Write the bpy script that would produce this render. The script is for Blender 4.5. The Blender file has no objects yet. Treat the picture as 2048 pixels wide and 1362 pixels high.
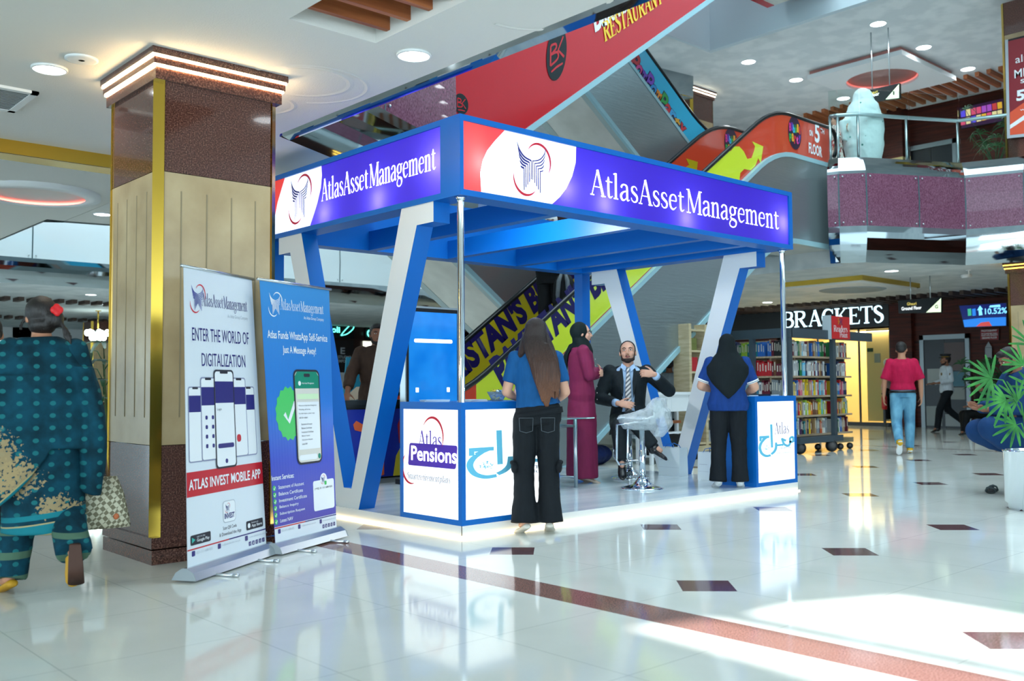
import bpy, bmesh, math, random
from mathutils import Vector, Matrix, Quaternion
random.seed(7)
scene = bpy.context.scene
COL = scene.collection
V = Vector
# ---------------------------------------------------------------- camera, sky, sun, daylight, exposure
CAM_LOC = V((-4.5115, -5.5316, 1.11))
YAW, PITCH, ROLL, FPX = 0.7372, 0.0483, -0.0072, 1928.16
FW = V((math.sin(YAW)*math.cos(PITCH), math.cos(YAW)*math.cos(PITCH), math.sin(PITCH)))
R0 = V((math.cos(YAW), -math.sin(YAW), 0)); U0 = R0.cross(FW)
RT = R0*math.cos(ROLL) + U0*math.sin(ROLL); UP = -R0*math.sin(ROLL) + U0*math.cos(ROLL)
cam = bpy.data.cameras.new('camera'); cam.sensor_width = 36; cam.lens = FPX/2048*36
cam.clip_end = 200; cam.clip_start = .05
cam.dof.use_dof = True; cam.dof.focus_distance = 8.2; cam.dof.aperture_fstop = 2.4
camo = bpy.data.objects.new('camera', cam); COL.objects.link(camo)
m3 = Matrix((RT, UP, -FW)).transposed()
camo.matrix_world = Matrix.Translation(CAM_LOC) @ m3.to_4x4()
scene.camera = camo
vs = scene.view_settings
vs.view_transform = 'Standard'; vs.look = 'None'; vs.gamma = 1; vs.use_curve_mapping = False
vs.exposure = 0.44
w = bpy.data.worlds.new('daylight'); scene.world = w; w.use_nodes = True
bg = w.node_tree.nodes['Background']
bg.inputs[0].default_value = (.66, .88, 1.0, 1); bg.inputs[1].default_value = 2.1

def light(name, kind, loc, power, color=(1, 1, 1), size=1, size_y=None, rot=None, angle=None, blend=.5):
    l = bpy.data.lights.new(name, kind); l.energy = power; l.color = color
    if kind == 'AREA':
        l.shape = 'RECTANGLE' if size_y else 'DISK'; l.size = size
        if size_y: l.size_y = size_y
    elif kind == 'SUN': l.angle = size
    else: l.shadow_soft_size = size
    if kind == 'SPOT' and angle: l.spot_size = angle; l.spot_blend = blend
    o = bpy.data.objects.new(name, l); COL.objects.link(o); o.location = loc
    if rot: o.rotation_euler = rot
    return o
SUN_DIR = V((-0.42, -0.30, -0.86)).normalized()          # the way the sunlight travels
sun = light('sun', 'SUN', (0, 0, 20), 9.0, (1, .97, .92), .012)
sun.rotation_euler = (-SUN_DIR).to_track_quat('Z', 'Y').to_euler()
# lamps added under the closed roof, standing in for daylight from above
light('skylight', 'AREA', (6.5, -1.0, 13.6), 1300, (.74, .92, 1.0), 11, 9)
light('skylight', 'AREA', (2.0, 12.0, 13.2), 900, (.78, .93, 1.0), 6, 6)  # second lamp, added to brighten the far balcony band
# area lamp added behind the camera to brighten what faces it
light('added_front_fill', 'AREA', (-10.5, -9.5, 2.3), 620, (.80, .94, 1.0), 7, 3.4, rot=(math.radians(86), 0, math.radians(-42)))

# ---------------------------------------------------------------- helpers
def lin(h):
    if not isinstance(h, str): return tuple(h)
    h = h.lstrip('#'); c = [int(h[i:i+2], 16)/255 for i in (0, 2, 4)]
    return tuple(x/12.92 if x <= .04045 else ((x+.055)/1.055)**2.4 for x in c)

MATS = {}
def mat(name, col='#888888', rough=.5, metal=0, emit=None, es=1, spec=.5, trans=0, ior=1.45, coat=0, alpha=1):
    if name in MATS: return MATS[name]
    m = bpy.data.materials.new(name); m.use_nodes = True; MATS[name] = m
    b = m.node_tree.nodes['Principled BSDF']; c = lin(col)
    b.inputs['Base Color'].default_value = (*c, 1); b.inputs['Roughness'].default_value = rough
    b.inputs['Metallic'].default_value = metal; b.inputs['Specular IOR Level'].default_value = spec
    b.inputs['IOR'].default_value = ior; b.inputs['Transmission Weight'].default_value = trans
    b.inputs['Coat Weight'].default_value = coat; b.inputs['Alpha'].default_value = alpha
    if emit:
        b.inputs['Emission Color'].default_value = (*lin(emit), 1); b.inputs['Emission Strength'].default_value = es
    m.diffuse_color = (*c, 1)
    return m
def nt(m): return m.node_tree.nodes, m.node_tree.links, m.node_tree.nodes['Principled BSDF']
def coords(m, scale=(1, 1, 1), kind='Object', rot=(0, 0, 0)):
    n, l, b = nt(m); tc = n.new('ShaderNodeTexCoord'); mp = n.new('ShaderNodeMapping')
    mp.inputs['Scale'].default_value = scale; mp.inputs['Rotation'].default_value = rot
    l.new(tc.outputs[kind], mp.inputs[0]); return mp.outputs[0]
def ramp(m, fac, stops, interp='LINEAR'):
    n, l, b = nt(m); r = n.new('ShaderNodeValToRGB'); r.color_ramp.interpolation = interp
    e = r.color_ramp.elements
    while len(e) < len(stops): e.new(.5)
    for i, (p, c) in enumerate(stops): e[i].position = p; e[i].color = (*lin(c), 1)
    l.new(fac, r.inputs[0]); return r.outputs[0]
def noisy(m, stops, scale=5, detail=4, stretch=(1, 1, 1), bump=0, dist=.01, rough=None, interp='LINEAR', kind='Object', rot=(0, 0, 0)):
    """colour variation from a noise texture; optional bump of the same noise"""
    n, l, b = nt(m); t = n.new('ShaderNodeTexNoise'); t.inputs['Scale'].default_value = scale; t.inputs['Detail'].default_value = detail
    l.new(coords(m, stretch, kind, rot), t.inputs['Vector'])
    if stops: l.new(ramp(m, t.outputs[0], stops, interp), b.inputs['Base Color'])
    if bump:
        bp = n.new('ShaderNodeBump'); bp.inputs['Strength'].default_value = bump; bp.inputs['Distance'].default_value = dist
        l.new(t.outputs[0], bp.inputs['Height']); l.new(bp.outputs[0], b.inputs['Normal'])
    return m

class MB:
    """collects shapes, then builds ONE mesh object"""
    def __init__(s): s.v = []; s.f = []; s.mi = []; s.sm = []; s.cur = 0; s.T = None
    def add(s, vs, fs, smooth=False):
        o = len(s.v); T = s.T
        s.v += [tuple(T @ V(p)) if T else tuple(p) for p in vs]
        for f in fs: s.f.append(tuple(i+o for i in f)); s.mi.append(s.cur); s.sm.append(smooth)
        return s
    def bx(s, x0, x1, y0, y1, z0, z1):
        v = [(x, y, z) for z in (z0, z1) for y in (y0, y1) for x in (x0, x1)]
        return s.add(v, [(0, 2, 3, 1), (4, 5, 7, 6), (0, 1, 5, 4), (2, 6, 7, 3), (0, 4, 6, 2), (1, 3, 7, 5)])
    def box(s, c, d): return s.bx(c[0]-d[0]/2, c[0]+d[0]/2, c[1]-d[1]/2, c[1]+d[1]/2, c[2]-d[2]/2, c[2]+d[2]/2)
    def prism(s, poly, f0, f1):
        """poly: 2-D outline; f0/f1: functions to the two end faces"""
        n = len(poly); a = [f0(*p) for p in poly]; b = [f1(*p) for p in poly]
        return s.add(a+b, [tuple(range(n-1, -1, -1)), tuple(range(n, 2*n))]+[(i, (i+1) % n, n+(i+1) % n, n+i) for i in range(n)])
    def flat(s, poly, f): return s.add([f(*p) for p in poly], [tuple(range(len(poly)))])
    def loft(s, rings, n=16, cap=True, smooth=True, close=False):
        """rings: (centre, u, v) half-axis vectors"""
        vs = []; fs = []
        for c, u, v in rings:
            for k in range(n):
                a = 2*math.pi*k/n; vs.append(V(c)+V(u)*math.cos(a)+V(v)*math.sin(a))
        R = len(rings)
        for r in range(R-1+(1 if close else 0)):
            for k in range(n):
                k2 = (k+1) % n; r2 = (r+1) % R
                fs.append((r*n+k, r*n+k2, r2*n+k2, r2*n+k))
        if cap and not close: fs += [tuple(range(n-1, -1, -1)), tuple((R-1)*n+k for k in range(n))]
        return s.add(vs, fs, smooth)
    def tube(s, pts, r, n=8, smooth=True, closed=False, cap=True):
        pts = [V(p) for p in pts]; R = [r]*len(pts) if not isinstance(r, (list, tuple)) else r
        rings = []; pu = None
        for i, p in enumerate(pts):
            if closed: d = pts[(i+1) % len(pts)]-pts[i-1]
            else: d = pts[min(i+1, len(pts)-1)]-pts[max(i-1, 0)]
            d.normalize()
            if pu is None: u = d.orthogonal().normalized()
            else: u = (pu-d*pu.dot(d)); u = u.normalized() if u.length > 1e-6 else d.orthogonal().normalized()
            pu = u; rings.append((p, u*R[i], d.cross(u)*R[i]))
        return s.loft(rings, n, cap, smooth, closed)
    def cap(s, p0, r0, p1, r1, n=12, flat=None):
        """tapered capsule; flat=(axis vector, factor) squashes the section"""
        p0 = V(p0); p1 = V(p1); d = p1-p0; L = d.length; d = d/L if L > 1e-6 else V((0, 0, 1))
        if flat: u = V(flat[0]); u = (u-d*u.dot(d)).normalized(); k = flat[1]
        else: u = d.orthogonal().normalized(); k = 1
        v = d.cross(u); rg = []
        for a in (-80, -55, -28): a = math.radians(a); rg.append((p0+d*r0*math.sin(a), u*r0*k*math.cos(a), v*r0*math.cos(a)))
        rg += [(p0, u*r0*k, v*r0), (p1, u*r1*k, v*r1)]
        for a in (28, 55, 80): a = math.radians(a); rg.append((p1+d*r1*math.sin(a), u*r1*k*math.cos(a), v*r1*math.cos(a)))
        return s.loft(rg, n)
    def ell(s, c, rx, ry, rz, M=None, n=16, k=10):
        """ellipsoid; M optional 3x3 rotation"""
        M = M or Matrix.Identity(3); rg = []
        for i in range(k+1):
            a = -math.pi/2*.985+math.pi*.985*i/k
            rg.append((V(c)+M @ V((0, 0, rz*math.sin(a))), M @ V((rx*math.cos(a), 0, 0)), M @ V((0, ry*math.cos(a), 0))))
        return s.loft(rg, n)
    def lathe(s, prof, c=(0, 0, 0), n=24, cap=True):
        c = V(c); return s.loft([(c+V((0, 0, z)), V((r, 0, 0)), V((0, r, 0))) for r, z in prof], n, cap)
    def build(s, name, m=None, parent=None, loc=None, rot=None, rmat=None):
        me = bpy.data.meshes.new(name); me.from_pydata(s.v, [], s.f)
        ms = m if isinstance(m, (list, tuple)) else [m]
        for x in ms:
            if x: me.materials.append(x)
        me.polygons.foreach_set('material_index', s.mi); me.polygons.foreach_set('use_smooth', s.sm); me.update()
        o = bpy.data.objects.new(name, me); COL.objects.link(o)
        if parent: o.parent = parent
        if loc: o.location = loc
        if rot: o.rotation_euler = rot
        return o

def tag(o, label=None, cat=None, group=None, kind=None):
    if label: o['label'] = label
    if cat: o['category'] = cat
    if group: o['group'] = group
    if kind: o['kind'] = kind
    return o
def struct(o): o['kind'] = 'structure'; return o
def thing(name, label, cat, loc=(0, 0, 0), rz=0, group=None):
    o = bpy.data.objects.new(name, None); COL.objects.link(o); o.empty_display_size = .1
    o.location = loc; o.rotation_euler = (0, 0, rz); return tag(o, label, cat, group)
def dup(o, loc=None, rz=None, label=None, group=None, parent=None):
    c = o.copy(); COL.objects.link(c)
    if parent: c.parent = parent
    if loc is not None: c.location = loc
    if rz is not None: c.rotation_euler = (0, 0, rz)
    if label: c['label'] = label
    if group: c['group'] = group
    for ch in [x for x in bpy.data.objects if x.parent == o]: dup(ch, parent=c)
    return c
def mod(o, kind, **k):
    m = o.modifiers.new(kind.lower(), kind)
    for a, b in k.items(): setattr(m, a, b)
    return m
def bevel(o, w=.005, seg=2): mod(o, 'BEVEL', width=w, segments=seg, limit_method='ANGLE'); return o

# writing: sans text from the built-in font, serif text from ribbons
def plane(o, x, y): o, x, y = V(o), V(x), V(y); return lambda a, b: o+x*a+y*b
def text(name, s, m, parent, o, x, y, w, h, bold=0, slant=0):
    """sans lettering laid on a plane: o = lower-left corner, x / y = unit vectors, w x h = size"""
    c = bpy.data.curves.new(name, 'FONT'); c.body = s; c.size = 1; c.offset = bold; c.shear = slant; c.resolution_u = 3
    t = bpy.data.objects.new('tmp', c); me = bpy.data.meshes.new_from_object(t)
    bpy.data.objects.remove(t); bpy.data.curves.remove(c)
    xs = [v.co.x for v in me.vertices]; ys = [v.co.y for v in me.vertices]
    x0, x1, y0, y1 = min(xs), max(xs), min(ys), max(ys)
    sx = w/(x1-x0) if w else h/(y1-y0); sy = h/(y1-y0) if h else sx
    f = plane(o, x, y)
    for v in me.vertices: v.co = f((v.co.x-x0)*sx, (v.co.y-y0)*sy)
    me.name = name; me.materials.clear(); me.materials.append(m)
    ob = bpy.data.objects.new(name, me); COL.objects.link(ob)
    if parent: ob.parent = parent
    return ob
def ribbon(mb, pts, f, smooth=True, n=5):
    """pts: (x, y, width); drawn as a ribbon on plane f"""
    P = [V(p) for p in pts]
    if smooth and len(P) > 2:
        Q = []
        for i in range(len(P)-1):
            a, b, c, d = P[max(i-1, 0)], P[i], P[i+1], P[min(i+2, len(P)-1)]
            for k in range(n):
                t = k/n; Q.append(.5*((2*b)+(-a+c)*t+(2*a-5*b+4*c-d)*t*t+(-a+3*b-3*c+d)*t**3))
        P = Q+[P[-1]]
    L, R = [], []
    for i, p in enumerate(P):
        d = P[min(i+1, len(P)-1)]-P[max(i-1, 0)]; t = V((-d.y, d.x)); t = t.normalized() if t.length else V((0, 1))
        L.append(f(p.x+t.x*p.z/2, p.y+t.y*p.z/2)); R.append(f(p.x-t.x*p.z/2, p.y-t.y*p.z/2))
    nn = (f(1, 0)-f(0, 0)).cross(f(0, 1)-f(0, 0)).normalized(); mb.rn = getattr(mb, 'rn', -1)+1; q = nn*(.00012*mb.rn); L = [a+q for a in L]; R = [a+q for a in R]
    k = len(P); mb.add(L+R, [(i, k+i, k+i+1, i+1) for i in range(k-1)])
TH, TN = .105, .035     # thick and thin strokes of the serif letters
def _bar(x0, x1, y): return ('l', [(x0, y, TN*1.2), (x1, y, TN*1.2)])
def _st(x, y0, y1, w=TH, s0=1, s1=1, e=.09):
    r = [('l', [(x, y0, w), (x, y1, w)])]
    if s0: r.append(_bar(x-w/2-e, x+w/2+e, y0+TN*.6))
    if s1 == 1: r.append(_bar(x-w/2-e, x+w/2+e, y1-TN*.6))
    if s1 == 2: r.append(('l', [(x-w/2-e, y1-.06, TN*1.3), (x, y1-.03, TN*1.8)]))
    return r
def _n(x, k=1): return _st(.13, 0, .66, s1=2, e=.07)+[('s', [(.15, .5, TN), (.26, .63, .05), (.4, .62, .09), (.44, .48, TH)])]+_st(.44, 0, .48, s1=0, e=.07)
def _bowl(x, r=.2): return [('s', [(x, .02, .04), (x-r*.8, .1, .09), (x-r, .33, TH), (x-r*.8, .56, .09), (x, .64, .04), (x+r*.8, .56, .09), (x+r, .33, TH), (x+r*.8, .1, .09), (x, .02, .04)])]
GL = {
 'A': (.76, [('l', [(.08, 0, TN*1.3), (.37, 1, TN*1.3)]), ('l', [(.37, 1, TH*1.1), (.66, 0, TH*1.1)]), ('l', [(.19, .34, TN), (.54, .34, TN)]), _bar(0, .2, .02), _bar(.54, .78, .02)]),
 't': (.4, [('l', [(.17, .82, .04), (.17, .7, TH)]), ('s', [(.17, .7, TH), (.17, .3, TH), (.19, .08, .09), (.28, .03, .06), (.39, .1, .02)]), ('l', [(.03, .63, TN*1.2), (.38, .63, TN*1.2)])]),
 'l': (.34, _st(.16, 0, 1.02, s1=2, e=.07)),
 'i': (.34, _st(.16, 0, .66, s1=2, e=.07)+[('l', [(.1, .88, .12), (.22, .88, .12)])]),
 'a': (.58, [('s', [(.1, .5, .09), (.16, .6, .07), (.28, .64, .05), (.4, .58, .09), (.42, .44, TH)]), ('l', [(.42, .46, TH), (.42, .12, TH)]), ('s', [(.42, .12, TH), (.45, .03, .06), (.56, .07, .02)]), ('s', [(.42, .4, TN), (.22, .34, .06), (.09, .2, TH), (.14, .05, .09), (.26, .03, .05), (.42, .16, TN)])]),
 's': (.47, [('s', [(.38, .5, .03), (.34, .59, .045), (.23, .64, .045), (.11, .57, .08), (.12, .44, .1), (.24, .35, TH), (.37, .25, .1), (.37, .1, .08), (.24, .02, .045), (.11, .07, .045), (.06, .18, .03)])]),
 'e': (.56, [('l', [(.12, .38, TN), (.47, .38, TN)]), ('s', [(.47, .38, .06), (.44, .56, .07), (.3, .64, .045), (.14, .55, .08), (.09, .33, TH), (.15, .1, .09), (.3, .03, .06), (.48, .15, .02)])]),
 'M': (.98, [('l', [(.14, 0, TN*1.2), (.14, 1, TN*1.2)]), ('l', [(.14, 1, TH*1.1), (.48, .06, TH)]), ('l', [(.48, .06, TN*1.3), (.82, 1, TN*1.3)]), ('l', [(.84, 0, TH*1.1), (.84, 1, TH*1.1)]), _bar(.02, .27, .02), _bar(.7, .98, .02), _bar(.02, .2, .98), _bar(.8, .98, .98)]),
 'n': (.6, _n(0)),
 'm': (.9, _n(0)+[('s', [(.46, .5, TN), (.57, .63, .05), (.7, .62, .09), (.75, .48, TH)])]+_st(.75, 0, .48, s1=0, e=.07)),
 'r': (.45, _st(.13, 0, .66, s1=2, e=.07)+[('s', [(.16, .46, TN), (.25, .6, .05), (.36, .63, .08), (.42, .56, .1)])]),
 'g': (.58, [('s', [(.26, .26, .04), (.12, .32, .08), (.09, .45, TH), (.14, .58, .08), (.26, .64, .04), (.39, .58, .08), (.43, .45, TH), (.39, .32, .08), (.26, .26, .04)]), ('l', [(.4, .6, .05), (.56, .62, .06)]), ('s', [(.2, .27, .04), (.12, .17, .07), (.2, .09, .09), (.38, .06, .1), (.49, -.04, .1), (.44, -.2, .06), (.26, -.27, .05), (.08, -.21, .06), (.06, -.08, .06), (.17, .05, .04)])]),
 'o': (.56, _bowl(.28)),
 'p': (.6, _st(.13, -.28, .66, s1=2, e=.07)+[('s', [(.15, .5, TN), (.28, .64, .05), (.44, .58, .09), (.51, .33, TH), (.44, .1, .09), (.28, .02, .05), (.15, .12, TN)])]),
 'd': (.6, _st(.46, 0, 1.02, s1=2, s0=0)+[('s', [(.44, .5, TN), (.32, .64, .05), (.15, .57, .09), (.09, .33, TH), (.15, .1, .09), (.3, .02, .05), (.44, .12, TN)]), _bar(.46, .6, .02)]),
 'R': (.76, _st(.16, 0, 1)+[('s', [(.16, .97, TN), (.4, .97, .04), (.58, .9, .09), (.62, .75, TH), (.55, .58, .09), (.38, .51, .04), (.16, .51, TN)], ), ('l', [(.36, .51, TH), (.66, 0, TH)]), _bar(.58, .8, .02)]),
 'P': (.66, _st(.16, 0, 1)+[('s', [(.16, .97, TN), (.4, .97, .04), (.57, .9, .09), (.61, .72, TH), (.55, .54, .09), (.38, .46, .04), (.16, .46, TN)])]),
 'B': (.7, _st(.16, 0, 1)+[('s', [(.16, .97, TN), (.38, .97, .04), (.54, .9, .09), (.57, .76, TH), (.52, .6, .09), (.36, .53, .04), (.16, .53, TN)]), ('s', [(.36, .53, .04), (.56, .47, .09), (.63, .29, TH), (.56, .1, .09), (.38, .02, .04), (.16, .02, TN)])]),
 'E': (.66, _st(.16, 0, 1)+[('l', [(.16, .98, TN), (.58, .98, TN)]), ('l', [(.56, 1, .04), (.6, .8, .02)]), ('l', [(.16, .52, TN), (.46, .52, TN)]), ('l', [(.45, .62, .03), (.45, .42, .03)]), ('l', [(.16, .02, TN), (.6, .02, TN)]), ('l', [(.58, 0, .05), (.63, .24, .02)])]),
 'S': (.58, [('s', [(.47, .8, .03), (.42, .92, .05), (.28, .98, .05), (.13, .88, .1), (.13, .7, .12), (.28, .55, TH*1.1), (.46, .4, .12), (.47, .18, .1), (.32, .02, .05), (.16, .06, .05), (.08, .24, .03)])]),
 'T': (.7, _st(.35, 0, 1, s1=0)+[('l', [(.04, .98, TN), (.66, .98, TN)]), ('l', [(.06, 1, .05), (.03, .76, .02)]), ('l', [(.64, 1, .05), (.67, .76, .02)])]),
 'U': (.78, [('s', [(.18, .95, TH), (.18, .3, TH), (.26, .08, .09), (.42, .02, .05), (.57, .1, .05), (.62, .3, TN*1.3), (.62, .95, TN*1.3)]), _bar(.03, .33, .98), _bar(.5, .74, .98)]),
 'N': (.82, [('l', [(.16, 0, TN*1.2), (.16, 1, TN*1.2)]), ('l', [(.14, 1, TH*1.1), (.66, 0, TH*1.1)]), ('l', [(.66, 0, TN*1.2), (.66, 1, TN*1.2)]), _bar(.03, .29, .02), _bar(.53, .79, .98), _bar(.03, .16, .98)]),
 'C': (.74, [('s', [(.64, .76, .03), (.6, .88, .05), (.42, .98, .05), (.2, .88, .1), (.1, .5, TH*1.15), (.2, .12, .1), (.42, .02, .05), (.58, .08, .05), (.67, .24, .03)]), ('l', [(.64, .98, .03), (.64, .7, .03)])]),
 'K': (.78, _st(.16, 0, 1)+[('l', [(.2, .42, TN*1.2), (.62, .98, TN*1.2)]), ('l', [(.32, .58, TH), (.68, 0, TH)]), _bar(.5, .74, .98), _bar(.58, .82, .02)]),
 'v': (.56, [('l', [(.08, .64, TH), (.28, 0, TH)]), ('l', [(.28, 0, TN), (.48, .64, TN)]), _bar(0, .2, .64), _bar(.38, .56, .64)]),
 "'": (.25, [('l', [(.14, 1.02, .12), (.08, .76, .03)])]), ' ': (.12, []),
}
def serif(name, s, m, parent, o, x, y, w, h, slant=0, weight=1, gap=0, mb=None):
    """serif lettering on a plane; h = cap height, w = whole width"""
    own = mb is None
    if own: mb = MB()
    tot = sum(GL[c][0]+gap for c in s)-gap; g = plane(o, x, y); px = 0; kx = w/tot
    for c in s:
        adv, st = GL[c]
        for k, pts in st: ribbon(mb, [((px+a+slant*b)*kx/h, b, q*weight) for a, b, q in pts], lambda a, b: g(a*h, b*h), k == 's', 5)
        px += adv+gap
    return mb.build(name, m, parent) if own else mb
def arc_taper(mb, f, cx, cy, rx, ry, a0, a1, wmax, rot=0, n=24):
    """a swoosh: an arc thick in the middle, pointed at both ends"""
    P = []
    for i in range(n+1):
        t = i/n; a = math.radians(a0+(a1-a0)*t); X, Y = rx*math.cos(a), ry*math.sin(a)
        P.append((cx+X*math.cos(rot)-Y*math.sin(rot), cy+X*math.sin(rot)+Y*math.cos(rot), wmax*math.sin(math.pi*t)**.8+.0004))
    ribbon(mb, P, f, False)
def disc(mb, f, cx, cy, rx, ry=None, n=40):
    ry = ry or rx; mb.flat([(cx+rx*math.cos(2*math.pi*k/n), cy+ry*math.sin(2*math.pi*k/n)) for k in range(n)], f)
def rrect(x0, x1, y0, y1, r, n=5):
    P = []
    for cx, cy, a in ((x1-r, y1-r, 0), (x0+r, y1-r, 90), (x0+r, y0+r, 180), (x1-r, y0+r, 270)):
        for k in range(n+1): t = math.radians(a+90*k/n); P.append((cx+r*math.cos(t), cy+r*math.sin(t)))
    return P
# ---------------------------------------------------------------- pixel -> point on a known plane
def P(px, py, x=None, y=None, z=None):
    r = FW+RT*((px-1024)/FPX)-UP*((py-681)/FPX)
    if z is not None: t = (z-CAM_LOC.z)/r.z
    elif x is not None: t = (x-CAM_LOC.x)/r.x
    else: t = (y-CAM_LOC.y)/r.y
    return CAM_LOC+r*t

# ---------------------------------------------------------------- materials of the place
white = mat('white_paint', '#dfe3e4', .55); chrome = mat('chrome', '#dfe6ea', .06, 1); steel = mat('brushed_steel', '#b9c2c6', .28, 1)
mirror = mat('mirror_cladding', '#a3adb1', .03, 1); gold = mat('brass_trim', '#d8b24a', .2, 1); black = mat('black_plastic', '#0c0d0f', .35)
n, l, b = nt(chrome)
plaster = noisy(mat('textured_ceiling_plaster', '#dcdcd8', .8), None, 90, 2, bump=.35, dist=.004)
ceil_far = noisy(mat('ceiling_plaster_plain', '#d9dee0', .8), [(0.42, '#cfd6d8'), (.6, '#e0e5e6')], 2.2, 2, bump=.1)
maroon = noisy(mat('maroon_woven_band', '#73405a', .22, coat=.5), [(.35, '#5b2b43'), (.65, '#86536b')], 60, 3, (1, 1, .6))
granite = noisy(mat('red_brown_granite', '#4b2f2a', .12, coat=.4), [(.3, '#2a1613'), (.5, '#55342c'), (.62, '#6f4a3e'), (.72, '#8c6a58')], 110, 3)
marble = noisy(mat('beige_marble', '#b9a98a', .16), [(.3, '#9c8562'), (.5, '#b09a75'), (.7, '#bfab86')], 2.2, 8, (1, 1, 1))
redwall = noisy(mat('red_brown_wall_cladding', '#43190f', .45, spec=.3), [(.3, '#2e0f0a'), (.7, '#5a2416')], 3, 6, (.3, .3, 6))
warmled = mat('warm_led_strip', '#fff2d8', .5, emit='#ffd9a0', es=34)
coolled = mat('downlight_diffuser', '#ffffff', .5, emit='#f2fbff', es=9)
darkgap = mat('dark_recess', '#2a2a2c', .8)
wood = noisy(mat('orange_wood_slat', '#a05e36', .5), [(.3, '#8a4a28'), (.7, '#b46c40')], 3, 4, (.4, 8, 8))
glassm = mat('clear_glass', '#e6f4f2', .02, trans=1, ior=1.02, spec=.5)
pinkp = mat('pink_glow_tint', '#c98a84', .7)  # pink glow of the cove light put into the base colour

# floor: glossy cream tiles, dark diamond insets and one red-brown granite band laid along the atrium edge
fm = mat('polished_tile_floor', '#cfd4ce', .08, spec=.5)
n, l, b = nt(fm)
def mth(op, a, c=None, d=None):
    x = n.new('ShaderNodeMath'); x.operation = op
    for i, q in enumerate((a, c, d)):
        if q is None: continue
        if isinstance(q, (int, float)): x.inputs[i].default_value = q
        else: l.new(q, x.inputs[i])
    return x.outputs[0]
tc = n.new('ShaderNodeTexCoord'); sp = n.new('ShaderNodeSeparateXYZ'); l.new(tc.outputs['Object'], sp.inputs[0])
X, Y = sp.outputs[0], sp.outputs[1]
def near(c, off, per): return mth('ABSOLUTE', mth('SUBTRACT', mth('FRACT', mth('ADD', mth('DIVIDE', mth('ADD', c, off), per), .5)), .5))
dx = mth('MULTIPLY', near(X, .08, 1.578), 1.578); dy = mth('MULTIPLY', near(Y, .64, 1.6), 1.6)
dia = mth('MULTIPLY', mth('LESS_THAN', mth('ADD', dx, dy), .207), mth('GREATER_THAN', X, -.6))
band = mth('MULTIPLY', mth('GREATER_THAN', X, -.93), mth('LESS_THAN', X, -.67))
band2 = mth('LESS_THAN', mth('ABSOLUTE', mth('SUBTRACT', X, 12.1)), .06)
gx = mth('LESS_THAN', mth('MULTIPLY', near(X, .08, .789), .789), .0022); gy = mth('LESS_THAN', mth('MULTIPLY', near(Y, .64, .8), .8), .0022)
grout = mth('MAXIMUM', gx, gy); dark = mth('MAXIMUM', mth('MAXIMUM', dia, band), band2)
t = n.new('ShaderNodeTexNoise'); t.inputs['Scale'].default_value = 1.3; t.inputs['Detail'].default_value = 6; l.new(tc.outputs['Object'], t.inputs['Vector'])
base = ramp(fm, t.outputs[0], [(.3, '#d0d4cd'), (.7, '#dfe1db')])
t2 = n.new('ShaderNodeTexNoise'); t2.inputs['Scale'].default_value = 140; l.new(tc.outputs['Object'], t2.inputs['Vector'])
gr = ramp(fm, t2.outputs[0], [(.3, '#40262a'), (.5, '#5d4145'), (.7, '#84666a')])
br = ramp(fm, t2.outputs[0], [(.3, '#6d4b45'), (.55, '#8c6860'), (.75, '#a5837a')])
def mix(f, a, c):
    x = n.new('ShaderNodeMix'); x.data_type = 'RGBA'; l.new(f, x.inputs[0])
    for i, q in ((6, a), (7, c)):
        if isinstance(q, str): x.inputs[i].default_value = (*lin(q), 1)
        else: l.new(q, x.inputs[i])
    return x.outputs[2]
l.new(mix(mth('MAXIMUM', band, band2), mix(dia, mix(mth('MULTIPLY', grout, .55), base, '#8d9490'), gr), br), b.inputs['Base Color'])
fl = MB(); fl.bx(-16, 30, -16, 44, -.2, 0); struct(fl.build('floor', fm))

# ---------------------------------------------------------------- ceilings and storeys
H1, S1 = 3.32, 5.0
def slab(name, polys, z0, z1, m):
    mb = MB()
    for p in polys: mb.prism(p, lambda a, c: V((a, c, z0)), lambda a, c: V((a, c, z1)))
    return struct(mb.build(name, m))
def rc(x0, x1, y0, y1): return [(x0, y0), (x1, y0), (x1, y1), (x0, y1)]
slab('ceiling_near', [rc(-14, -1.68, -14, 1.95), rc(-1.06, -.43, -14, 1.95), rc(-1.68, -1.06, -14, -2.7), rc(-1.68, -1.06, -.45, 1.95), rc(-1.68, -1.06, -2.7, -.45)][:4], H1, S1, plaster)
slab('ceiling_recess', [rc(-1.68, -1.06, -2.7, -.45)], H1+.45, S1, white)
slab('ceiling_left', [rc(-14, -.43, 1.95, 3.66), [(-.43, 1.95), (2.67, 3.5), (2.67, 6.9), (.13, 7.54), (-.42, 7.66), (-.43, 3.66)], rc(-14, -.43, 3.66, 7.66), rc(-14, -.64, 7.66, 15.75)], H1, S1, plaster)
slab('ceiling_back', [rc(-14, 12.6, 15.8, 40)], H1, S1, ceil_far)
slab('ceiling_right', [[(11.45, 3.35), (11.77, 2.94), (13.6, 1.95), (13.95, 1.0), (13.95, -14), (28, -14), (28, 40), (12.6, 40), (12.6, 8), (12.0, 7.2), (12.0, 3.5)]], H1, S1, ceil_far)
slab('ceiling_upper', [[(12.5, -14), (28, -14), (28, 40), (12.5, 40)], rc(9.5, 12.5, 6.75, 40)], 8.3, 10, ceil_far)
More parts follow.
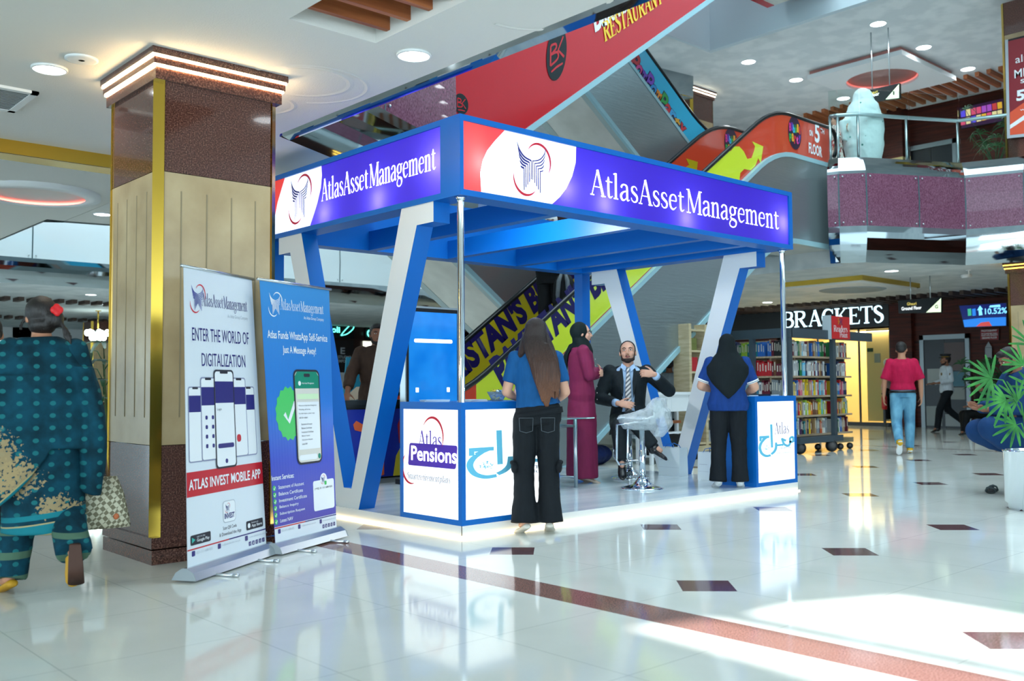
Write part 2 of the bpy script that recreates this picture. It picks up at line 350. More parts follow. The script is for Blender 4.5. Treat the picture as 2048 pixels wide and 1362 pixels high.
# unseen roof added to block the sun; its two openings shape the floor patches
def sunspot(px, py, zz=14.2):
    p = P(px, py, z=0); return tuple((p-SUN_DIR*((zz)/-SUN_DIR.z))[:2])
rb = MB()
G1 = [sunspot(*p) for p in ((1262, 1257), (1430, 1237), (1800, 1310), (2120, 1378), (2120, 1500), (1660, 1366))]
G2 = [sunspot(*p) for p in ((1498, 1231), (1580, 1210), (1800, 1192), (2120, 1245), (2120, 1352), (1800, 1290))]
bmr = bmesh.new()
def loop(pts): return [bmr.verts.new((a, c, 14.2)) for a, c in pts]
out = loop([(-30, -30), (40, -30), (40, 50), (-30, 50)]); g1 = loop(G1); g2 = loop(G2)
ed = []
for lp in (out, g1, g2): ed += [bmr.edges.new((lp[i], lp[(i+1) % len(lp)])) for i in range(len(lp))]
bmesh.ops.triangle_fill(bmr, use_beauty=True, use_dissolve=False, edges=ed)
rme = bpy.data.meshes.new('roof'); bmr.to_mesh(rme); bmr.free(); rme.materials.append(white)
ro = bpy.data.objects.new('roof', rme); COL.objects.link(ro); struct(ro); mod(ro, 'SOLIDIFY', thickness=.05)

# ---------------------------------------------------------------- walls
W = MB(); W.bx(20, 20.3, -14, 6.5, 0, H1); W.bx(20, 20.3, 6.5, 40, 2.62, H1); W.bx(20, 20.3, 9.9, 40, 0, 2.62); struct(W.build('wall_right', redwall))
W = MB(); W.bx(20, 20.3, -14, 40, S1, 8.3); struct(W.build('wall_upper_right', redwall))
W = MB()
for a, c in ((-14, 4.2), (5.15, 6.35), (9.3, 12.0)): W.bx(a, c, 31, 31.2, 0, H1)
W.bx(-14, 12, 31, 31.2, 2.95, H1); struct(W.build('wall_back', white))
W = MB(); W.bx(12.0, 21, 24, 24.2, 0, 4.6); struct(W.build('wall_shopfronts', mat('shopfront_cladding', '#2b1714', .3)))
W = MB(); W.bx(-16, 30, -16, -15.8, S1, 14.1); struct(W.build('wall_added_front', ceil_far))  # unseen wall, added so the upper mirrors reflect it instead of bright sky
W = MB(); W.bx(-16, -15.8, -15.8, 44, S1, 8.0); struct(W.build('wall_added_left', ceil_far))  # unseen, added to dim mirror reflections; kept low to let upper light in
W = MB(); W.bx(8, 30, -16, -15.8, 0, H1); struct(W.build('wall_front', redwall))
# window frames of the entrance hall with the daylight outside
fr = mat('window_frame_metal', '#b8c4c8', .4, .6)
for i, (a, c) in enumerate(((4.2, 5.15), (6.35, 9.3))):
    g = MB(); k = 2 if i == 0 else 4
    for q in range(k+1): x = a+(c-a)*q/k; g.bx(x-.03, x+.03, 31.02, 31.1, 0, 2.95)
    for z in (0.03, 2.2, 2.92): g.bx(a, c, 31.02, 31.1, z-.03, z+.03)
    wo = struct(g.build('window_%d' % (i+1), fr)); gp = MB(); gp.bx(a, c, 31.05, 31.07, 0, 2.95); gp.build('glass', glassm, wo)

# ---------------------------------------------------------------- balcony cladding: mirror, coloured band, mirror
def balcony(name, label, pts, band_m, zs, bulge=.1, glass=True, depth=.25, side=1):
    """pts run so that the atrium lies to the right of the walking direction (side=1)"""
    t = thing(name, label, 'balcony', (pts[0][0], pts[0][1], 0)); o = V((pts[0][0], pts[0][1], 0))
    nrm = []
    for i in range(len(pts)):
        d = V((0, 0, 0))
        for j in (i-1, i):
            if 0 <= j < len(pts)-1: e = V((pts[j+1][0]-pts[j][0], pts[j+1][1]-pts[j][1], 0)).normalized(); d += V((e.y, -e.x, 0))*side
        nrm.append(d.normalized())
    def strip(nm, prof, m):
        mb = MB()
        rows = [[V((p[0], p[1], z))+q*f-o for f, z in prof] for p, q in zip(pts, nrm)]
        k = len(prof); vs = [v for r in rows for v in r]
        back = [V((p[0], p[1], z))-q*.2-o for p, q in zip(pts, nrm) for z in (prof[0][1], prof[-1][1])]
        mb.add(vs+back, [(i*k+j, (i+1)*k+j, (i+1)*k+j+1, i*k+j+1) for i in range(len(pts)-1) for j in range(k-1)])
        return mb.build(nm, m, t)
    z0, z1, z2, z3 = zs
    cv = lambda a, c, f0, f1, q=6: [(f0+(f1-f0)*math.sin(math.pi/2*i/q), a+(c-a)*i/q) for i in range(q+1)]
    strip('lower_mirror_cladding', cv(z0, z1, 0, bulge), mirror)
    strip('band', [(bulge+.012*math.sin(math.pi*i/6), z1+(z2-z1)*i/6) for i in range(7)], band_m)
    strip('upper_mirror_cladding', [(f, z) for f, z in [(bulge-.15*(1-math.cos(math.pi/2*i/6)), z2+(z3-z2)*i/6) for i in range(7)]], mirror)
    st = MB()
    for i, (p, q) in enumerate(zip(pts, nrm)):
        for z in (z1+.06, z2-.06):
            for dx in (-.07, .07):
                if 0 < i < len(pts)-1: c = V((p[0], p[1], z))+q*(bulge+.02)-o+V((-q.y, q.x, 0))*dx; st.ell(c, .018, .018, .018, n=8, k=6)
    if len(pts) > 2: st.build('glass_stud', steel, t)
    for p, q in list(zip(pts, nrm))[1:-1]:
        sm = MB(); c = V((p[0], p[1], 0))+q*(bulge+.004)-o; w_ = V((-q.y, q.x, 0))*.012; d_ = q*.012
        sm.add([c-w_+V((0, 0, z1)), c+w_+V((0, 0, z1)), c+w_+d_*1.2+V((0, 0, (z1+z2)/2)), c-w_+d_*1.2+V((0, 0, (z1+z2)/2)), c+w_+V((0, 0, z2)), c-w_+V((0, 0, z2))], [(0, 1, 2, 3), (3, 2, 4, 5)])
        sm.build('panel_joint', mat('joint_dark_teal', '#3d5a60', .5), t)
    if glass:
        gl = MB(); rl = MB()
        for i in range(len(pts)-1):
            a, c = [V((*pts[j], 0))-nrm[j]*.12-o for j in (i, i+1)]
            L = (c-a).length; k = max(1, round(L/1.4))
            for q in range(k):
                s, e = a.lerp(c, q/k+.012), a.lerp(c, (q+1)/k-.012); w_ = nrm[i]*.006
                gl.add([s-w_+V((0, 0, z3-.05)), e-w_+V((0, 0, z3-.05)), e-w_+V((0, 0, 6.5)), s-w_+V((0, 0, 6.5)), s+w_+V((0, 0, z3-.05)), e+w_+V((0, 0, z3-.05)), e+w_+V((0, 0, 6.5)), s+w_+V((0, 0, 6.5))],
                       [(0, 1, 2, 3), (7, 6, 5, 4), (0, 4, 5, 1), (2, 6, 7, 3), (1, 5, 6, 2), (0, 3, 7, 4)])
                if q: rl.tube([a.lerp(c, q/k)-nrm[i]*.08+V((0, 0, S1)), a.lerp(c, q/k)-nrm[i]*.08+V((0, 0, 6.05))], .022)
            rl.tube([a-nrm[i]*.08+V((0, 0, S1)), a-nrm[i]*.08+V((0, 0, 6.05))], .025)
        rl.tube([V((*p, 6.05))-q*.2-o for p, q in zip(pts, nrm)], .035, 10)
        gl.build('glass_panel', glassm, t); rl.build('handrail', steel, t)
    return t
balcony('balcony_front', 'curved mirror balcony with maroon band and glass railing at the upper right', [(11.45, 3.45), (11.5, 3.28), (11.77, 2.94), (12.7, 2.44), (13.6, 1.95), (13.95, 1.0), (13.95, -5)], maroon, (3.3, 3.95, 4.9, 5.22), side=1)
balcony('balcony_front', 'mirror balcony with maroon band above the left end of the booth sign', [(-.43, 1.95), (1.1, 2.715), (2.67, 3.5)], maroon, (3.3, 3.98, 4.95, 5.25), glass=False)
whiteband = mat('sky_white_glass_band', '#e6f2f5', .08, coat=.5)  # pale base colour stands in for sky reflected in the glass
balcony('balcony_front', 'long mirror balcony with white glass band across the back of the hall', [(x, 15.8) for x in (-12, -6, -1, 1.45, 3.9, 6.35, 8.8, 11.25, 12.6)], whiteband, (3.3, 3.83, 4.85, 5.2), glass=False)
balcony('balcony_front', 'mirror edge of the low ceiling seen past the brass beam at left', [(-.64, 15.7), (-.64, 11), (-.64, 7.8), (-.42, 7.66), (.13, 7.54), (2.67, 6.9)], whiteband, (3.3, 3.83, 4.85, 5.2), glass=False, side=-1)
# mirrored lip along the edge of the near ceiling
lip = MB(); lip.prism([(-.43, 3.325), (-.39, 3.302), (-.33, 3.283), (-.325, 3.33)], lambda a, c: V((a, -14, c)), lambda a, c: V((a, 1.95, c)))
struct(lip.build('trim_1', mirror))

# ---------------------------------------------------------------- pillars
def pillar(name, label, x0, x1, y0, y1, zb, zt, led=True, marble_z=(.75, 2.53), ledm=None, capped=True):
    t = thing(name, label, 'pillar', ((x0+x1)/2, (y0+y1)/2, zb)); ox, oy = (x0+x1)/2, (y0+y1)/2
    def B(nm, m, z0, z1, e=0, mb=None):
        mb = MB(); a, d, k = (x1-x0)/2+e, (y1-y0)/2+e, .05
        mb.prism([(-a+k, -d), (a-k, -d), (a, -d+k), (a, d-k), (a-k, d), (-a+k, d), (-a, d-k), (-a, -d+k)], lambda p, q: V((p, q, z0)), lambda p, q: V((p, q, z1))); return mb.build(nm, m, t)
    hh = zt-zb; c = .03
    B('lower_granite', granite, .17, marble_z[0], -.012); bb = MB(); bb.bx(x0-ox, x1-ox, y0-oy, y1-oy, 0, .09); bb.bx(x0-ox-.004, x1-ox+.004, y0-oy-.004, y1-oy+.004, .1, .17); bb.build('plinth', granite, t)
    B('marble_shaft', marble, marble_z[0]+.004, marble_z[1]-.004, -.012)
    gv = MB()
    for k in range(1, 5):
        q = k/5; W_ = (x1-x0); D_ = (y1-y0)
        gv.bx(x0-ox+.009, x0-ox+.0125, y0-oy+D_*q-.004, y0-oy+D_*q+.004, marble_z[0]+.18, marble_z[1]-.12)
        gv.bx(x0-ox+W_*q-.004, x0-ox+W_*q+.004, y0-oy+.009, y0-oy+.0125, marble_z[0]+.18, marble_z[1]-.12)
    gv.build('shaft_groove', mat('groove_stone', '#8f8268', .8), t)
    B('upper_granite', granite, marble_z[1], hh-.16, -.012)
    for sx in (0, 1):
        for sy in (0, 1):
            g = MB(); a = (x0 if not sx else x1)-ox; d = (y0 if not sy else y1)-oy; kx = 1 if not sx else -1; ky = 1 if not sy else -1
            g.prism([(a, d+ky*.055), (a+kx*.055, d), (a+kx*.06, d+ky*.06)], lambda p, q: V((p, q, .17)), lambda p, q: V((p, q, hh-.16))); g.build('corner_strip', gold, t)
    if capped:
        cp = MB(); cp.bx(x0-ox-.012, x1-ox+.012, y0-oy-.012, y1-oy+.012, hh-.2, hh-.12); cp.bx(x0-ox-.03, x1-ox+.03, y0-oy-.03, y1-oy+.03, hh-.105, hh-.06); cp.bx(x0-ox-.045, x1-ox+.045, y0-oy-.045, y1-oy+.045, hh-.045, hh); cp.bx(x0-ox+.02, x1-ox-.02, y0-oy+.02, y1-oy-.02, hh-.13, hh-.03)
        cp.build('capital', granite, t)
        for z, e in ((hh-.1125, .022), (hh-.0525, .037)):
            ld = MB(); ld.bx(x0-ox-e, x1-ox+e, y0-oy-e, y1-oy+e, z-.0075, z+.0075); ld.build('led_strip', ledm or warmled, t)
    return t
pillar('granite_pillar', 'big granite and beige marble pillar with glowing capital beside the two roll-up banners', -2.07, -1.19, .56, 1.42, 0, 3.32)
pillar('granite_pillar', 'marble pillar with brass edge behind the seated man at the right border', 14.02, 14.9, .5, 1.4, 0, 3.32, ledm=mat('yellow_led_strip', '#ffe27a', .5, emit='#ffc63a', es=6))
pillar('granite_pillar', 'dark upper floor pillar behind the tall red and white poster', 14.02, 14.9, .5, 1.36, 5.0, 8.3, capped=False)
pillar('granite_pillar', 'upper pillar with glowing white capital behind the blue escalator', 14.0, 14.9, 8.4, 9.3, 5.0, 8.3, ledm=mat('white_led_strip', '#fff4e0', .5, emit='#fff0d0', es=12))
pillar('granite_pillar', 'distant granite pillar beside the chandelier at the far left', 5.45, 6.25, 24, 24.8, 0, 3.32, capped=False)

# ---------------------------------------------------------------- ceiling fittings
def downlight(x, y, z, r, label, power=14):
    t = thing('downlight', label, 'ceiling light', (x, y, z), group=None)
    a = MB(); a.lathe([(r*1.12, 0), (r*1.12, -.012), (r, -.018), (r, 0)], n=28); a.build('rim', white, t)
    d = MB(); d.lathe([(r*.99, -.006), (r*.99, -.013), (r*.3, -.016)], n=28); d.build('diffuser', coolled, t)
    light('downlight_lamp', 'SPOT', (x, y, z-.04), power, (.9, .97, 1), r*.8, angle=2.5)
for x, y, s in ((-2.47, 1.42, 'round downlight left of the big pillar capital, next to the speaker'), (-.75, -.44, 'round downlight near the mirrored ceiling edge right of the big pillar'), (-.24, 6.79, 'small downlight half hidden by the left side of the big pillar')): downlight(x, y, H1, .105, s, 18)
for x, y, s in ((13.49, 3.31, 'downlight under the right balcony, just below its mirror edge'), (17.69, 8.81, 'small far downlight to the left above the bookshop')): downlight(x, y, H1, .13, s, 60)
for x, y, s in ((13.6, 6.53, 'upper ceiling downlight beside the blue escalator'), (15.53, 6.52, 'upper ceiling downlight, middle one of the far row'), (17.74, 6.53, 'upper ceiling downlight right above the hanging upper floor sign'), (13.63, 3.52, 'upper ceiling downlight nearest the top border'), (15.65, 3.53, 'upper ceiling downlight, middle one of the near row'), (17.81, 3.5, 'upper ceiling downlight left of the tall poster')): downlight(x, y, 8.3, .15, s, 110)
for x, y, z, s in ((4.4, 19.8, H1, 'tiny far ceiling light above the walking woman'), (3.2, 17.4, H1, 'tiny far ceiling light at the left border')): downlight(x, y, z, .12, s, 60)
sp_ = thing('ceiling_speaker', 'round flat grille speaker set in the ceiling beside the left downlight', 'speaker', (-2.37, 1.08, H1))
a = MB(); a.lathe([(.105, 0), (.105, -.01), (.088, -.014)], n=28); a.build('rim', white, sp_); a = MB(); a.lathe([(.086, -.006), (.08, -.012), (.02, -.014)], n=28); a.build('grille', mat('speaker_grille', '#8f9388', .8), sp_)
vt = thing('ceiling_vent', 'square slatted air vent in the ceiling at the left border', 'vent', (-2.72, 2.35, H1))
a = MB(); a.bx(-.42, .36, -.32, -.27, -.02, 0); a.bx(-.42, .36, .27, .32, -.02, 0); a.bx(.31, .36, -.32, .32, -.02, 0); a.bx(-.42, -.37, -.32, .32, -.02, 0); a.bx(-.04, .0, -.3, .3, -.02, 0); a.build('frame', white, vt)
a = MB()
for k in range(14): y = -.26+k*.04; a.bx(-.38, .32, y, y+.018, -.016, -.004)
a.build('slat', mat('vent_metal', '#8d9496', .5), vt); a = MB(); a.bx(-.38, .32, -.28, .28, -.003, -.001); a.build('backing', darkgap, vt)
sl = thing('slatted_ceiling_box', 'recess with orange wood slats in the near ceiling', 'ceiling panel', (-1.37, -1.57, H1+.2))
for k in range(10):
    a = MB(); y = -1.1+.14+k*.22; a.bx(-.31, .31, y+.6, y+.64, -.16, .0); a.build('slat', wood, sl)
# raised plaster ornaments: shallow rings pressed into the ceiling
orn = MB()
def ring(cx, cy, r0, r1, z, a0=0, a1=360, nn=40):
    prev = None
    for k in range(nn+1):
        t_ = math.radians(a0+(a1-a0)*k/nn); q = [V((cx+r*math.cos(t_), cy+r*math.sin(t_), zz)) for r, zz in ((r0, z), ((r0+r1)/2, z-.0035), (r1, z))]
        if prev: orn.add(prev+q, [(0, 3, 4, 1), (1, 4, 5, 2)])
        prev = q
ring(-1.0, .55, .3, .36, H1-.001, -150, 90); ring(-.95, .6, .42, .46, H1-.001, -170, 60); ring(-1.0, 1.25, .25, .3, H1-.001, -60, 150)
ring(-.7, -1.6, .38, .42, H1-.001, -90, 90); ring(-1.6, 4.9, .55, .62, H1-.001, 0, 200)
struct(orn.build('trim_2', plaster))
gb = MB(); gb.bx(-14, -.43, 3.655, 3.68, 3.2, H1); gb.bx(-14, -.43, 3.66, 3.95, 3.2, 3.21); struct(gb.build('trim_3', gold))
rr = MB(); rr.lathe([(.66, 0), (.66, -.05), (.5, -.055), (.5, -.045), (.6, -.04), (.6, 0)], (-1.25, 5.95, H1), 40, cap=False); struct(rr.build('trim_4', white)); rr = MB(); rr.lathe([(.598, -.012), (.598, -.03), (.585, -.03), (.585, -.012)], (-1.25, 5.95, H1), 40, cap=False); struct(rr.build('trim_7', mat('red_cove_led', '#ffb0a8', .5, emit='#ff6a5a', es=5)))
# dropped square tray with a round pink recess under the upper ceiling
ty = thing('ceiling_tray', 'dropped square ceiling tray with round pink recess above the white-veiled woman', 'ceiling panel', (16.5, 4.9, 8.3))
a = MB(); a.bx(-1.25, 1.25, -1.05, 1.1, -.1, 0); a.build('pink_rebate', pinkp, ty)
bm2 = MB(); R = .78
sq = [(1.35, 1.15), (-1.35, 1.15), (-1.35, -1.1), (1.35, -1.1)]
pts = [(R*math.cos(math.radians(a_)), R*math.sin(math.radians(a_))) for a_ in range(0, 360, 10)]
def sqp(a_):
    c_, s_ = math.cos(math.radians(a_)), math.sin(math.radians(a_)); k = min(1.35/max(abs(c_), 1e-6), (1.12)/max(abs(s_), 1e-6)); return c_*k, s_*k
for i in range(36):
    p0, p1 = pts[i], pts[(i+1) % 36]; q0, q1 = sqp(i*10), sqp(i*10+10)
    bm2.add([(*p0, -.2), (*p1, -.2), (*q1, -.2), (*q0, -.2), (*p0, -.1), (*p1, -.1), (*q1, -.1), (*q0, -.1)], [(0, 1, 2, 3), (0, 4, 5, 1), (3, 2, 6, 7)])
bm2.build('tray', white, ty)
a = MB(); a.lathe([(R*1.0, -.11), (R*.93, -.108), (R*.93, -.104), (.05, -.104)], n=36); a.build('round_recess', mat('pink_glow_inner', '#d9b9b2', .7), ty)  # recess disc tinted with the pink of the cove light
a = MB(); a.lathe([(R*.99, -.125), (R*.99, -.15), (R*.96, -.15), (R*.96, -.125)], n=36, cap=False); a.build('red_led_ring', mat('pink_cove_led', '#e8b0a8', .5, emit='#ff6a5a', es=.5), ty)
# gold edged tray under the lower right ceiling
ty = thing('ceiling_tray', 'dropped ceiling tray with brass edge and oval recess above the bookshop', 'ceiling panel', (15.1, 5.0, H1))
a = MB(); a.bx(-1.35, 1.2, -.95, .95, -.1, 0); a.build('brass_edge', gold, ty); a = MB(); a.bx(-1.3, 1.15, -.9, .9, -.14, -.1); a.build('tray', white, ty)
a = MB(); a.lathe([(.7, -.141), (.66, -.16), (.6, -.142)], n=36); a.build('oval_ring', mat('grey_recess', '#9aa6aa', .7), ty)
# wooden slat rows where the right ceilings meet the walls
for nm, x, z, y0, y1, lb in (('ceiling_slat_row', 18.6, H1, 2.0, 12.5, 'row of dark ceiling slats over the lower right wall'), ('ceiling_slat_row', 18.2, 8.3, 1.6, 9.6, 'row of wooden ceiling slats over the upper right wall')):
    t = thing(nm, lb, 'ceiling slats', (x, y0, z)); q = MB(); k = 0; y = 0
    while y < y1-y0: q.bx(0, 1.3, y, y+.09, -.1, 0); y += .26
    q.build('slat', wood if z > 5 else mat('dark_slat', '#4a3a33', .6), t)
t = thing('ceiling_slat_row', 'row of dark slats in the far left ceiling', 'ceiling slats', (-3, 19, H1)); q = MB()
for k in range(34): q.bx(k*.3, k*.3+.12, 0, .5, -.09, 0)
q.build('slat', mat('dark_slat', '#4a3a33', .6), t)
t = thing('ceiling_slat_row', 'second row of dark slats deeper in the far left ceiling', 'ceiling slats', (-1, 25.2, H1)); q = MB()
for k in range(34): q.bx(k*.3, k*.3+.12, 0, .5, -.09, 0)
q.build('slat', mat('dark_slat', '#4a3a33', .6), t)
# upper bulkhead round the void
bk = MB(); bk.bx(12.36, 12.49, -14, 6.7, 8.29, 11); bk.bx(9.5, 12.49, 6.66, 6.74, 8.29, 11); struct(bk.build('trim_5', mat('pale_blue_grey_paint', '#c3d3da', .6)))
mt = MB()
for a_, c_ in (((12.0, 8.2), (13.5, 8.0)), ((13.5, 8.0), (13.4, 8.7))):
    mt.add([(a_[0], a_[1], 8.3), (c_[0], c_[1], 8.3), (c_[0]-.15, c_[1]-.1, 7.75), (a_[0]-.15, a_[1]-.1, 7.75)], [(0, 1, 2, 3)])
o = struct(mt.build('trim_6', mirror)); mod(o, 'SOLIDIFY', thickness=.04)
# ---------------------------------------------------------------- escalators (35 degrees, 5 m rise)
TAN = .7
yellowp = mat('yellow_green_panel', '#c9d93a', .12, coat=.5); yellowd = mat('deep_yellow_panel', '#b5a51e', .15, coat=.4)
orangep = mat('orange_red_panel', '#c8452c', .14, coat=.4); redp = mat('red_side_panel', '#bb1420', .14, coat=.2)
bluep = mat('sky_blue_panel', '#39b4dc', .15); navy = mat('navy_lettering', '#17104f', .4); rubber = mat('black_handrail_rubber', '#101416', .3)
pale = mat('pale_blue_channel', '#9cc3cc', .35, .2); cream = noisy(mat('cream_soffit_sheet', '#cfcdc2', .3, coat=.2), [(.35, '#c2c0b6'), (.65, '#d9d7cd')], 1.5, 3, (1, 1, 1))
sscl = noisy(mat('satin_steel_cladding', '#9aa6a8', .3, .75), None, 6, 3, (.4, 1, 5), bump=.12, dist=.02)
pinkmir = mat('pink_tinted_steel', '#b98fa5', .2, .7)
def zc(s):
    t = 0
    for k in range(9): q = s-.5+k/8; t += min(max(q*TAN, 0), 5)
    return t/9
def escalator(name, label, x0, dr, y0, y1, zb, side_m, near_m, far_m, sa=-1.1, sb=9.1, soffit=True, clip=None, tall=False):
    t = thing(name, label, 'escalator', (x0, y0, zb)); S = [sa+(sb-sa)*k/52 for k in range(53)]
    lo = lambda s: max(zc(s)-1.37, clip if clip is not None else -99)
    def sheet(nm, fa, fb, ya, yb, m, ss=None):
        ss = ss or S; mb = MB(); n_ = len(ss)
        vs = [(dr*s, y, fz(s)) for y in (ya, yb) for fz in (fa, fb) for s in ss]; fs = []
        for i in range(n_-1):
            a, c, d, e = i, n_+i, 2*n_+i, 3*n_+i
            fs += [(a, a+1, c+1, c), (d, e, e+1, d+1), (a, d, d+1, a+1), (c, c+1, e+1, e)]
        for i in (0, n_-1): fs.append((i, n_+i, 3*n_+i, 2*n_+i))
        mb.add(vs, fs); return mb.build(nm, m, t)
    w_ = y1-y0
    for i, (ya, yb) in enumerate(((0, .16), (w_-.16, w_))):
        sheet('side_cladding', lo, lambda s: zc(s)+.14, ya, yb, side_m)
        sheet('skirt_channel', lambda s: zc(s)+.14, lambda s: zc(s)+.22, ya-.01, yb+.01, pale)
        sheet('side_panel', lambda s: zc(s)+.22, lambda s: zc(s)+.9, (ya+yb)/2-.012, (ya+yb)/2+.012, near_m if i == 0 else far_m)
        pts = [(dr*s, (ya+yb)/2, zc(s)+.93) for s in S]
        e0, e1 = S[0], S[-1]
        a0 = [(dr*(e0-.22*math.sin(a)), (ya+yb)/2, .65+.28*math.cos(a)) for a in (2.6, 2.0, 1.5, 1, .5)]
        a1 = [(dr*(e1+.22*math.sin(a)), (ya+yb)/2, zc(e1)+.65+.28*math.cos(a)) for a in (.5, 1, 1.5, 2.0, 2.6)]
        hr = MB(); hr.tube(a0+pts+a1, .038, 8); hr.build('handrail', rubber, t)
    if soffit: sheet('soffit', lambda s: lo(s)+.005, lambda s: lo(s)+.05, .02, w_-.02, cream)
    sheet('edge_channel', lambda s: lo(s)-.03, lambda s: lo(s)+.06, -.03, .03, pale)
    st = MB(); s = sa
    while s < sb:
        z = zc(s); e = s+.4; a, c = sorted((dr*s, dr*e)); st.bx(a, c, .17, w_-.17, z-.3 if z > .3 else z-.05, max(zc(s+.2), .01)); s = e
    st.build('step', mat('step_metal', '#5f676a', .5, .6), t)
    return t
A0 = escalator('escalator', 'yellow escalator with big navy lettering rising right behind the booth', 2.9, 1, 3.62, 5.0, 0, sscl, orangep, orangep, sa=-.6, clip=-.01)
B0 = escalator('escalator', 'lower steel escalator with cream soffit seen under the booth roof, behind the yellow one', 10.6, -1, 5.45, 6.85, 0, sscl, bluep, bluep, clip=-.01)
C0 = escalator('escalator', 'upper escalator with sky blue panel and coloured letters descending to the right', 10.65, -1, 5.45, 6.85, 5, sscl, bluep, bluep)
D0 = escalator('escalator', 'upper escalator with red side and restaurant lettering above the booth', 2.9, 1, 3.62, 5.0, 5, redp, redp, redp, soffit=True)
def decal(nm, parent, m, polys, y=None, x=None, th=.006):
    """flat sticker on a wall plane, outlined from points of that plane"""
    mb = MB(); o = parent.location
    for po in polys:
        q = [P(a, c, y=y, x=x)-o for a, c in po]; d = V((0, -th, 0)) if y is not None else V((-th, 0, 0))
        mb.prism(list(range(len(q))), lambda *_: V(), lambda *_: V()) if 0 else mb.add(q+[p+d for p in q], [tuple(range(len(q)-1, -1, -1)), tuple(range(len(q), 2*len(q)))]+[(i, (i+1) % len(q), len(q)+(i+1) % len(q), len(q)+i) for i in range(len(q))])
    return mb.build(nm, m, parent)
yn = 3.62+.08-.012; yf = 5.0-.08-.012
INC = V((math.cos(math.atan(TAN)), 0, TAN*math.cos(math.atan(TAN)))); INU = V((-INC.z, 0, INC.x)); XX = V((1, 0, 0)); ZZ = V((0, 0, 1))
# near panel: yellow-green part ending in a blob and an arrow
def strip_y(s0, s1, k=30): return [(s0+(s1-s0)*i/k) for i in range(k+1)]
def band_on(parent, nm, m, y, s0, s1, th=.005, e0=.24, e1=.89):
    mb = MB(); ss = strip_y(s0, s1); o = y-parent.location.y
    lo_ = [(s, o, zc(s)+e0) for s in ss]; hi = [(s, o, zc(s)+e1) for s in ss]; n_ = len(ss)
    mb.add(lo_+hi+[(a, c-th, d) for a, c, d in lo_+hi], [(2*n_+i, 2*n_+i+1, 3*n_+i+1, 3*n_+i) for i in range(n_-1)]+[(0, n_, 3*n_, 2*n_), (n_-1, 2*n_-1, 4*n_-1, 3*n_-1)]+[(n_+i, n_+i+1, 3*n_+i+1, 3*n_+i) for i in range(n_-1)])
    return mb.build(nm, m, parent)
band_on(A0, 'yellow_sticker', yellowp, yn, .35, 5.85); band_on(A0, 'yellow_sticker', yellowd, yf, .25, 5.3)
decal('arrow_sticker', A0, yellowp, [[(1448, 320), (1468, 293), (1478, 293), (1487, 303), (1494, 318), (1503, 316), (1508, 302), (1510, 293), (1504, 283), (1526, 293), (1521, 326), (1516, 316), (1510, 332), (1501, 341), (1488, 338), (1480, 346), (1478, 362), (1440, 372), (1420, 352)]], y=yn, th=.006)
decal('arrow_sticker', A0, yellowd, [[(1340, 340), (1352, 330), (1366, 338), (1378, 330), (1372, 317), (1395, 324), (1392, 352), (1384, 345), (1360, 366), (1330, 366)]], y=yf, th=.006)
def incl_text(nm, parent, s, m, px, py, y, w, h, bold=.02, dz=0):
    o = P(px, py, y=y)-parent.location; o.y -= .008
    return text(nm, s, m, parent, o, INC, INU, w, h, bold)
incl_text('lettering', A0, "PAKISTAN'S BIGGEST", navy, 1005, 776, yn, 3.62, .44, .055)
incl_text('lettering', A0, "PAKISTAN'S BIGGEST", navy, 866, 813, yf, 3.95, .44, .055)
# party emblems and floor note on the upper end
def emblem(parent, px, py, y, r, lean=.0):
    c = P(px, py, y=y)-parent.location; c.y -= .006; f = plane(c, XX, ZZ)
    mb = MB(); disc(mb, f, 0, 0, r*.72, r); mb.build('emblem_disc', mat('dark_emblem', '#2b1230', .4), parent)
    cols = [mat('pink_letter', '#d8338a', .4), mat('violet_letter', '#6b3fb0', .4), mat('cyan_letter', '#38b6d8', .4), mat('green_letter', '#37a84a', .4), mat('gold_letter', '#e0a02c', .4), mat('red_letter', '#cf2e33', .4)]
    for row, (s, zz, hh) in enumerate((('Bubble', .02, .5), ('Party', -.62, .5))):
        W_ = r*1.25/len(s)
        for i, ch in enumerate(s):
            text('emblem_letter', ch, cols[(i+row*3) % 6], parent, f(-r*.62+i*W_, r*zz+r*.06*math.sin(i*2))+V((0, -.004, 0)), XX, ZZ, W_*.95, r*hh, .04)
emblem(A0, 1589, 266, yn, .3); emblem(A0, 1462, 288, yf, .3)
for s, px, py, w_, h_ in (('ON', 1618, 271, .12, .11), ('5', 1629, 284, .17, .36), ('TH', 1640, 266, .14, .09), ('FLOOR', 1617, 306, .46, .2)):
    o = P(px, py, y=yn)-A0.location; o.y -= .008; text('floor_note', s, mat('white_lettering', '#e8eef0', .4), A0, o, V((1, 0, -.03)).normalized(), ZZ, w_, h_, .03)
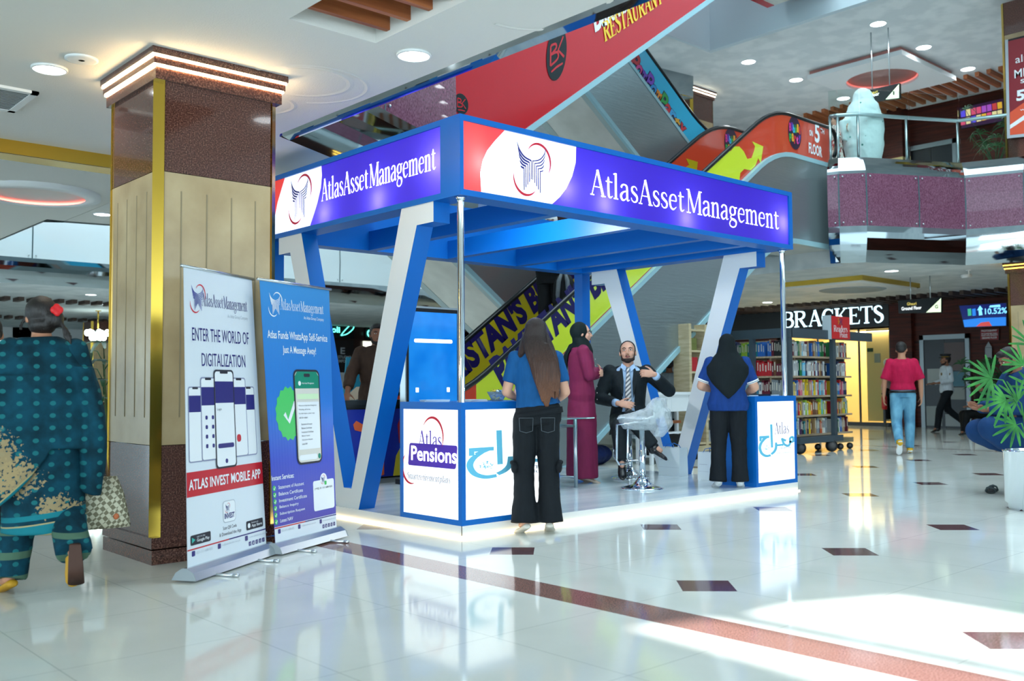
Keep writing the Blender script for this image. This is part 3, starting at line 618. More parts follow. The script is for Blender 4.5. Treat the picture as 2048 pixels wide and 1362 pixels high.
# red side: roundels and restaurant lettering
yd = 3.62-.004
wl = mat('white_lettering', '#e8eef0', .4); ylet = mat('yellow_lettering', '#f0c53c', .4); blk = mat('black_roundel', '#10181b', .3)
def roundel(px, py, rx, rz, sc, xa, za):
    c = P(px, py, y=yd)-D0.location; f = plane(c+V((0, -.004, 0)), xa, za)
    mb = MB(); disc(mb, f, 0, 0, rx, rz); mb.build('roundel', blk, D0)
    g = plane(c+V((0, -.008, 0)), xa, za); mb = MB()
    for pts in ([(-.45, -.35, .1), (-.42, .45, .1)], [(-.42, .45, .1), (-.1, .4, .1), (-.05, .22, .1), (-.4, .08, .1)], [(-.4, .08, .1), (.02, .02, .1), (.05, -.25, .1), (-.45, -.35, .1)], [(.45, .5, .1), (.08, .08, .1), (.5, -.35, .1)], [(-.4, -.62, .09), (.0, -.56, .1), (.4, -.58, .08)]):
        ribbon(mb, [(a*sc, b_*sc, w_*sc) for a, b_, w_ in pts], g, len(pts) > 3)
    mb.build('roundel_letters', redp, D0)
roundel(1113, 106, .24, .37, .34, INC, V((0, 0, 1))); roundel(922, 208, .115, .13, .14, XX, ZZ)
o = P(1209, 84, y=yd)-D0.location; serif('lettering', 'RESTAURANT', ylet, D0, o+V((0, -.006, 0)), INC, V((-.2, 0, 1)).normalized(), 1.62, .27, weight=1.5)
o = P(1190, 66, y=yd)-D0.location; text('lettering', 'Bakhan', wl, D0, o+V((0, -.006, 0)), INC, V((-.2, 0, 1)).normalized(), 1.0, .4, .03)
o = P(878, 204, y=yd)-D0.location; text('lettering', 'nan', wl, D0, o+V((0, -.006, 0)), V((1, 0, .05)), ZZ, .22, .13, .03)
o = P(868, 222, y=yd)-D0.location; serif('lettering', 'RANT', ylet, D0, o+V((0, -.006, 0)), V((1, 0, .03)), ZZ, .34, .11, weight=1.4)
# coloured letters on the blue panel
yb = 5.45+.08-.014
cols = ['#c8323c', '#d23c8c', '#6a3fae', '#7a44b8', '#2f8fd0', '#e08a2c', '#2e9c4c', '#c8323c', '#3aa0d8', '#e0a02c', '#c8323c']
DN = V((INC.x, 0, -INC.z)); DU = V((INC.z, 0, INC.x))
for i, ch in enumerate('PomPomParty'):
    o = P(1256+i*9.6, 128+i*13.2, y=yb)-C0.location; hh = .34 if ch in 'P' else .24
    o = o+V((0, -.004, 0))+DN*.02
    text('lettering_outline', ch, mat('dark_letter_edge', '#2a1238', .5), C0, o-DN*.015-DU*.015, DN, DU, .22, hh+.03, .09)
    text('lettering', ch, mat('letter_%s' % cols[i], cols[i], .4), C0, o+V((0, -.004, 0)), DN, DU, .19, hh, .03)
# ---------------------------------------------------------------- exhibition booth
blue = mat('booth_blue_paint', '#0466bd', .38, spec=.4); bwhite = mat('booth_white_laminate', '#e2e5e6', .35)
PL = .092; FZ0, FZ1, LX, LY = 2.549, 3.161, 4.557, 3.1
booth = thing('exhibition_booth', 'blue and white promotion booth with lit sign fascia and open beam roof', 'booth', (0, 0, 0))
plm = noisy(mat('platform_laminate', '#cfdde2', .14, coat=.3), [(.35, '#c0d0d6'), (.65, '#dbe6ea')], 2.0, 5, (.35, 2.5, 1))
a = MB(); a.bx(.004, LX-.004, .004, LY-.004, .0, PL); a.build('platform_floor', plm, booth)
a = MB(); a.bx(0, LX, 0, .004, .022, PL); a.bx(0, .004, 0, LY, .022, PL); a.bx(LX-.004, LX, 0, LY, .022, PL); a.build('platform_skirting', bwhite, booth)
a = MB(); a.bx(-.012, LX+.01, -.016, -.006, .003, .012); a.bx(-.016, -.006, -.012, LY, .003, .012); a.build('led_strip', mat('plinth_led', '#fff4dc', .5, emit='#ffdca0', es=5), booth)
# fascia: rails around lit panels
FT = .2
def fascia():
    m = MB(); t = .045
    for z0, z1 in ((FZ0, FZ0+t), (FZ1-t, FZ1)):
        m.bx(0, LX, 0, FT, z0, z1); m.bx(0, FT, FT, LY, z0, z1); m.bx(LX-FT, LX, FT, LY, z0, z1); m.bx(FT, LX-FT, LY-FT, LY, z0, z1)
    m.bx(LX-.06, LX, 0, FT, FZ0+t, FZ1-t)
    m.bx(0, .035, 0, .24, FZ0+t, FZ1-t); m.bx(LX-.03, LX, FT, LY, FZ0+t, FZ1-t); m.bx(0, .035, LY-.06, LY, FZ0+t, FZ1-t); m.bx(.2, LX, LY-.03, LY, FZ0+t, FZ1-t)
    m.bx(FT, LX-FT, FT-.02, FT, FZ0+t, FZ1-t); m.bx(FT-.02, FT, FT, LY-FT, FZ0+t, FZ1-t); m.bx(LX-FT, LX-FT+.02, FT, LY-FT, FZ0+t, FZ1-t); m.bx(FT, LX-FT, LY-FT, LY-FT+.02, FZ0+t, FZ1-t)
    return m.build('fascia_frame', blue, booth)
fascia()
def lit(name, col, es, tl):
    """printed translucent sheet of a light box: glows evenly, and the lamps behind shine through"""
    m = bpy.data.materials.new(name); m.use_nodes = True; n, l = m.node_tree.nodes, m.node_tree.links
    for x in list(n): n.remove(x)
    o = n.new('ShaderNodeOutputMaterial'); e = n.new('ShaderNodeEmission'); t = n.new('ShaderNodeBsdfTranslucent'); g = n.new('ShaderNodeBsdfPrincipled'); ad = n.new('ShaderNodeAddShader'); mx = n.new('ShaderNodeMixShader')
    c = lin(col); e.inputs[0].default_value = (*c, 1); e.inputs[1].default_value = es; t.inputs[0].default_value = (*[min(1, q*tl+.12) for q in c], 1)
    g.inputs['Base Color'].default_value = (*c, 1); g.inputs['Roughness'].default_value = .25; mx.inputs[0].default_value = .5
    l.new(t.outputs[0], mx.inputs[1]); l.new(g.outputs[0], mx.inputs[2]); l.new(mx.outputs[0], ad.inputs[0]); l.new(e.outputs[0], ad.inputs[1]); l.new(ad.outputs[0], o.inputs[0])
    m.diffuse_color = (*c, 1); return m
Lpurple = lit('lit_purple_sheet', '#3f2aa8', .5, 2.4); Lred = lit('lit_red_sheet', '#f0402c', .5, 1.1); Lwhite = lit('lit_white_sheet', '#ffffff', .5, .9)
logo_b = mat('logo_indigo', '#2b2a7a', .5); logo_r = mat('logo_red', '#d8283a', .5); signwhite = mat('sign_white_letter', '#ffffff', .5, emit='#ffffff', es=.75)
def logo(parent, f, s, mi=logo_b, mr=logo_r, flip=1):
    """winged mark between two swooshes; f maps (a, b) about the centre, s = overall height"""
    mb = MB(); g = lambda a, c: f(a*s, c*s)
    for i in range(5):
        for sd in (-1, 1):
            w_ = .036 if sd < 0 else .022; x1 = .022+.05*i; y1 = .13-.045*i; tx, ty = .4-.022*i, .45-.115*i
            ribbon(mb, [(sd*tx, ty, .008), (sd*(x1+(tx-x1)*.84), y1+(ty-y1)*.55, w_), (sd*(x1+(tx-x1)*.5), y1+(ty-y1)*.17, w_*1.15), (sd*x1, y1, w_)], g)
            ribbon(mb, [(sd*x1, y1+.012, .024), (sd*x1, -.25-.06*i, .024)], g, False)
    mb.build('logo_mark', mi, parent)
    mb = MB(); arc_taper(mb, g, .18, .14, .34, .36, 150, -35, .055); arc_taper(mb, g, -.16, -.22, .34, .36, 150+20, 330-10, .055); mb.build('logo_swoosh', mr, parent)
# front sign
pz0, pz1 = FZ0+.045, FZ1-.045; yy = .018
sg = MB(); sg.add([(.93, yy, pz0), (LX-.06, yy, pz0), (LX-.06, yy, pz1), (.93, yy, pz1)], [(0, 1, 2, 3)]); sg.build('sign_panel', Lpurple, booth)
wpoly = [(965, 386), (963, 345), (968, 320), (977, 300), (992, 281), (1012, 264), (1155, 298), (1154, 325), (1147, 352), (1135, 377), (1122, 394), (1106, 409)]
pw = [P(a_, c_, y=0) for a_, c_ in wpoly]
cl = lambda q: min(max(q, pz0), pz1)
mb = MB(); q = [(p.x, yy-.003, cl(p.z)) for p in pw]; q[0] = (q[0][0], yy-.003, pz0); q[11] = (q[11][0], yy-.003, pz0); q[5] = (q[5][0], yy-.003, pz1); q[6] = (q[6][0], yy-.003, pz1)
mb.add(q, [tuple(range(len(q)))]); mb.build('sign_white_area', Lwhite, booth)
mb = MB(); q2 = [(.035, yy-.003, pz0), q[0], q[1], q[2], q[3], q[4], q[5], (.035, yy-.003, pz1)]; mb.add(q2, [tuple(range(8))]); mb.build('sign_red_area', Lred, booth)
c = P(1066, 334, y=0); logo(booth, plane((c.x, yy-.006, c.z), XX, ZZ), .40)
serif('sign_lettering', 'AtlasAsset Management', signwhite, booth, (1.43, yy-.006, 2.735), XX, ZZ, 2.87, .225, weight=1.15)
# left sign (reads from the back towards the front corner)
xx = .018; YY = V((0, -1, 0))
sg = MB(); sg.add([(xx, 2.2, pz0), (xx, .24, pz0), (xx, .24, pz1), (xx, 2.2, pz1)], [(0, 1, 2, 3)]); sg.build('sign_panel', Lpurple, booth)
bd = [P(a_, c_, x=0) for a_, c_ in ((640, 331), (641, 350), (639, 375), (632, 405), (626, 425), (617, 446))]
mb = MB(); q = [(xx-.003, bd[0].y, pz1)]+[(xx-.003, p.y, p.z) for p in bd[1:-1]]+[(xx-.003, bd[-1].y, pz0), (xx-.003, 2.98, pz0), (xx-.003, 2.86, 2.75), (xx-.003, 2.8, 2.9), (xx-.003, 2.66, pz1)]
mb.add(q, [tuple(range(len(q)))]); mb.build('sign_white_area', Lwhite, booth)
mb = MB(); mb.add([(xx-.003, 3.04, pz0), (xx-.003, 2.98, pz0), (xx-.003, 2.86, 2.75), (xx-.003, 2.8, 2.9), (xx-.003, 2.66, pz1), (xx-.003, 3.04, pz1)], [tuple(range(6))]); mb.build('sign_red_area', Lred, booth)
c = P(597, 395, x=0); logo(booth, plane((xx-.006, c.y, c.z), YY, ZZ), .40)
serif('sign_lettering', 'AtlasAsset Management', signwhite, booth, (xx-.006, 1.99, 2.79), YY, ZZ, 1.69, .2, weight=1.05)
for x, y, z in ((.22, .12, 2.82), (1.62, .13, 2.68), (2.75, .13, 2.68), (4.4, .12, 2.82), (.75, .13, 2.85), (1.15, .13, 2.75)): light('sign_lamp', 'POINT', (x, y, z), 1.5, (.92, .92, 1), .03)
for y, z in ((.32, 2.85), (1.1, 2.68), (1.95, 2.68), (2.45, 2.8)): light('sign_lamp', 'POINT', (.13, y, z), 1.5, (.92, .92, 1), .03)
# roof beams
for x in (1.13, 2.18, 3.22, 3.9):
    a = MB(); a.bx(x, x+.1, FT-.02, LY-FT+.02, FZ0+.002, FZ0+.2); a.build('roof_beam', blue, booth)
fc = P(985, 421, z=2.74)
fx = thing('floodlight', 'glaring white flood lamp clipped under the booth roof near the front corner', 'lamp', fc)
a = MB(); a.bx(-.13, .13, -.05, .05, 0, .05); a.bx(-.02, .02, -.01, .01, .05, .1); a.build('housing', mat('lamp_housing_white', '#dfe5e8', .4), fx)
a = MB(); a.bx(-.12, .12, -.045, .045, -.012, 0); a.build('lens', mat('flood_lens', '#ffffff', .5, emit='#f4fbff', es=30), fx)
light('floodlight_lamp', 'SPOT', fc+V((.02, 0, -.03)), 60, (.92, .97, 1), .06, rot=(0, math.radians(-62), 0), angle=2.6)
light('floodlight_lamp', 'POINT', fc+V((.02, 0, -.06)), 25, (.92, .97, 1), .05)
# side frames: flange, slanted leg, foot, mirrored
half = [(.34, FZ0), (.76, FZ0), (1.49, .26), (1.55, .26)]; inner = [(1.55, PL), (1.38, PL), (.555, 2.39), (.34, 2.39)]
poly = half+[(3.1-a_, z) for a_, z in reversed(half[:-1])]+[(3.1-a_, z) for a_, z in reversed(inner[1:])]+inner[1:]
def side_frame(x0, x1):
    o = []
    n_ = len(poly); body = MB()
    hull = poly
    v0 = [(x0, a_, z) for a_, z in hull]; v1 = [(x1, a_, z) for a_, z in hull]
    body.add(v0+v1, [tuple(range(n_)), tuple(range(2*n_-1, n_-1, -1))]+[(i, (i+1) % n_, n_+(i+1) % n_, n_+i) for i in range(n_)])
    body.build('side_frame', blue, booth)
    f = MB(); e = .002
    f.add([(x0-e, a_, z) for a_, z in hull], [tuple(range(n_))]); fo = f.build('side_frame_face', bwhite, booth)
side_frame(.012, .17); side_frame(4.385, 4.55)
for x, y in ((4.41, 2.95), (.03, 2.95)):
    a = MB(); a.bx(x, x+.14, y, y+.14, PL, FZ0); a.build('corner_post', blue, booth)
for x, y in ((.06, .07), (4.5, .1)):
    a = MB(); a.lathe([(.045, .985), (.045, .995), (.027, 1.0), (.027, 2.51), (.03, 2.525), (.052, 2.549)], (x, y, 0), 20); a.build('chrome_pole', chrome, booth)
# light-box counters
Lbox = mat('counter_light_sheet', '#ffffff', .4, emit='#fbfdff', es=.55)
def counter(label, x0, y0, wx, wy, faces):
    t = thing('light_box_counter', label, 'counter', (x0, y0, PL)); h = .907; e = .04
    a = MB(); a.bx(.013, wx-.013, .013, wy-.013, .01, h-.014)
    for x in (0, wx-e):
        for y in (0, wy-e): a.bx(x, x+e, y, y+e, e, h-.055)
    for z0, z1 in ((0, e), (h-.055, h)):
        a.bx(0, wx, 0, e, z0, z1); a.bx(0, wx, wy-e, wy, z0, z1); a.bx(0, e, e, wy-e, z0, z1); a.bx(wx-e, wx, e, wy-e, z0, z1)
    a.bx(e, wx-e, e, wy-e, h-.012, h); a.build('body', blue, t)
    for fc_ in faces:
        s = MB()
        if fc_ == 'f': s.bx(e, wx-e, .006, .012, e, h-.055)
        else: s.bx(.006, .012, e, wy-e, e, h-.055)
        s.build('light_panel', Lbox, t)
    return t
c1 = counter('lit white counter with blue frame at the front corner, pensions logo on its left face', .002, .002, 1.02, .772, 'fs')
c2 = counter('narrow lit counter with blue frame at the right end, beside the woman in black headscarf', 3.795, .002, .758, .5, 'f')
lilac = mat('print_violet', '#5b35b5', .5); ltblue = mat('print_light_blue', '#6cc6e6', .5); grey_p = mat('print_grey', '#8d92a4', .5); indigo = mat('print_indigo', '#2f2a74', .5)
# pensions logo on the left face (x = 0): reading direction is -y
f = plane((.004, .772, 0), YY, ZZ); g = lambda a_, c_: f(a_, c_)
def onface(px, py): p = P(px, py, x=0); return .772-p.y, p.z-PL
u0, v0 = onface(836, 893); u1, _ = onface(877, 893); serif('logo_word', 'Atlas', lilac, c1, g(u0, v0)+V((-.001, 0, 0)), YY, ZZ, .3, .125, weight=1.0)
mb = MB(); u0, v0 = onface(815, 930); u1, v1 = onface(913, 905); mb.flat(rrect(u0, .70, v0, v0+.175, .02), lambda a_, c_: g(a_+(c_-v0)*.12, c_)); mb.build('logo_banner', lilac, c1)
text('logo_word', 'Pensions', signwhite, c1, g(u0+.045, v0+.04)+V((-.003, 0, 0)), YY, ZZ, .57, .115, .022)
u0, v0 = onface(819, 966); serif('logo_line', 'Smart retirement plans', grey_p, c1, g(.085, .305)+V((-.001, 0, 0)), YY, ZZ, .56, .052, slant=.25, weight=1.15)
mb = MB(); arc_taper(mb, lambda a_, c_: g(a_, c_)+V((-.001, 0, 0)), .415, .64, .135, .15, 150, -30, .02); arc_taper(mb, lambda a_, c_: g(a_, c_)+V((-.002, 0, 0)), .15, .40, .12, .13, 130, 290, .022); mb.build('logo_swoosh', logo_r, c1)
# calligraphic logo on the front faces
def calligraphy(parent, f, w_):
    """the light blue word sign with Atlas above it; f maps (0..1, 0..1) of the printed block"""
    mb = MB(); k = .075
    ribbon(mb, [(.02, .62, k*1.05), (.3, .62, k*1.05)], f, False); ribbon(mb, [(.24, .62, k), (.1, .52, k*.9)], f, False); ribbon(mb, [(.05, .6, k*.8), (.05, .5, k*.8)], f, False)
    ribbon(mb, [(.17, .55, k*.6), (.07, .45, k), (.03, .3, k), (.08, .13, k), (.2, .04, k), (.33, .05, k*.9)], f)
    ribbon(mb, [(.36, 1.0, k*.85), (.37, .28, k*.85)], f, False)
    ribbon(mb, [(.34, .08, k*.9), (.42, .14, k), (.48, .25, k), (.49, .43, k*.8)], f)
    ribbon(mb, [(.5, .34, k*.8), (.7, .34, k*.8)], f, False)
    ribbon(mb, [(.66, .55, k*.9), (.72, .36, k*.9), (.84, .3, k*.9), (.9, .38, k*.9), (.9, .52, k*.9), (.98, .56, k*.9), (.99, .42, k*.9), (.88, .42, k*.7)], f); ribbon(mb, [(.66, .52, k*.9), (.78, .46, k*.9)], f, False)
    mb.build('logo_calligraphy', ltblue, parent)
    mb = MB(); random.seed(3)
    for i in range(26):
        a_ = random.uniform(0, 6.28); r_ = random.uniform(.01, .075); c_ = (.21+r_*math.cos(a_), .27+r_*1.0*math.sin(a_)); d = random.uniform(0, 3)
        ribbon(mb, [(c_[0], c_[1], .01), (c_[0]+.03*math.cos(d), c_[1]+.03*math.sin(d), .01)], f, False)
    mb.build('logo_rosette', ltblue, parent)
ff = plane((.055, .002, .0), XX, ZZ); calligraphy(c1, lambda a_, c_: ff(a_*.88, .33+c_*.36)+V((0, 0, 0)), 1)
serif('logo_word', 'Atlas', indigo, c1, ff(.46, .555), XX, ZZ, .33, .13, weight=.8)
text('logo_line', 'Islamic', grey_p, c1, ff(.53, .375), XX, ZZ, .3, .04); text('logo_line', 'products', grey_p, c1, ff(.49, .335), XX, ZZ, .38, .035)
ff2 = plane((.055, .002, .0), XX, ZZ); calligraphy(c2, lambda a_, c_: ff2(a_*.64, .29+c_*.33), 1)
serif('logo_word', 'Atlas', indigo, c2, ff2(.29, .515), XX, ZZ, .27, .12, weight=.8)
text('logo_line', 'Islamic', grey_p, c2, ff2(.38, .36), XX, ZZ, .22, .03); text('logo_line', 'products', grey_p, c2, ff2(.33, .305), XX, ZZ, .3, .03)
# ---------------------------------------------------------------- people
def fabric(name, col, rough=.75, bump=.25, scale=28, stretch=(1, 1, .35), var=.12):
    c = lin(col); lo_ = tuple(q*(1-var) for q in c); hi = tuple(min(1, q*(1+var)) for q in c)
    if name in MATS: return MATS[name]
    return noisy(mat(name, col, rough, spec=.25), [(.3, lo_), (.7, hi)], scale, 3, stretch, bump=bump, dist=.012)
skin_l = mat('skin_light', '#d2a087', .5, spec=.35); skin_m = mat('skin_tan', '#b98468', .5, spec=.35); skin_d = mat('skin_brown', '#8e5f48', .5, spec=.35)
hair_k = noisy(mat('hair_black', '#14100f', .42), [(.3, '#0b0909'), (.7, '#221a18')], 40, 3, (6, 6, .6), bump=.5, dist=.01)
wrinkle = bpy.data.textures.new('cloth_wrinkle', 'CLOUDS'); wrinkle.noise_scale = .11; wrinkle.noise_depth = 2
fold = bpy.data.textures.new('cloth_fold', 'CLOUDS'); fold.noise_scale = .22; fold.noise_depth = 2
def blob(mb, name, m, parent, vox=.012, smooth=5, wr=0, tex=None):
    """one continuous surface from overlapping closed shapes"""
    o = mb.build(name, m, parent)
    mod(o, 'REMESH', mode='VOXEL', voxel_size=vox, use_smooth_shade=True)
    if smooth: mod(o, 'SMOOTH', factor=.5, iterations=smooth)
    if wr: mod(o, 'DISPLACE', texture=tex or wrinkle, strength=wr, mid_level=.5, texture_coords='LOCAL')
    return o
def rotm(yaw=0, pitch=0, roll=0): return Matrix.Rotation(yaw, 3, 'Z') @ Matrix.Rotation(pitch, 3, 'X') @ Matrix.Rotation(roll, 3, 'Y')
def joints(**k):
    J = dict(pel=(0, 0, .93), wai=(0, 0, 1.08), che=(0, 0, 1.27), nek=(0, -.015, 1.455), head=(0, .012, 1.585),
             shL=(-.17, 0, 1.395), shR=(.17, 0, 1.395), elL=(-.215, -.03, 1.12), elR=(.215, -.03, 1.12), wrL=(-.225, .05, .89), wrR=(.225, .05, .89),
             hiL=(-.088, 0, .9), hiR=(.088, 0, .9), knL=(-.1, .02, .48), knR=(.1, .02, .48), anL=(-.1, -.02, .085), anR=(.1, -.02, .085), toL=(-.115, .14, .03), toR=(.115, .14, .03),
             hdL=(0, .1, -1), hdR=(0, .1, -1), hnL=(1, 0, 0), hnR=(-1, 0, 0), curl=.35, curlL=None, curlR=None, yaw=0, pitch=0, roll=0, w=1.0, d=1.0, hipw=1.0)
    J.update(k); return {a: V(b) if isinstance(b, tuple) else b for a, b in J.items()}
def spine(J, e=0, top=1, bottom=0):
    """rings of the trunk, grown by e"""
    hl = (J['hiR']-J['hiL']).normalized(); sl = (J['shR']-J['shL']).normalized(); sm = (J['shL']+J['shR'])/2
    low = J['pel']+(J['pel']-J['wai']).normalized()*.07
    R = [(low, .15*J['hipw'], .105, 0), (J['pel'], .165*J['hipw'], .118, .1), (J['wai'], .138, .1, .45), (J['che'], .158*J['w'], .115*J['d'], .8), (sm+(J['che']-sm)*.3, .165*J['w'], .1*J['d'], .95), (sm+(J['nek']-sm)*.35, .125*J['w'], .075, 1), (J['nek'], .066, .062, 1)]
    R = R[bottom:len(R)-(1-top)]; out = []
    for i, (c, a, b_, t) in enumerate(R):
        p = R[max(i-1, 0)][0]; q = R[min(i+1, len(R)-1)][0]; ax = (q-p).normalized(); la = hl.lerp(sl, t).normalized(); la = (la-ax*la.dot(ax)).normalized(); fw = ax.cross(la)
        out.append((c, la*(a+e), fw*(b_+e)))
    return out
def hand(mb, wr, d, n_, side, curl, s=1):
    d = d.normalized(); n_ = (n_-d*n_.dot(d)).normalized(); lat = d.cross(n_)*side       # lat points to the thumb side
    K = wr+d*.088*s
    mb.loft([(wr-d*.02*s, lat*.026*s, n_*.02*s), (wr+d*.01*s, lat*.028*s, n_*.018*s), (wr+d*.045*s, lat*.04*s, n_*.016*s), (K, lat*.042*s, n_*.0135*s), (K+d*.012*s, lat*.036*s, n_*.009*s)], 12)
    for i, L in enumerate((.072, .082, .076, .06)):
        b_ = K+lat*(.031-.0205*i)*s; dd = (d+lat*(.06-.05*i)).normalized(); c = curl*(1+.12*i)
        for j, (f, r0, r1) in enumerate(((.45, .0092, .0085), (.32, .0085, .0078), (.25, .0078, .0066))):
            a = c*(.55+.5*j); dd = (dd*math.cos(a)+n_*math.sin(a)).normalized(); e = b_+dd*L*f*s; mb.cap(b_, r0*s, e, r1*s, 8); b_ = e
    b_ = wr+d*.022*s+lat*.028*s+n_*.004*s; dd = (d*.62+lat*.75+n_*.3).normalized()
    for j, (f, r0, r1) in enumerate(((.042, .013, .0105), (.032, .0105, .009), (.024, .009, .0072))):
        e = b_+dd*f*s; mb.cap(b_, r0*s, e, r1*s, 8); b_ = e; dd = (dd+d*.28+n_*.22*curl-lat*.12).normalized()
def limb(mb, ps, rs, n=14):
    for i in range(len(ps)-1): mb.cap(ps[i], rs[i], ps[i+1], rs[i+1], n)
def hmat(J): return rotm(J['yaw'], J['pitch'], J['roll'])
def HP(J): M = hmat(J); return lambda x, y, z: J['head']+M @ V((x, y, z))
def body(t, J, skin, vox=.009, hands='LR', feet=False, face=True, arms=(.05, .04, .037, .027), legs=(.085, .056, .058, .036), extra=None):
    mb = MB(); M = hmat(J); h = HP(J)
    mb.loft(spine(J), 18)
    mb.cap(J['nek']+(J['che']-J['nek']).normalized()*.04, .062, J['head']+M @ V((0, -.012, -.06)), .052, 14)
    mb.ell(h(0, -.012, .03), .074, .094, .084, M, 20, 14); mb.ell(h(0, .018, -.035), .06, .068, .075, M, 18, 12); mb.ell(h(0, .052, -.088), .03, .026, .024, M)
    if face:
        mb.cap(h(0, .084, .012), .009, h(0, .106, -.024), .0125, 8); mb.ell(h(-.011, .094, -.03), .009, .011, .008, M, 8, 6); mb.ell(h(.011, .094, -.03), .009, .011, .008, M, 8, 6)
        mb.ell(h(0, .07, .034), .055, .018, .012, M); mb.ell(h(0, .077, -.054), .024, .014, .007, M); mb.ell(h(0, .075, -.064), .021, .014, .008, M)
        for s in (-1, 1): mb.ell(h(s*.042, .052, -.022), .024, .026, .024, M)
    for s in (-1, 1): mb.ell(h(s*.077, -.012, -.008), .011, .022, .031, M @ Matrix.Rotation(s*-.25, 3, 'Z'), 10, 8)
    for s, q in ((-1, 'L'), (1, 'R')):
        mb.cap(J['sh'+q]*.92+J['che']*.08, .058, J['sh'+q], .054); limb(mb, [J['sh'+q], J['el'+q], J['el'+q].lerp(J['wr'+q], .3), J['wr'+q]], [arms[0], arms[1], arms[2]*1.06, arms[3]])
        if q in hands: hand(mb, J['wr'+q], J['hd'+q], J['hn'+q], s, J['curl'+q] if J['curl'+q] is not None else J['curl'])
        limb(mb, [J['hi'+q], J['kn'+q], J['kn'+q].lerp(J['an'+q], .35), J['an'+q]], [legs[0], legs[1], legs[2], legs[3]])
        an, to = J['an'+q], J['to'+q]; f = (to-an).normalized(); mb.cap(an, .034, an+f*.07, .024)
        if feet: an, to = J['an'+q], J['to'+q]; f = (to-an).normalized(); mb.cap(an-f*.03+V((0, 0, -.02)), .036, to, .03, 12); mb.cap(an, .036, an-f*.035+V((0, 0, -.035)), .034)
    if extra: extra(mb)
    o = blob(mb, 'body', skin, t, vox, 3)
    if face:
        wh = mat('eye_white', '#e8e4de', .3); dk = mat('eye_dark', '#1a100c', .2)
        for s in (-1, 1):
            e = MB(); e.cur = 0; e.ell(h(s*.031, .0755, .011), .0125, .008, .0055, M, 12, 8); e.cur = 1; e.ell(h(s*.031, .0808, .011), .0062, .004, .0056, M, 10, 6); e.build('eye', [wh, dk], t)
            b_ = MB(); b_.tube([h(s*.014, .0885, .028), h(s*.032, .088, .035), h(s*.052, .072, .029)], [.003, .0042, .002], 6); b_.build('eyebrow', hair_k, t)
        l_ = MB(); l_.tube([h(-.023, .081, -.058), h(-.01, .0905, -.0565), h(.01, .0905, -.0565), h(.023, .081, -.058)], [.002, .0045, .0045, .002], 6); l_.tube([h(-.02, .081, -.062), h(0, .0895, -.066), h(.02, .081, -.062)], [.002, .0052, .002], 6); l_.build('lips', mat('lip_colour', '#9c5a52', .5), t)
    return o
def short_hair(t, J, m=None, recede=0, name='hair'):
    mb = MB(); M = hmat(J); h = HP(J)
    mb.ell(h(0, -.022-.012*recede, .044), .081, .092, .084, M, 18, 12); mb.ell(h(0, -.055, -.005), .07, .052, .062, M, 16, 10)
    for s in (-1, 1): mb.ell(h(s*.07, -.012, .012), .013, .03, .04, M)
    if not recede: mb.ell(h(0, .035, .088), .062, .05, .032, M)
    return blob(mb, name, m or hair_k, t, .008, 3, .006)
def beard(t, J, full=1):
    mb = MB(); M = hmat(J); h = HP(J)
    mb.ell(h(0, .05, -.088), .04, .036, .03, M); 
    for s in (-1, 1): mb.cap(h(s*.062, .0, -.02), .012, h(s*.05, .03, -.075), .019, 10); mb.cap(h(s*.05, .03, -.075), .019, h(s*.015, .066, -.092), .02, 10)
    mb.tube([h(-.026, .078, -.056), h(-.012, .0915, -.046), h(.012, .0915, -.046), h(.026, .078, -.056)], [.004, .0055, .0055, .004], 6)
    return blob(mb, 'beard', mat('beard_dark', '#2a1d18', .7), t, .006, 2, .004)
def torso_cloth(mb, J, e=.016, hem=0, top=1, hemw=0):
    R = spine(J, e, top); d = (J['pel']-J['wai']).normalized()
    if hem: c, u, v = R[0]; R = [(c+d*hem, u*(1+hemw), v*(1+hemw))]+R
    mb.loft(R, 20)
def sleeve(mb, J, q, r, frac=1, e=0):
    sh, el, wr = J['sh'+q], J['el'+q], J['wr'+q]
    mb.cap(sh*.85+J['che']*.15, r[0], sh, r[0]*1.03)
    if frac <= 1: p = sh.lerp(el, frac); mb.tube([sh, p], [r[0], r[1]], 16)
    else: mb.cap(sh, r[0], el, r[1], 16); p = el.lerp(wr, frac-1); mb.tube([el, p], [r[1], r[2]], 16); mb.cap(el, r[1], el, r[1])
def legs_cloth(mb, J, r, e=.018, bottom=1, frac=1):
    R = spine(J, e); mb.loft(R[:2]+[(R[1][0].lerp(R[2][0], .55), R[1][1].lerp(R[2][1], .55), R[1][2].lerp(R[2][2], .55))], 18)
    for q in 'LR':
        h_, k, a = J['hi'+q], J['kn'+q], J['an'+q]; a2 = k.lerp(a, frac)
        mb.cap(h_, r[0], k, r[1], 16); mb.cap(k, r[1], k.lerp(a2, .55), r[2], 16); mb.tube([k.lerp(a2, .5), a2], [r[2], r[3]], 16)
def shoe(t, J, q, m, name='shoe', fat=1, low=False):
    an, to = J['an'+q], J['to'+q]; f = (to-an); f = f.normalized(); up = V((0, 0, 1)); up = (up-f*up.dot(f)).normalized(); la = f.cross(up); mb = MB()
    heel = an-f*.045-up*.045; L = (to-heel).length+.02
    R = []
    for s, w_, hh in ((-.06, .018, .024), (0, .034, .04), (.2, .04, .05 if not low else .036), (.42, .04, .046 if not low else .03), (.65, .047, .036), (.88, .043, .028), (1.0, .02, .016)):
        c = heel+f*(L*s); R.append((c+up*(hh*.55-.012), la*w_*fat, up*hh*.6))
    mb.loft(R, 14)
    if not low: mb.cap(an, .046, an-up*.03, .046)
    return blob(mb, name, m, t, .008, 3)
def person(label, loc, rz, H, group=None): 
    t = thing('person', label, 'person', loc, rz); s = H/1.7; t.scale = (s, s, s); return t
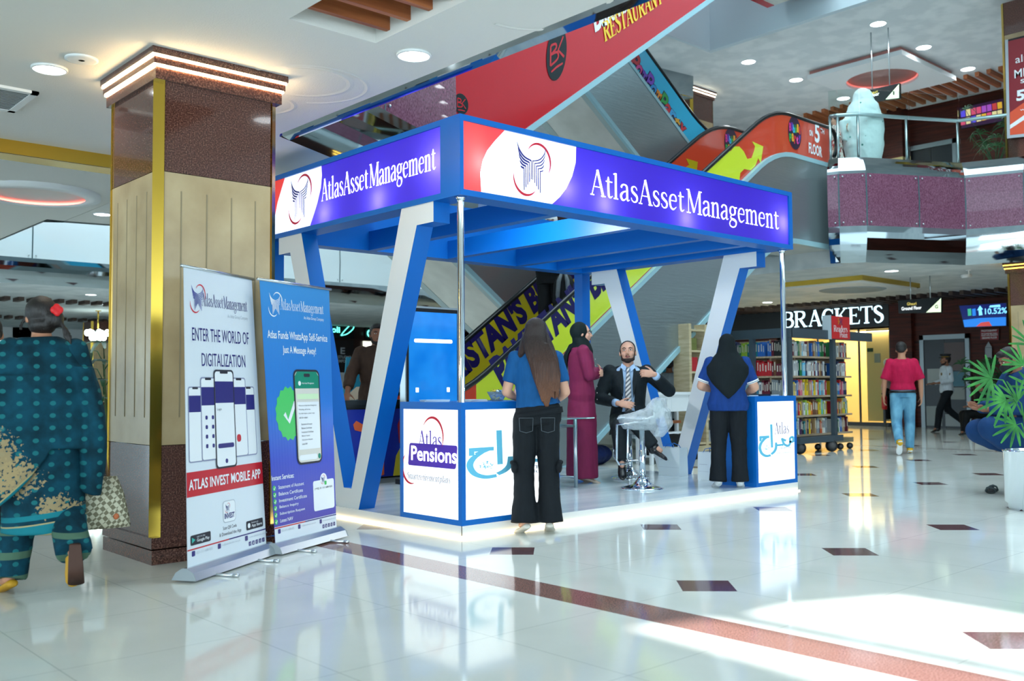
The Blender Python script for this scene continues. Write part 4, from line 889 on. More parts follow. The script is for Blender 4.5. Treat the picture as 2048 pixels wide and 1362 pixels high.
shirt_blue = fabric('polo_blue', '#12528a'); shirt_navy = fabric('polo_navy', '#143a7c'); denim_k = fabric('denim_black', '#161b20', .8, .3); cuff = mat('white_cuff', '#e8ecec', .7)
creamshoe = mat('cream_leather', '#ddd6c8', .5); wsole = mat('white_rubber', '#e6e8e8', .6)

# 1 woman in blue polo, long brown hair, at the front counter, seen from behind
t = person('woman in blue polo with long brown hair standing before the front counter', (.6, -.17, 0), -.72, 1.63)
J = joints(w=.94, d=.92, hipw=1.0, shL=(-.162, 0, 1.39), shR=(.162, 0, 1.39), elL=(-.235, .0, 1.12), elR=(.235, -.02, 1.115), wrL=(-.16, .19, 1.07), wrR=(.15, .18, 1.03), hdL=(.45, .8, .2), hdR=(-.6, .8, -.1), hnL=(.6, -.3, .6), hnR=(-.4, -.2, .8), curl=.6, yaw=.12, pitch=-.12, anL=(-.1, -.05, .085), anR=(.1, .0, .085), toL=(-.16, .09, .03), toR=(.11, .15, .03), pel=(.02, 0, .93))
body(t, J, skin_l)
mb = MB(); R = spine(J, .022); R[1] = (R[1][0]+V((0, 0, .075)), R[1][1]*.99, R[1][2]*.99); mb.loft(R[1:], 20)
for q in 'LR': sleeve(mb, J, q, (.062, .062), .72)
blob(mb, 'polo_shirt', shirt_blue, t, .011, 5, .012)
mb = MB(); legs_cloth(mb, J, (.102, .084, .088, .112), .026, frac=1.0); blob(mb, 'trousers', denim_k, t, .011, 5, .012)
mb = MB(); mb.loft([(c, u*1.03, v*1.05) for c, u, v in [spine(J, .03)[1], (spine(J, .03)[1][0]+V((0, 0, .045)), spine(J, .03)[1][1]*.96, spine(J, .03)[1][2]*.96)]], 24); mb.build('waistband', denim_k, t)
thread = mat('grey_stitching', '#59636b', .8)
for s in (-1, 1):
    a = MB(); x = s*.085; yb_ = -.168
    a.tube([(x-.055, yb_+.006, .915), (x-.05, yb_-.002, .815), (x, yb_-.006, .8), (x+.05, yb_-.002, .815), (x+.055, yb_+.006, .915), (x-.055, yb_+.006, .915)], .0022, 5); a.build('back_pocket', thread, t)
    a = MB(); x = s*.175; a.ell((x, -.02, .52), .03, .06, .05); a.ell((x+s*.012, -.02, .56), .028, .062, .018); blob(a, 'cargo_pocket', denim_k, t, .009, 2)
for q in 'LR': shoe(t, J, q, creamshoe, 'flat_shoe', low=True)
hb_ = noisy(mat('hair_brown_ombre', '#3a241b', .38), None, 60, 3, (5, 5, .25), bump=.7, dist=.012); n, l, b = nt(hb_)
tc_ = n.new('ShaderNodeTexCoord'); sp_x = n.new('ShaderNodeSeparateXYZ'); l.new(tc_.outputs['Object'], sp_x.inputs[0]); mr = n.new('ShaderNodeMapRange'); mr.inputs[1].default_value = 1.0; mr.inputs[2].default_value = 1.65; l.new(sp_x.outputs[2], mr.inputs[0])
ns_ = n.new('ShaderNodeTexNoise'); ns_.inputs['Scale'].default_value = 70; l.new(coords(hb_, (4, 4, .15)), ns_.inputs['Vector']); ad_ = n.new('ShaderNodeMath'); ad_.operation = 'MULTIPLY_ADD'; ad_.inputs[1].default_value = .5; l.new(ns_.outputs[0], ad_.inputs[0]); sb_ = n.new('ShaderNodeMath'); sb_.operation = 'SUBTRACT'; sb_.inputs[1].default_value = .25; l.new(mr.outputs[0], sb_.inputs[0]); l.new(sb_.outputs[0], ad_.inputs[2])
l.new(ramp(hb_, ad_.outputs[0], [(.0, '#7a4d33'), (.4, '#4e3022'), (.8, '#241612')]), b.inputs['Base Color'])
mb = MB(); h = HP(J); M = hmat(J)
mb.ell(h(0, -.02, .038), .088, .1, .09, M, 20, 14)
def lock(ps, ws, ds):
    R = []
    for p, w_, d_ in zip(ps, ws, ds): R.append((V(p), V((w_, 0, 0)), V((0, d_, 0))))
    mb.loft(R, 14)
lock([(0, -.05, 1.66), (-.01, -.085, 1.56), (.0, -.115, 1.45), (.03, -.14, 1.33), (.05, -.145, 1.2), (.07, -.14, 1.08), (.08, -.13, 1.0)], [.075, .095, .098, .088, .07, .045, .016], [.04, .055, .045, .035, .03, .022, .008])
lock([(.06, -.03, 1.6), (.1, -.06, 1.48), (.125, -.1, 1.38), (.15, -.115, 1.25), (.155, -.11, 1.14), (.15, -.1, 1.06)], [.035, .045, .05, .045, .03, .008], [.05, .05, .04, .03, .02, .006])
lock([(-.065, -.02, 1.6), (-.095, -.03, 1.5), (-.115, -.05, 1.42), (-.125, -.03, 1.36)], [.03, .035, .03, .01], [.05, .05, .04, .012])
for k in range(9): x = -.02+.022*k; mb.tube([(x*.6, -.13, 1.5), (x, -.165, 1.35), (x+.02, -.168, 1.2), (x*.7+.055, -.155, 1.04-.012*abs(k-4)+.04)], [.012, .014, .012, .003], 6)
blob(mb, 'long_hair', hb_, t, .0075, 2)
ph = thing('phone', 'white phone held in the left hand of the woman in blue polo', 'phone', t.matrix_basis @ V((-.13, .27, 1.115)), -.72)
a = MB(); a.T = Matrix.Rotation(-.5, 4, 'X') @ Matrix.Rotation(.5, 4, 'Y'); a.bx(-.036, .036, -.004, .004, -.075, .075); a.build('case', white, ph); a = MB(); a.T = Matrix.Rotation(-.5, 4, 'X') @ Matrix.Rotation(.5, 4, 'Y'); a.bx(-.033, .033, -.0052, -.0041, -.07, .07); a.build('screen', mat('phone_screen', '#cfd6f0', .2, emit='#cfd6f0', es=.6), ph)

# 2 woman with black headscarf at the right counter
t = person('woman in navy polo with pointed black headscarf, standing beside the narrow right counter', (3.62, .2, PL), -.93, 1.53)
J = joints(w=1.12, d=1.1, hipw=1.12, shL=(-.185, 0, 1.39), shR=(.185, 0, 1.39), elL=(-.29, .02, 1.13), elR=(.29, .02, 1.11), wrL=(-.17, .2, 1.08), wrR=(.2, .24, 1.03), hdL=(.5, .8, 0), hdR=(-.3, .9, -.1), hnL=(0, 0, -1), hnR=(0, 0, -1), pitch=-.15, knL=(-.11, .02, .48), knR=(.11, .02, .48), anL=(-.125, -.02, .085), anR=(.115, .0, .085), toL=(-.16, .12, .03), toR=(.13, .15, .03))
body(t, J, skin_l, arms=(.06, .052, .048, .03))
mb = MB(); torso_cloth(mb, J, .05, .01)
for q in 'LR': sleeve(mb, J, q, (.07, .074), .8)
blob(mb, 'polo_shirt', shirt_navy, t, .011, 5, .014)
for q in 'LR':
    a = MB(); p = J['sh'+q].lerp(J['el'+q], .76); d = (J['el'+q]-J['sh'+q]).normalized(); a.tube([p-d*.008, p+d*.008], .0765, 20); a.tube([p+d*.014, p+d*.02], .0765, 20); a.build('cuff_stripe', cuff, t)
mb = MB(); legs_cloth(mb, J, (.118, .088, .084, .1), .03, frac=1.05); blob(mb, 'trousers', denim_k, t, .011, 5, .014)
for q in 'LR': shoe(t, J, q, wsole, 'sneaker')
scarf_k = fabric('scarf_black', '#10191c', .8, .35, 14, (1, 1, .25))
mb = MB(); h = HP(J); M = hmat(J); mb.ell(h(0, -.005, .02), .098, .118, .112, M, 20, 14)
mb.loft([(V((0, .0, 1.62)), V((.09, 0, 0)), V((0, .1, 0))), (V((0, -.01, 1.5)), V((.115, 0, 0)), V((0, .11, 0))), (V((0, -.02, 1.42)), V((.18, 0, 0)), V((0, .125, 0))), (V((0, -.03, 1.34)), V((.238, 0, 0)), V((0, .14, 0))), (V((0, -.045, 1.26)), V((.235, 0, 0)), V((0, .145, 0))), (V((0, -.08, 1.18)), V((.19, 0, 0)), V((0, .115, 0))), (V((0, -.13, 1.1)), V((.125, 0, 0)), V((0, .075, 0))), (V((0, -.175, 1.03)), V((.06, 0, 0)), V((0, .035, 0))), (V((0, -.19, .98)), V((.012, 0, 0)), V((0, .01, 0)))], 24)
blob(mb, 'headscarf', scarf_k, t, .011, 6, .02, fold)

# 3 woman in maroon dress, arms crossed, profile
t = person('woman in maroon dress and dark headscarf standing with crossed arms inside the booth', (2.98, 1.62, PL), -2.25, 1.70)
J = joints(w=.92, hipw=.98, elL=(-.2, .06, 1.13), elR=(.2, .06, 1.13), wrL=(.03, .2, 1.15), wrR=(-.04, .22, 1.19), hdL=(1, .1, .1), hdR=(-1, .1, -.15), hnL=(0, -1, 0), hnR=(0, -1, 0), curl=.5, anL=(-.08, -.03, .085), anR=(.08, .04, .085), toL=(-.1, .12, .03), toR=(.1, .19, .03), yaw=.0, pitch=.02)
body(t, J, skin_l)
mar = fabric('maroon_crepe', '#7a2246', .7, .25, 18, (1, 1, .2))
mb = MB(); torso_cloth(mb, J, .03, .17, hemw=.2)
for q in 'LR': sleeve(mb, J, q, (.068, .062, .05), 1.85)
blob(mb, 'tunic', mar, t, .011, 5, .014)
mb = MB(); mb.loft([(V((0, 0, z)), V((rx, 0, 0)), V((0, ry, 0))) for z, rx, ry in ((.05, .2, .17), (.3, .195, .165), (.55, .19, .16), (.8, .185, .155), (.95, .16, .13))], 24); blob(mb, 'long_skirt', mar, t, .012, 4, .022, fold)
a = MB()
for z in (1.31, 1.24, 1.02, .95, .88): a.cur = 0; a.ell((-.01, .155 if z > 1.1 else .17, z), .007, .004, .007, n=8, k=6)
a.build('tunic_buttons', mat('pearl_button', '#e6dcd6', .3), t)
mb = MB(); h = HP(J); M = hmat(J); mb.ell(h(0, -.03, .025), .096, .102, .108, M, 20, 14); mb.ell(h(0, -.02, -.07), .082, .085, .07, M)
mb.loft([(V((0, -.01, 1.53)), V((.085, 0, 0)), V((0, .085, 0))), (V((0, .01, 1.46)), V((.105, 0, 0)), V((0, .1, 0))), (V((0, .015, 1.4)), V((.13, 0, 0)), V((0, .115, 0))), (V((0, .02, 1.34)), V((.09, 0, 0)), V((0, .11, 0)))], 20)
mb.loft([(V((-.06, -.09, 1.48)), V((.09, 0, 0)), V((0, .03, 0))), (V((-.08, -.15, 1.36)), V((.1, 0, 0)), V((0, .028, 0))), (V((-.09, -.165, 1.2)), V((.09, 0, 0)), V((0, .024, 0))), (V((-.09, -.16, 1.05)), V((.06, 0, 0)), V((0, .018, 0)))], 14)
blob(mb, 'headscarf', fabric('scarf_dark_green', '#0c1a1a', .75, .3, 14), t, .0095, 4, .014, fold)
gl_ = mat('glasses_frame', '#2a1c18', .3); a = MB()
for s in (-1, 1): a.tube([h(s*.032+.023*math.cos(q*.63), .1, .012+.018*math.sin(q*.63)) for q in range(10)], .0016, 5, closed=True); a.tube([h(s*.054, .098, .016), h(s*.075, .02, .016)], .0016, 5)
a.tube([h(-.01, .102, .014), h(.01, .102, .014)], .0016, 5); a.build('glasses', gl_, t)
for q in 'LR': shoe(t, J, q, mat('beige_shoe', '#b7a594', .6), 'flat_shoe', low=True)
a = MB(); a.tube([J['wrR']+V((.035, 0, -.01)), J['wrR']+V((.055, .0, -.006))], .034, 14); a.build('watch', black, t)

# 4 seated man in dark suit
MX, MY, SEAT = 3.66, 1.55, .62
t = person('seated man in dark suit with striped tie, gesturing with his raised left hand', (MX, MY, PL-.14), 2.28, 1.88)
J = joints(pel=(0, -.02, .72), wai=(0, -.03, .86), che=(0, -.01, 1.06), nek=(0, .0, 1.25), head=(.0, .03, 1.385), shL=(-.185, -.01, 1.19), shR=(.185, -.01, 1.19), hiL=(-.09, .02, .69), hiR=(.09, .02, .69),
           knR=(.1, .36, .66), anR=(.07, .36, .33), toR=(.06, .5, .21), knL=(-.02, .4, .74), anL=(-.24, .46, .47), toL=(-.36, .5, .4),
           elR=(.29, .03, .93), wrR=(.1, .25, .88), hdR=(-.95, .2, -.12), hnR=(.1, -.8, -.35), elL=(-.4, .13, 1.0), wrL=(-.255, .3, 1.16), hdL=(.9, .1, .14), hnL=(.0, -.9, -.3), curlR=.22, curlL=.75, yaw=-.05, pitch=.16, roll=.04, d=.95)
body(t, J, skin_l, .0065)
suit = fabric('suit_charcoal', '#1c2428', .7, .2, 30, (1, 1, 1)); cshirt = mat('shirt_pale_blue', '#a9c8e8', .7)
mb = MB(); R = spine(J, .016); mb.loft(R[1:], 20); blob(mb, 'dress_shirt', cshirt, t, .009, 3)
mb = MB(); R = spine(J, .03)
# jacket: back and two fronts that leave the shirt open in the middle
def shell(R, a0, a1, th, n_=22):
    vs = []; fs = []; k = len(R)
    for c, u, v in R:
        for i in range(n_+1):
            a_ = a0+(a1-a0)*i/n_; d_ = u*math.cos(a_)+v*math.sin(a_); vs.append(V(c)+d_); vs.append(V(c)+d_*(1-th/d_.length))
    W_ = 2*(n_+1)
    for r in range(k-1):
        for i in range(n_):
            o = r*W_+2*i; fs += [(o, o+2, o+W_+2, o+W_), (o+1, o+W_+1, o+W_+3, o+3)]
        fs += [(r*W_, r*W_+W_, r*W_+W_+1, r*W_+1), (r*W_+2*n_, r*W_+2*n_+1, r*W_+W_+2*n_+1, r*W_+W_+2*n_)]
    for i in range(n_): fs += [(2*i, 2*i+1, 2*i+3, 2*i+2), ((k-1)*W_+2*i, (k-1)*W_+2*i+2, (k-1)*W_+2*i+3, (k-1)*W_+2*i+1)]
    mb.add(vs, fs)
Rj = [(R[0][0]+V((0, -.01, -.09)), R[0][1]*1.12, R[0][2]*1.12)]+R[0:6]
gap = [.55, .5, .42, .36, .36, .4, .42]
def shell_v(R, gaps, th, n_=24):
    vs = []; fs = []; k = len(R); W_ = 2*(n_+1)
    for (c, u, v), g_ in zip(R, gaps):
        for i in range(n_+1):
            a_ = math.pi/2+g_+(2*math.pi-2*g_)*i/n_; d_ = u*math.cos(a_)+v*math.sin(a_); vs += [V(c)+d_, V(c)+d_*(1-th/d_.length)]
    for r in range(k-1):
        for i in range(n_): o = r*W_+2*i; fs += [(o, o+2, o+W_+2, o+W_), (o+1, o+W_+1, o+W_+3, o+3)]
        fs += [(r*W_, r*W_+W_, r*W_+W_+1, r*W_+1), (r*W_+2*n_, r*W_+2*n_+1, r*W_+W_+2*n_+1, r*W_+W_+2*n_)]
    for i in range(n_): fs += [(2*i, 2*i+1, 2*i+3, 2*i+2), ((k-1)*W_+2*i, (k-1)*W_+2*i+2, (k-1)*W_+2*i+3, (k-1)*W_+2*i+1)]
    mb.add(vs, fs)
shell_v(Rj, gap, .022)
for q in 'LR': sleeve(mb, J, q, (.075, .066, .05), 1.82)
mb.ell((0, -.03, 1.22), .16, .06, .04)
blob(mb, 'suit_jacket', suit, t, .01, 4, .012)
for s in (-1, 1):
    a = MB(); y0_ = .128; a.add([(s*.06, .07, 1.25), (s*.112, .09, 1.13), (s*.075, .128, 1.06), (s*.05, .132, .93), (s*.045, .13, 1.1)], [(0, 1, 2, 3, 4)]); o = a.build('lapel', suit, t); mod(o, 'SOLIDIFY', thickness=.008, offset=1)
    a = MB(); a.add([(s*.012, .085, 1.235), (s*.06, .06, 1.275), (s*.075, .075, 1.235), (s*.03, .105, 1.195)], [(0, 1, 2, 3)]); o = a.build('shirt_collar', cshirt, t); mod(o, 'SOLIDIFY', thickness=.008, offset=1)
tm = mat('striped_tie', '#b9bcc0', .6); n, l, b = nt(tm); wv = n.new('ShaderNodeTexWave'); wv.inputs['Scale'].default_value = 14; wv.bands_direction = 'DIAGONAL'; l.new(coords(tm, (1, 0, 1)), wv.inputs['Vector']); l.new(ramp(tm, wv.outputs[0], [(.45, '#d6d3cf'), (.55, '#5f646c')], 'CONSTANT'), b.inputs['Base Color'])
a = MB(); a.loft([(V((0, .105, 1.235)), V((.02, 0, 0)), V((0, .012, 0))), (V((0, .115, 1.2)), V((.013, 0, 0)), V((0, .009, 0))), (V((0, .142, 1.08)), V((.026, 0, 0)), V((0, .006, 0))), (V((0, .14, .9)), V((.032, 0, 0)), V((0, .006, 0))), (V((0, .125, .8)), V((.033, 0, 0)), V((0, .006, 0)))], 12); a.build('tie', tm, t)
for q in 'LR': a = MB(); p = J['el'+q].lerp(J['wr'+q], .9); d = (J['wr'+q]-J['el'+q]).normalized(); a.tube([p-d*.03, p+d*.018], .039, 16); a.build('shirt_cuff', cshirt, t)
mb = MB(); legs_cloth(mb, J, (.105, .078, .07, .062), .024, frac=.97); blob(mb, 'trousers', suit, t, .01, 4, .012)
bshoe = mat('black_leather', '#15171a', .22)
for q in 'LR': shoe(t, J, q, bshoe, 'shoe')
short_hair(t, J, mat('hair_dark_short', '#1d1714', .6), recede=1); beard(t, J)

# 5 woman in teal shawl walking away, far left
t = person('woman in patterned teal shawl and suit walking away beside the pillar', (-2.83, .22, 0), -.22, 1.63)
J = joints(w=.98, hipw=1.05, pel=(0, .02, .92), che=(0, .04, 1.27), nek=(-.01, .05, 1.45), head=(-.01, .08, 1.585), pitch=-.15, yaw=.1, knL=(-.09, .12, .49), anL=(-.16, .03, .085), toL=(-.22, .18, .03), hiR=(.09, 0, .9), knR=(.13, .02, .47), anR=(.155, -.28, .25), toR=(.16, -.31, .09), elR=(.25, .0, 1.12), wrR=(.29, .1, .88), wrL=(-.26, .1, .9), hdR=(0, .1, -1), curl=.9)
body(t, J, skin_m)
teal = mat('teal_printed_cotton', '#0f5668', .85, spec=.2); n, l, b = nt(teal)
def nmath(op, a_, c_=None):
    x = n.new('ShaderNodeMath'); x.operation = op
    for i, q in enumerate((a_, c_)):
        if q is None: continue
        if isinstance(q, (int, float)): x.inputs[i].default_value = q
        else: l.new(q, x.inputs[i])
    return x.outputs[0]
def teal_pattern(m, motifs=True, bands=()):
    global n, l, b
    n, l, b = nt(m); tc_ = n.new('ShaderNodeTexCoord'); s_ = n.new('ShaderNodeSeparateXYZ'); l.new(tc_.outputs['Object'], s_.inputs[0]); x, z = s_.outputs[0], s_.outputs[2]
    fr_ = lambda c, p: nmath('ABSOLUTE', nmath('SUBTRACT', nmath('FRACT', nmath('DIVIDE', c, p)), .5))
    no = n.new('ShaderNodeTexNoise'); no.inputs['Scale'].default_value = 9; no.inputs['Detail'].default_value = 5; l.new(tc_.outputs['Object'], no.inputs['Vector'])
    col = ramp(m, no.outputs[0], [(.35, '#072935'), (.65, '#0c4254')])
    def mx(f, c):
        k = n.new('ShaderNodeMix'); k.data_type = 'RGBA'; l.new(f, k.inputs[0]); l.new(cur[0], k.inputs[6]); k.inputs[7].default_value = (*lin(c), 1); cur[0] = k.outputs[2]
    cur = [col]
    d2 = nmath('ADD', nmath('POWER', fr_(x, .085), 2), nmath('POWER', fr_(z, .07), 2)); mx(nmath('MULTIPLY', nmath('LESS_THAN', d2, .035), .75), '#1f6f74')
    no2 = n.new('ShaderNodeTexNoise'); no2.inputs['Scale'].default_value = 55; no2.inputs['Detail'].default_value = 3; l.new(tc_.outputs['Object'], no2.inputs['Vector'])
    for (cx, cz, rx, rz_) in ((-.2, .74, .085, .15), (-.14, .66, .12, .1), (.06, .5, .09, .06), (.16, .46, .08, .05)) if motifs else ():
        e = nmath('ADD', nmath('POWER', nmath('DIVIDE', nmath('SUBTRACT', x, cx), rx), 2), nmath('POWER', nmath('DIVIDE', nmath('SUBTRACT', z, cz), rz_), 2))
        mx(nmath('MULTIPLY', nmath('LESS_THAN', nmath('ADD', e, nmath('MULTIPLY', nmath('SUBTRACT', no2.outputs[0], .5), 6.5)), .8), .85), '#a08c66')
    for k_, z0, z1, c in bands:
        zz = nmath('SUBTRACT', z, nmath('MULTIPLY', x, k_)); f = nmath('MULTIPLY', nmath('MULTIPLY', nmath('GREATER_THAN', zz, z0), nmath('LESS_THAN', zz, z1)), nmath('LESS_THAN', x, .08 if k_ > .5 else 9)); mx(f, c)
    l.new(cur[0], b.inputs['Base Color'])
    bp = n.new('ShaderNodeBump'); bp.inputs['Strength'].default_value = .3; bp.inputs['Distance'].default_value = .01; l.new(no.outputs[0], bp.inputs['Height']); l.new(bp.outputs[0], b.inputs['Normal'])
    return m
shawl_m = teal_pattern(mat('teal_shawl_print', '#0f5668', .85, spec=.2), True, ((.95, .64, .67, '#8a8a62'), (.95, .67, .74, '#176c78'), (.95, .74, .75, '#a39a70')))
kam_m = teal_pattern(teal, True, ((.12, .33, .345, '#a39a70'), (.12, .345, .40, '#1b7480'), (.12, .40, .408, '#a39a70'), (.12, .43, .46, '#1b7480')))
trou_m = teal_pattern(mat('teal_trouser_print', '#0c3c4c', .85, spec=.2), False, ((0, .08, .11, '#4d6a58'), (0, .2, .24, '#4d6a58'), (0, .33, .36, '#4d6a58')))
mb = MB(); mb.loft([(V((.02, .03, z)), V((rx, 0, 0)), V((0, ry, 0))) for z, rx, ry in ((.34, .23, .19), (.6, .22, .17), (.85, .2, .15), (1.1, .17, .13), (1.3, .18, .13), (1.42, .14, .09))], 24)
for q in 'LR': sleeve(mb, J, q, (.07, .07, .06), 1.8)
blob(mb, 'kameez', kam_m, t, .012, 4, .02, fold)
mb = MB(); legs_cloth(mb, J, (.11, .1, .095, .1), .02, frac=1.0); blob(mb, 'trousers', trou_m, t, .012, 4, .014)
mb = MB(); mb.loft([(V((-.02, .03, 1.47)), V((.1, 0, 0)), V((0, .085, 0))), (V((-.02, .03, 1.42)), V((.2, 0, 0)), V((0, .12, 0))), (V((-.02, .02, 1.3)), V((.255, 0, 0)), V((0, .165, 0))), (V((-.01, .02, 1.12)), V((.3, 0, 0)), V((0, .185, 0))), (V((0, .02, .95)), V((.315, 0, 0)), V((0, .19, 0))), (V((.0, .02, .82)), V((.31, 0, 0)), V((0, .19, 0)))], 28)
mb.loft([(V((-.08, -.1, 1.25)), V((.2, 0, 0)), V((0, .07, 0))), (V((-.12, -.13, 1.0)), V((.22, 0, -.05)), V((0, .05, 0))), (V((-.14, -.15, .8)), V((.21, 0, .08)), V((0, .03, 0))), (V((-.17, -.16, .62)), V((.19, 0, .15)), V((0, .018, 0))), (V((-.205, -.16, .52)), V((.15, 0, .15)), V((0, .008, 0)))], 18)
mb.loft([(V((.2, -.02, 1.3)), V((.07, 0, 0)), V((0, .14, 0))), (V((.27, -.02, 1.0)), V((.07, 0, 0)), V((0, .15, 0))), (V((.27, -.02, .75)), V((.075, 0, 0)), V((0, .14, 0))), (V((.26, -.02, .55)), V((.06, 0, -.02)), V((0, .1, 0)))], 16)
blob(mb, 'shawl', shawl_m, t, .012, 4, .03, fold)
for q in 'LR': shoe(t, J, q, mat('mustard_shoe', '#b98a1e', .6), 'flat_shoe', low=True)
sl_ = MB(); an, to = J['anR'], J['toR']; f_ = (to-an).normalized(); la_ = V((1, 0, 0)); bk_ = f_.cross(la_)
sl_.loft([(an-f_*.05+V((0, -.052, -.0)), la_*.03, f_*.012), (an+f_*.05+V((0, -.05, 0)), la_*.038, f_*.01), (to+V((0, -.036, 0)), la_*.043, f_*.012)], 14); sl_.build('shoe_sole', mat('brown_sole', '#4a3026', .7), t)
mb = MB(); h = HP(J); M = hmat(J); mb.ell(h(0, -.02, .03), .09, .105, .098, M, 20, 14); mb.ell(h(.055, -.095, -.02), .055, .05, .06, M); mb.ell(h(0, -.03, -.05), .078, .085, .06, M)
for k in range(5): mb.tube([h(.08, -.1, -.03), h(.1+.01*k, -.12, -.09-.01*k), h(.09+.014*k, -.13, -.16-.02*k)], [.012, .008, .002], 6)
for k in range(3): mb.tube([h(-.085, .0, .0), h(-.1-.008*k, .0, -.05), h(-.1-.012*k, -.01, -.1)], [.01, .006, .002], 6)
blob(mb, 'tied_hair', hair_k, t, .009, 3, .012)
a = MB()
for k in range(4): a.ell(h(.06+.018*math.cos(k*1.6), -.145, .02+.018*math.sin(k*1.6)), .02, .014, .022, M, 10, 6)
blob(a, 'red_hair_clip', mat('red_clip', '#d0161c', .5), t, .006, 2)
bg_ = thing('handbag', 'beige woven handbag hanging at the right side of the walking woman', 'bag', (-2.52, .34, 0), -.22)
wv_m = mat('woven_beige', '#a9a48a', .8); n, l, b = nt(wv_m); ck = n.new('ShaderNodeTexChecker'); ck.inputs['Scale'].default_value = 42; ck.inputs[1].default_value = (*lin('#c8c4ac'), 1); ck.inputs[2].default_value = (*lin('#77725c'), 1); l.new(coords(wv_m, (1, 1, 1), rot=(.6, .6, .3)), ck.inputs[0]); l.new(ck.outputs[0], b.inputs['Base Color'])
a = MB(); a.loft([(V((.02, 0, .3)), V((.2, 0, 0)), V((0, .05, 0))), (V((.01, 0, .34)), V((.205, 0, 0)), V((0, .06, 0))), (V((0, 0, .5)), V((.18, 0, 0)), V((0, .05, 0))), (V((-.01, 0, .6)), V((.15, 0, 0)), V((0, .03, 0)))], 20); o = a.build('bag_body', wv_m, bg_)
a = MB(); a.tube([(-.1, 0, .59), (-.08, 0, .75), (0, 0, .84), (.07, 0, .75), (.09, 0, .59)], .008, 8); a.build('strap', mat('tan_strap', '#8a6a4c', .6), bg_); a = MB(); a.ell((.13, -.065, .37), .016, .008, .018); a.build('clasp', mat('orange_clasp', '#b8643a', .5), bg_)

# 6 person at the left border, only the back of the head shows
p = P(-18, 700, z=1.55); p0 = CAM_LOC+(p-CAM_LOC).normalized()*5.6; 
rr_ = FW+RT*((-22-1024)/FPX); rr_.z = 0; q = CAM_LOC+rr_.normalized()*6.6
t = person('person with black hair cut off by the left border, ahead of the walking woman', (q.x, q.y, 0), -.25, 1.55)
J = joints(); body(t, J, skin_m, .012, face=False); short_hair(t, J)
mb = MB(); torso_cloth(mb, J, .03, .2, hemw=.15)
for q_ in 'LR': sleeve(mb, J, q_, (.075, .068, .06), 1.85)
blob(mb, 'dark_shirt', fabric('dark_purple', '#171222', .8), t, .013, 4, .015)
mb = MB(); legs_cloth(mb, J, (.11, .085, .08, .08)); blob(mb, 'trousers', denim_k, t, .013, 4, .012)
for q_ in 'LR': shoe(t, J, q_, bshoe)

# 7 man in red polo walking away
t = person('man in crimson polo and light jeans walking away with yellow sneakers', (10.52, 1.72, 0), -1.0, 1.78)
J = joints(w=1.05, pel=(0, 0, .93), knR=(.1, .1, .48), anR=(.09, .06, .085), toR=(.1, .22, .03), knL=(-.1, -.02, .46), anL=(-.11, -.36, .2), toL=(-.12, -.3, .06), elR=(.26, .0, 1.12), wrR=(.27, .05, .87), elL=(-.26, -.02, 1.12), wrL=(-.27, .04, .88), pitch=-.3, yaw=-.25, roll=-.05, curl=.5)
body(t, J, skin_m, .011)
mb = MB(); R = spine(J, .03); R[1] = (R[1][0]+V((0, 0, .04)), R[1][1], R[1][2]); mb.loft(R[1:], 20)
for q in 'LR': sleeve(mb, J, q, (.066, .074), .95)
blob(mb, 'polo_shirt', fabric('polo_crimson', '#b01240'), t, .013, 5, .018)
jn = noisy(mat('washed_jeans', '#4f8db0', .8), [(.3, '#3a7396'), (.7, '#79b3cd')], 6, 4, (1, 1, .5), bump=.3, dist=.01)
mb = MB(); legs_cloth(mb, J, (.105, .078, .07, .062), .022); blob(mb, 'jeans', jn, t, .012, 5, .012)
a = MB(); R = spine(J, .034); a.loft([(R[1][0]+V((0, 0, .0)), R[1][1]*1.0, R[1][2]*1.0), (R[1][0]+V((0, 0, .035)), R[1][1]*.98, R[1][2]*.98)], 24); a.build('belt', black, t)
for q in 'LR': shoe(t, J, q, mat('yellow_sneaker', '#d6a51c', .6), 'sneaker')
for q in 'LR':
    o = shoe(t, J, q, wsole, 'sneaker_sole', 1.03, True); o.location = (0, 0, -.012)
short_hair(t, J)
a = MB(); a.tube([J['wrL']+V((0, 0, .03)), J['wrL']+V((0, 0, .045))], .034, 14); a.build('wristband', black, t)
# 8 guard
t = person('guard in white shirt, black trousers and peaked cap walking left past the lift', (18.05, 4.3, 0), .78, 1.78)
J = joints(knL=(-.09, .2, .5), anL=(-.09, .26, .085), toL=(-.1, .42, .03), knR=(.09, -.05, .49), anR=(.09, -.42, .18), toR=(.09, -.3, .06), elL=(-.21, -.02, 1.14), wrL=(-.16, .24, 1.08), elR=(.21, -.04, 1.14), wrR=(.16, .24, 1.07), hdL=(.2, 1, 0), hdR=(-.2, 1, 0), hnL=(0, 0, -1), hnR=(0, 0, -1))
body(t, J, skin_d, .012)
mb = MB(); torso_cloth(mb, J, .026)
for q in 'LR': sleeve(mb, J, q, (.07, .06, .048), 1.85)
blob(mb, 'uniform_shirt', fabric('shirt_white', '#c9d2da'), t, .013, 4, .014)
mb = MB(); legs_cloth(mb, J, (.105, .08, .07, .068)); blob(mb, 'trousers', denim_k, t, .013, 4, .012)
for q in 'LR': shoe(t, J, q, bshoe)
short_hair(t, J, recede=1); beard(t, J); h = HP(J)
a = MB(); a.lathe([(.085, .06), (.088, .09), (.12, .125), (.11, .14), (.03, .145)], J['head']+V((0, -.01, 0)), 20); a.ell(h(0, .1, .06), .07, .05, .008); a.build('peaked_cap', mat('cap_black', '#121318', .6), t)
a = MB(); a.tube([J['head']+V((.0886*math.cos(k*.35), .0886*math.sin(k*.35)-.01, .078)) for k in range(18)], .006, 6, closed=True); a.build('cap_band', mat('cap_gold', '#b08a30', .5), t)
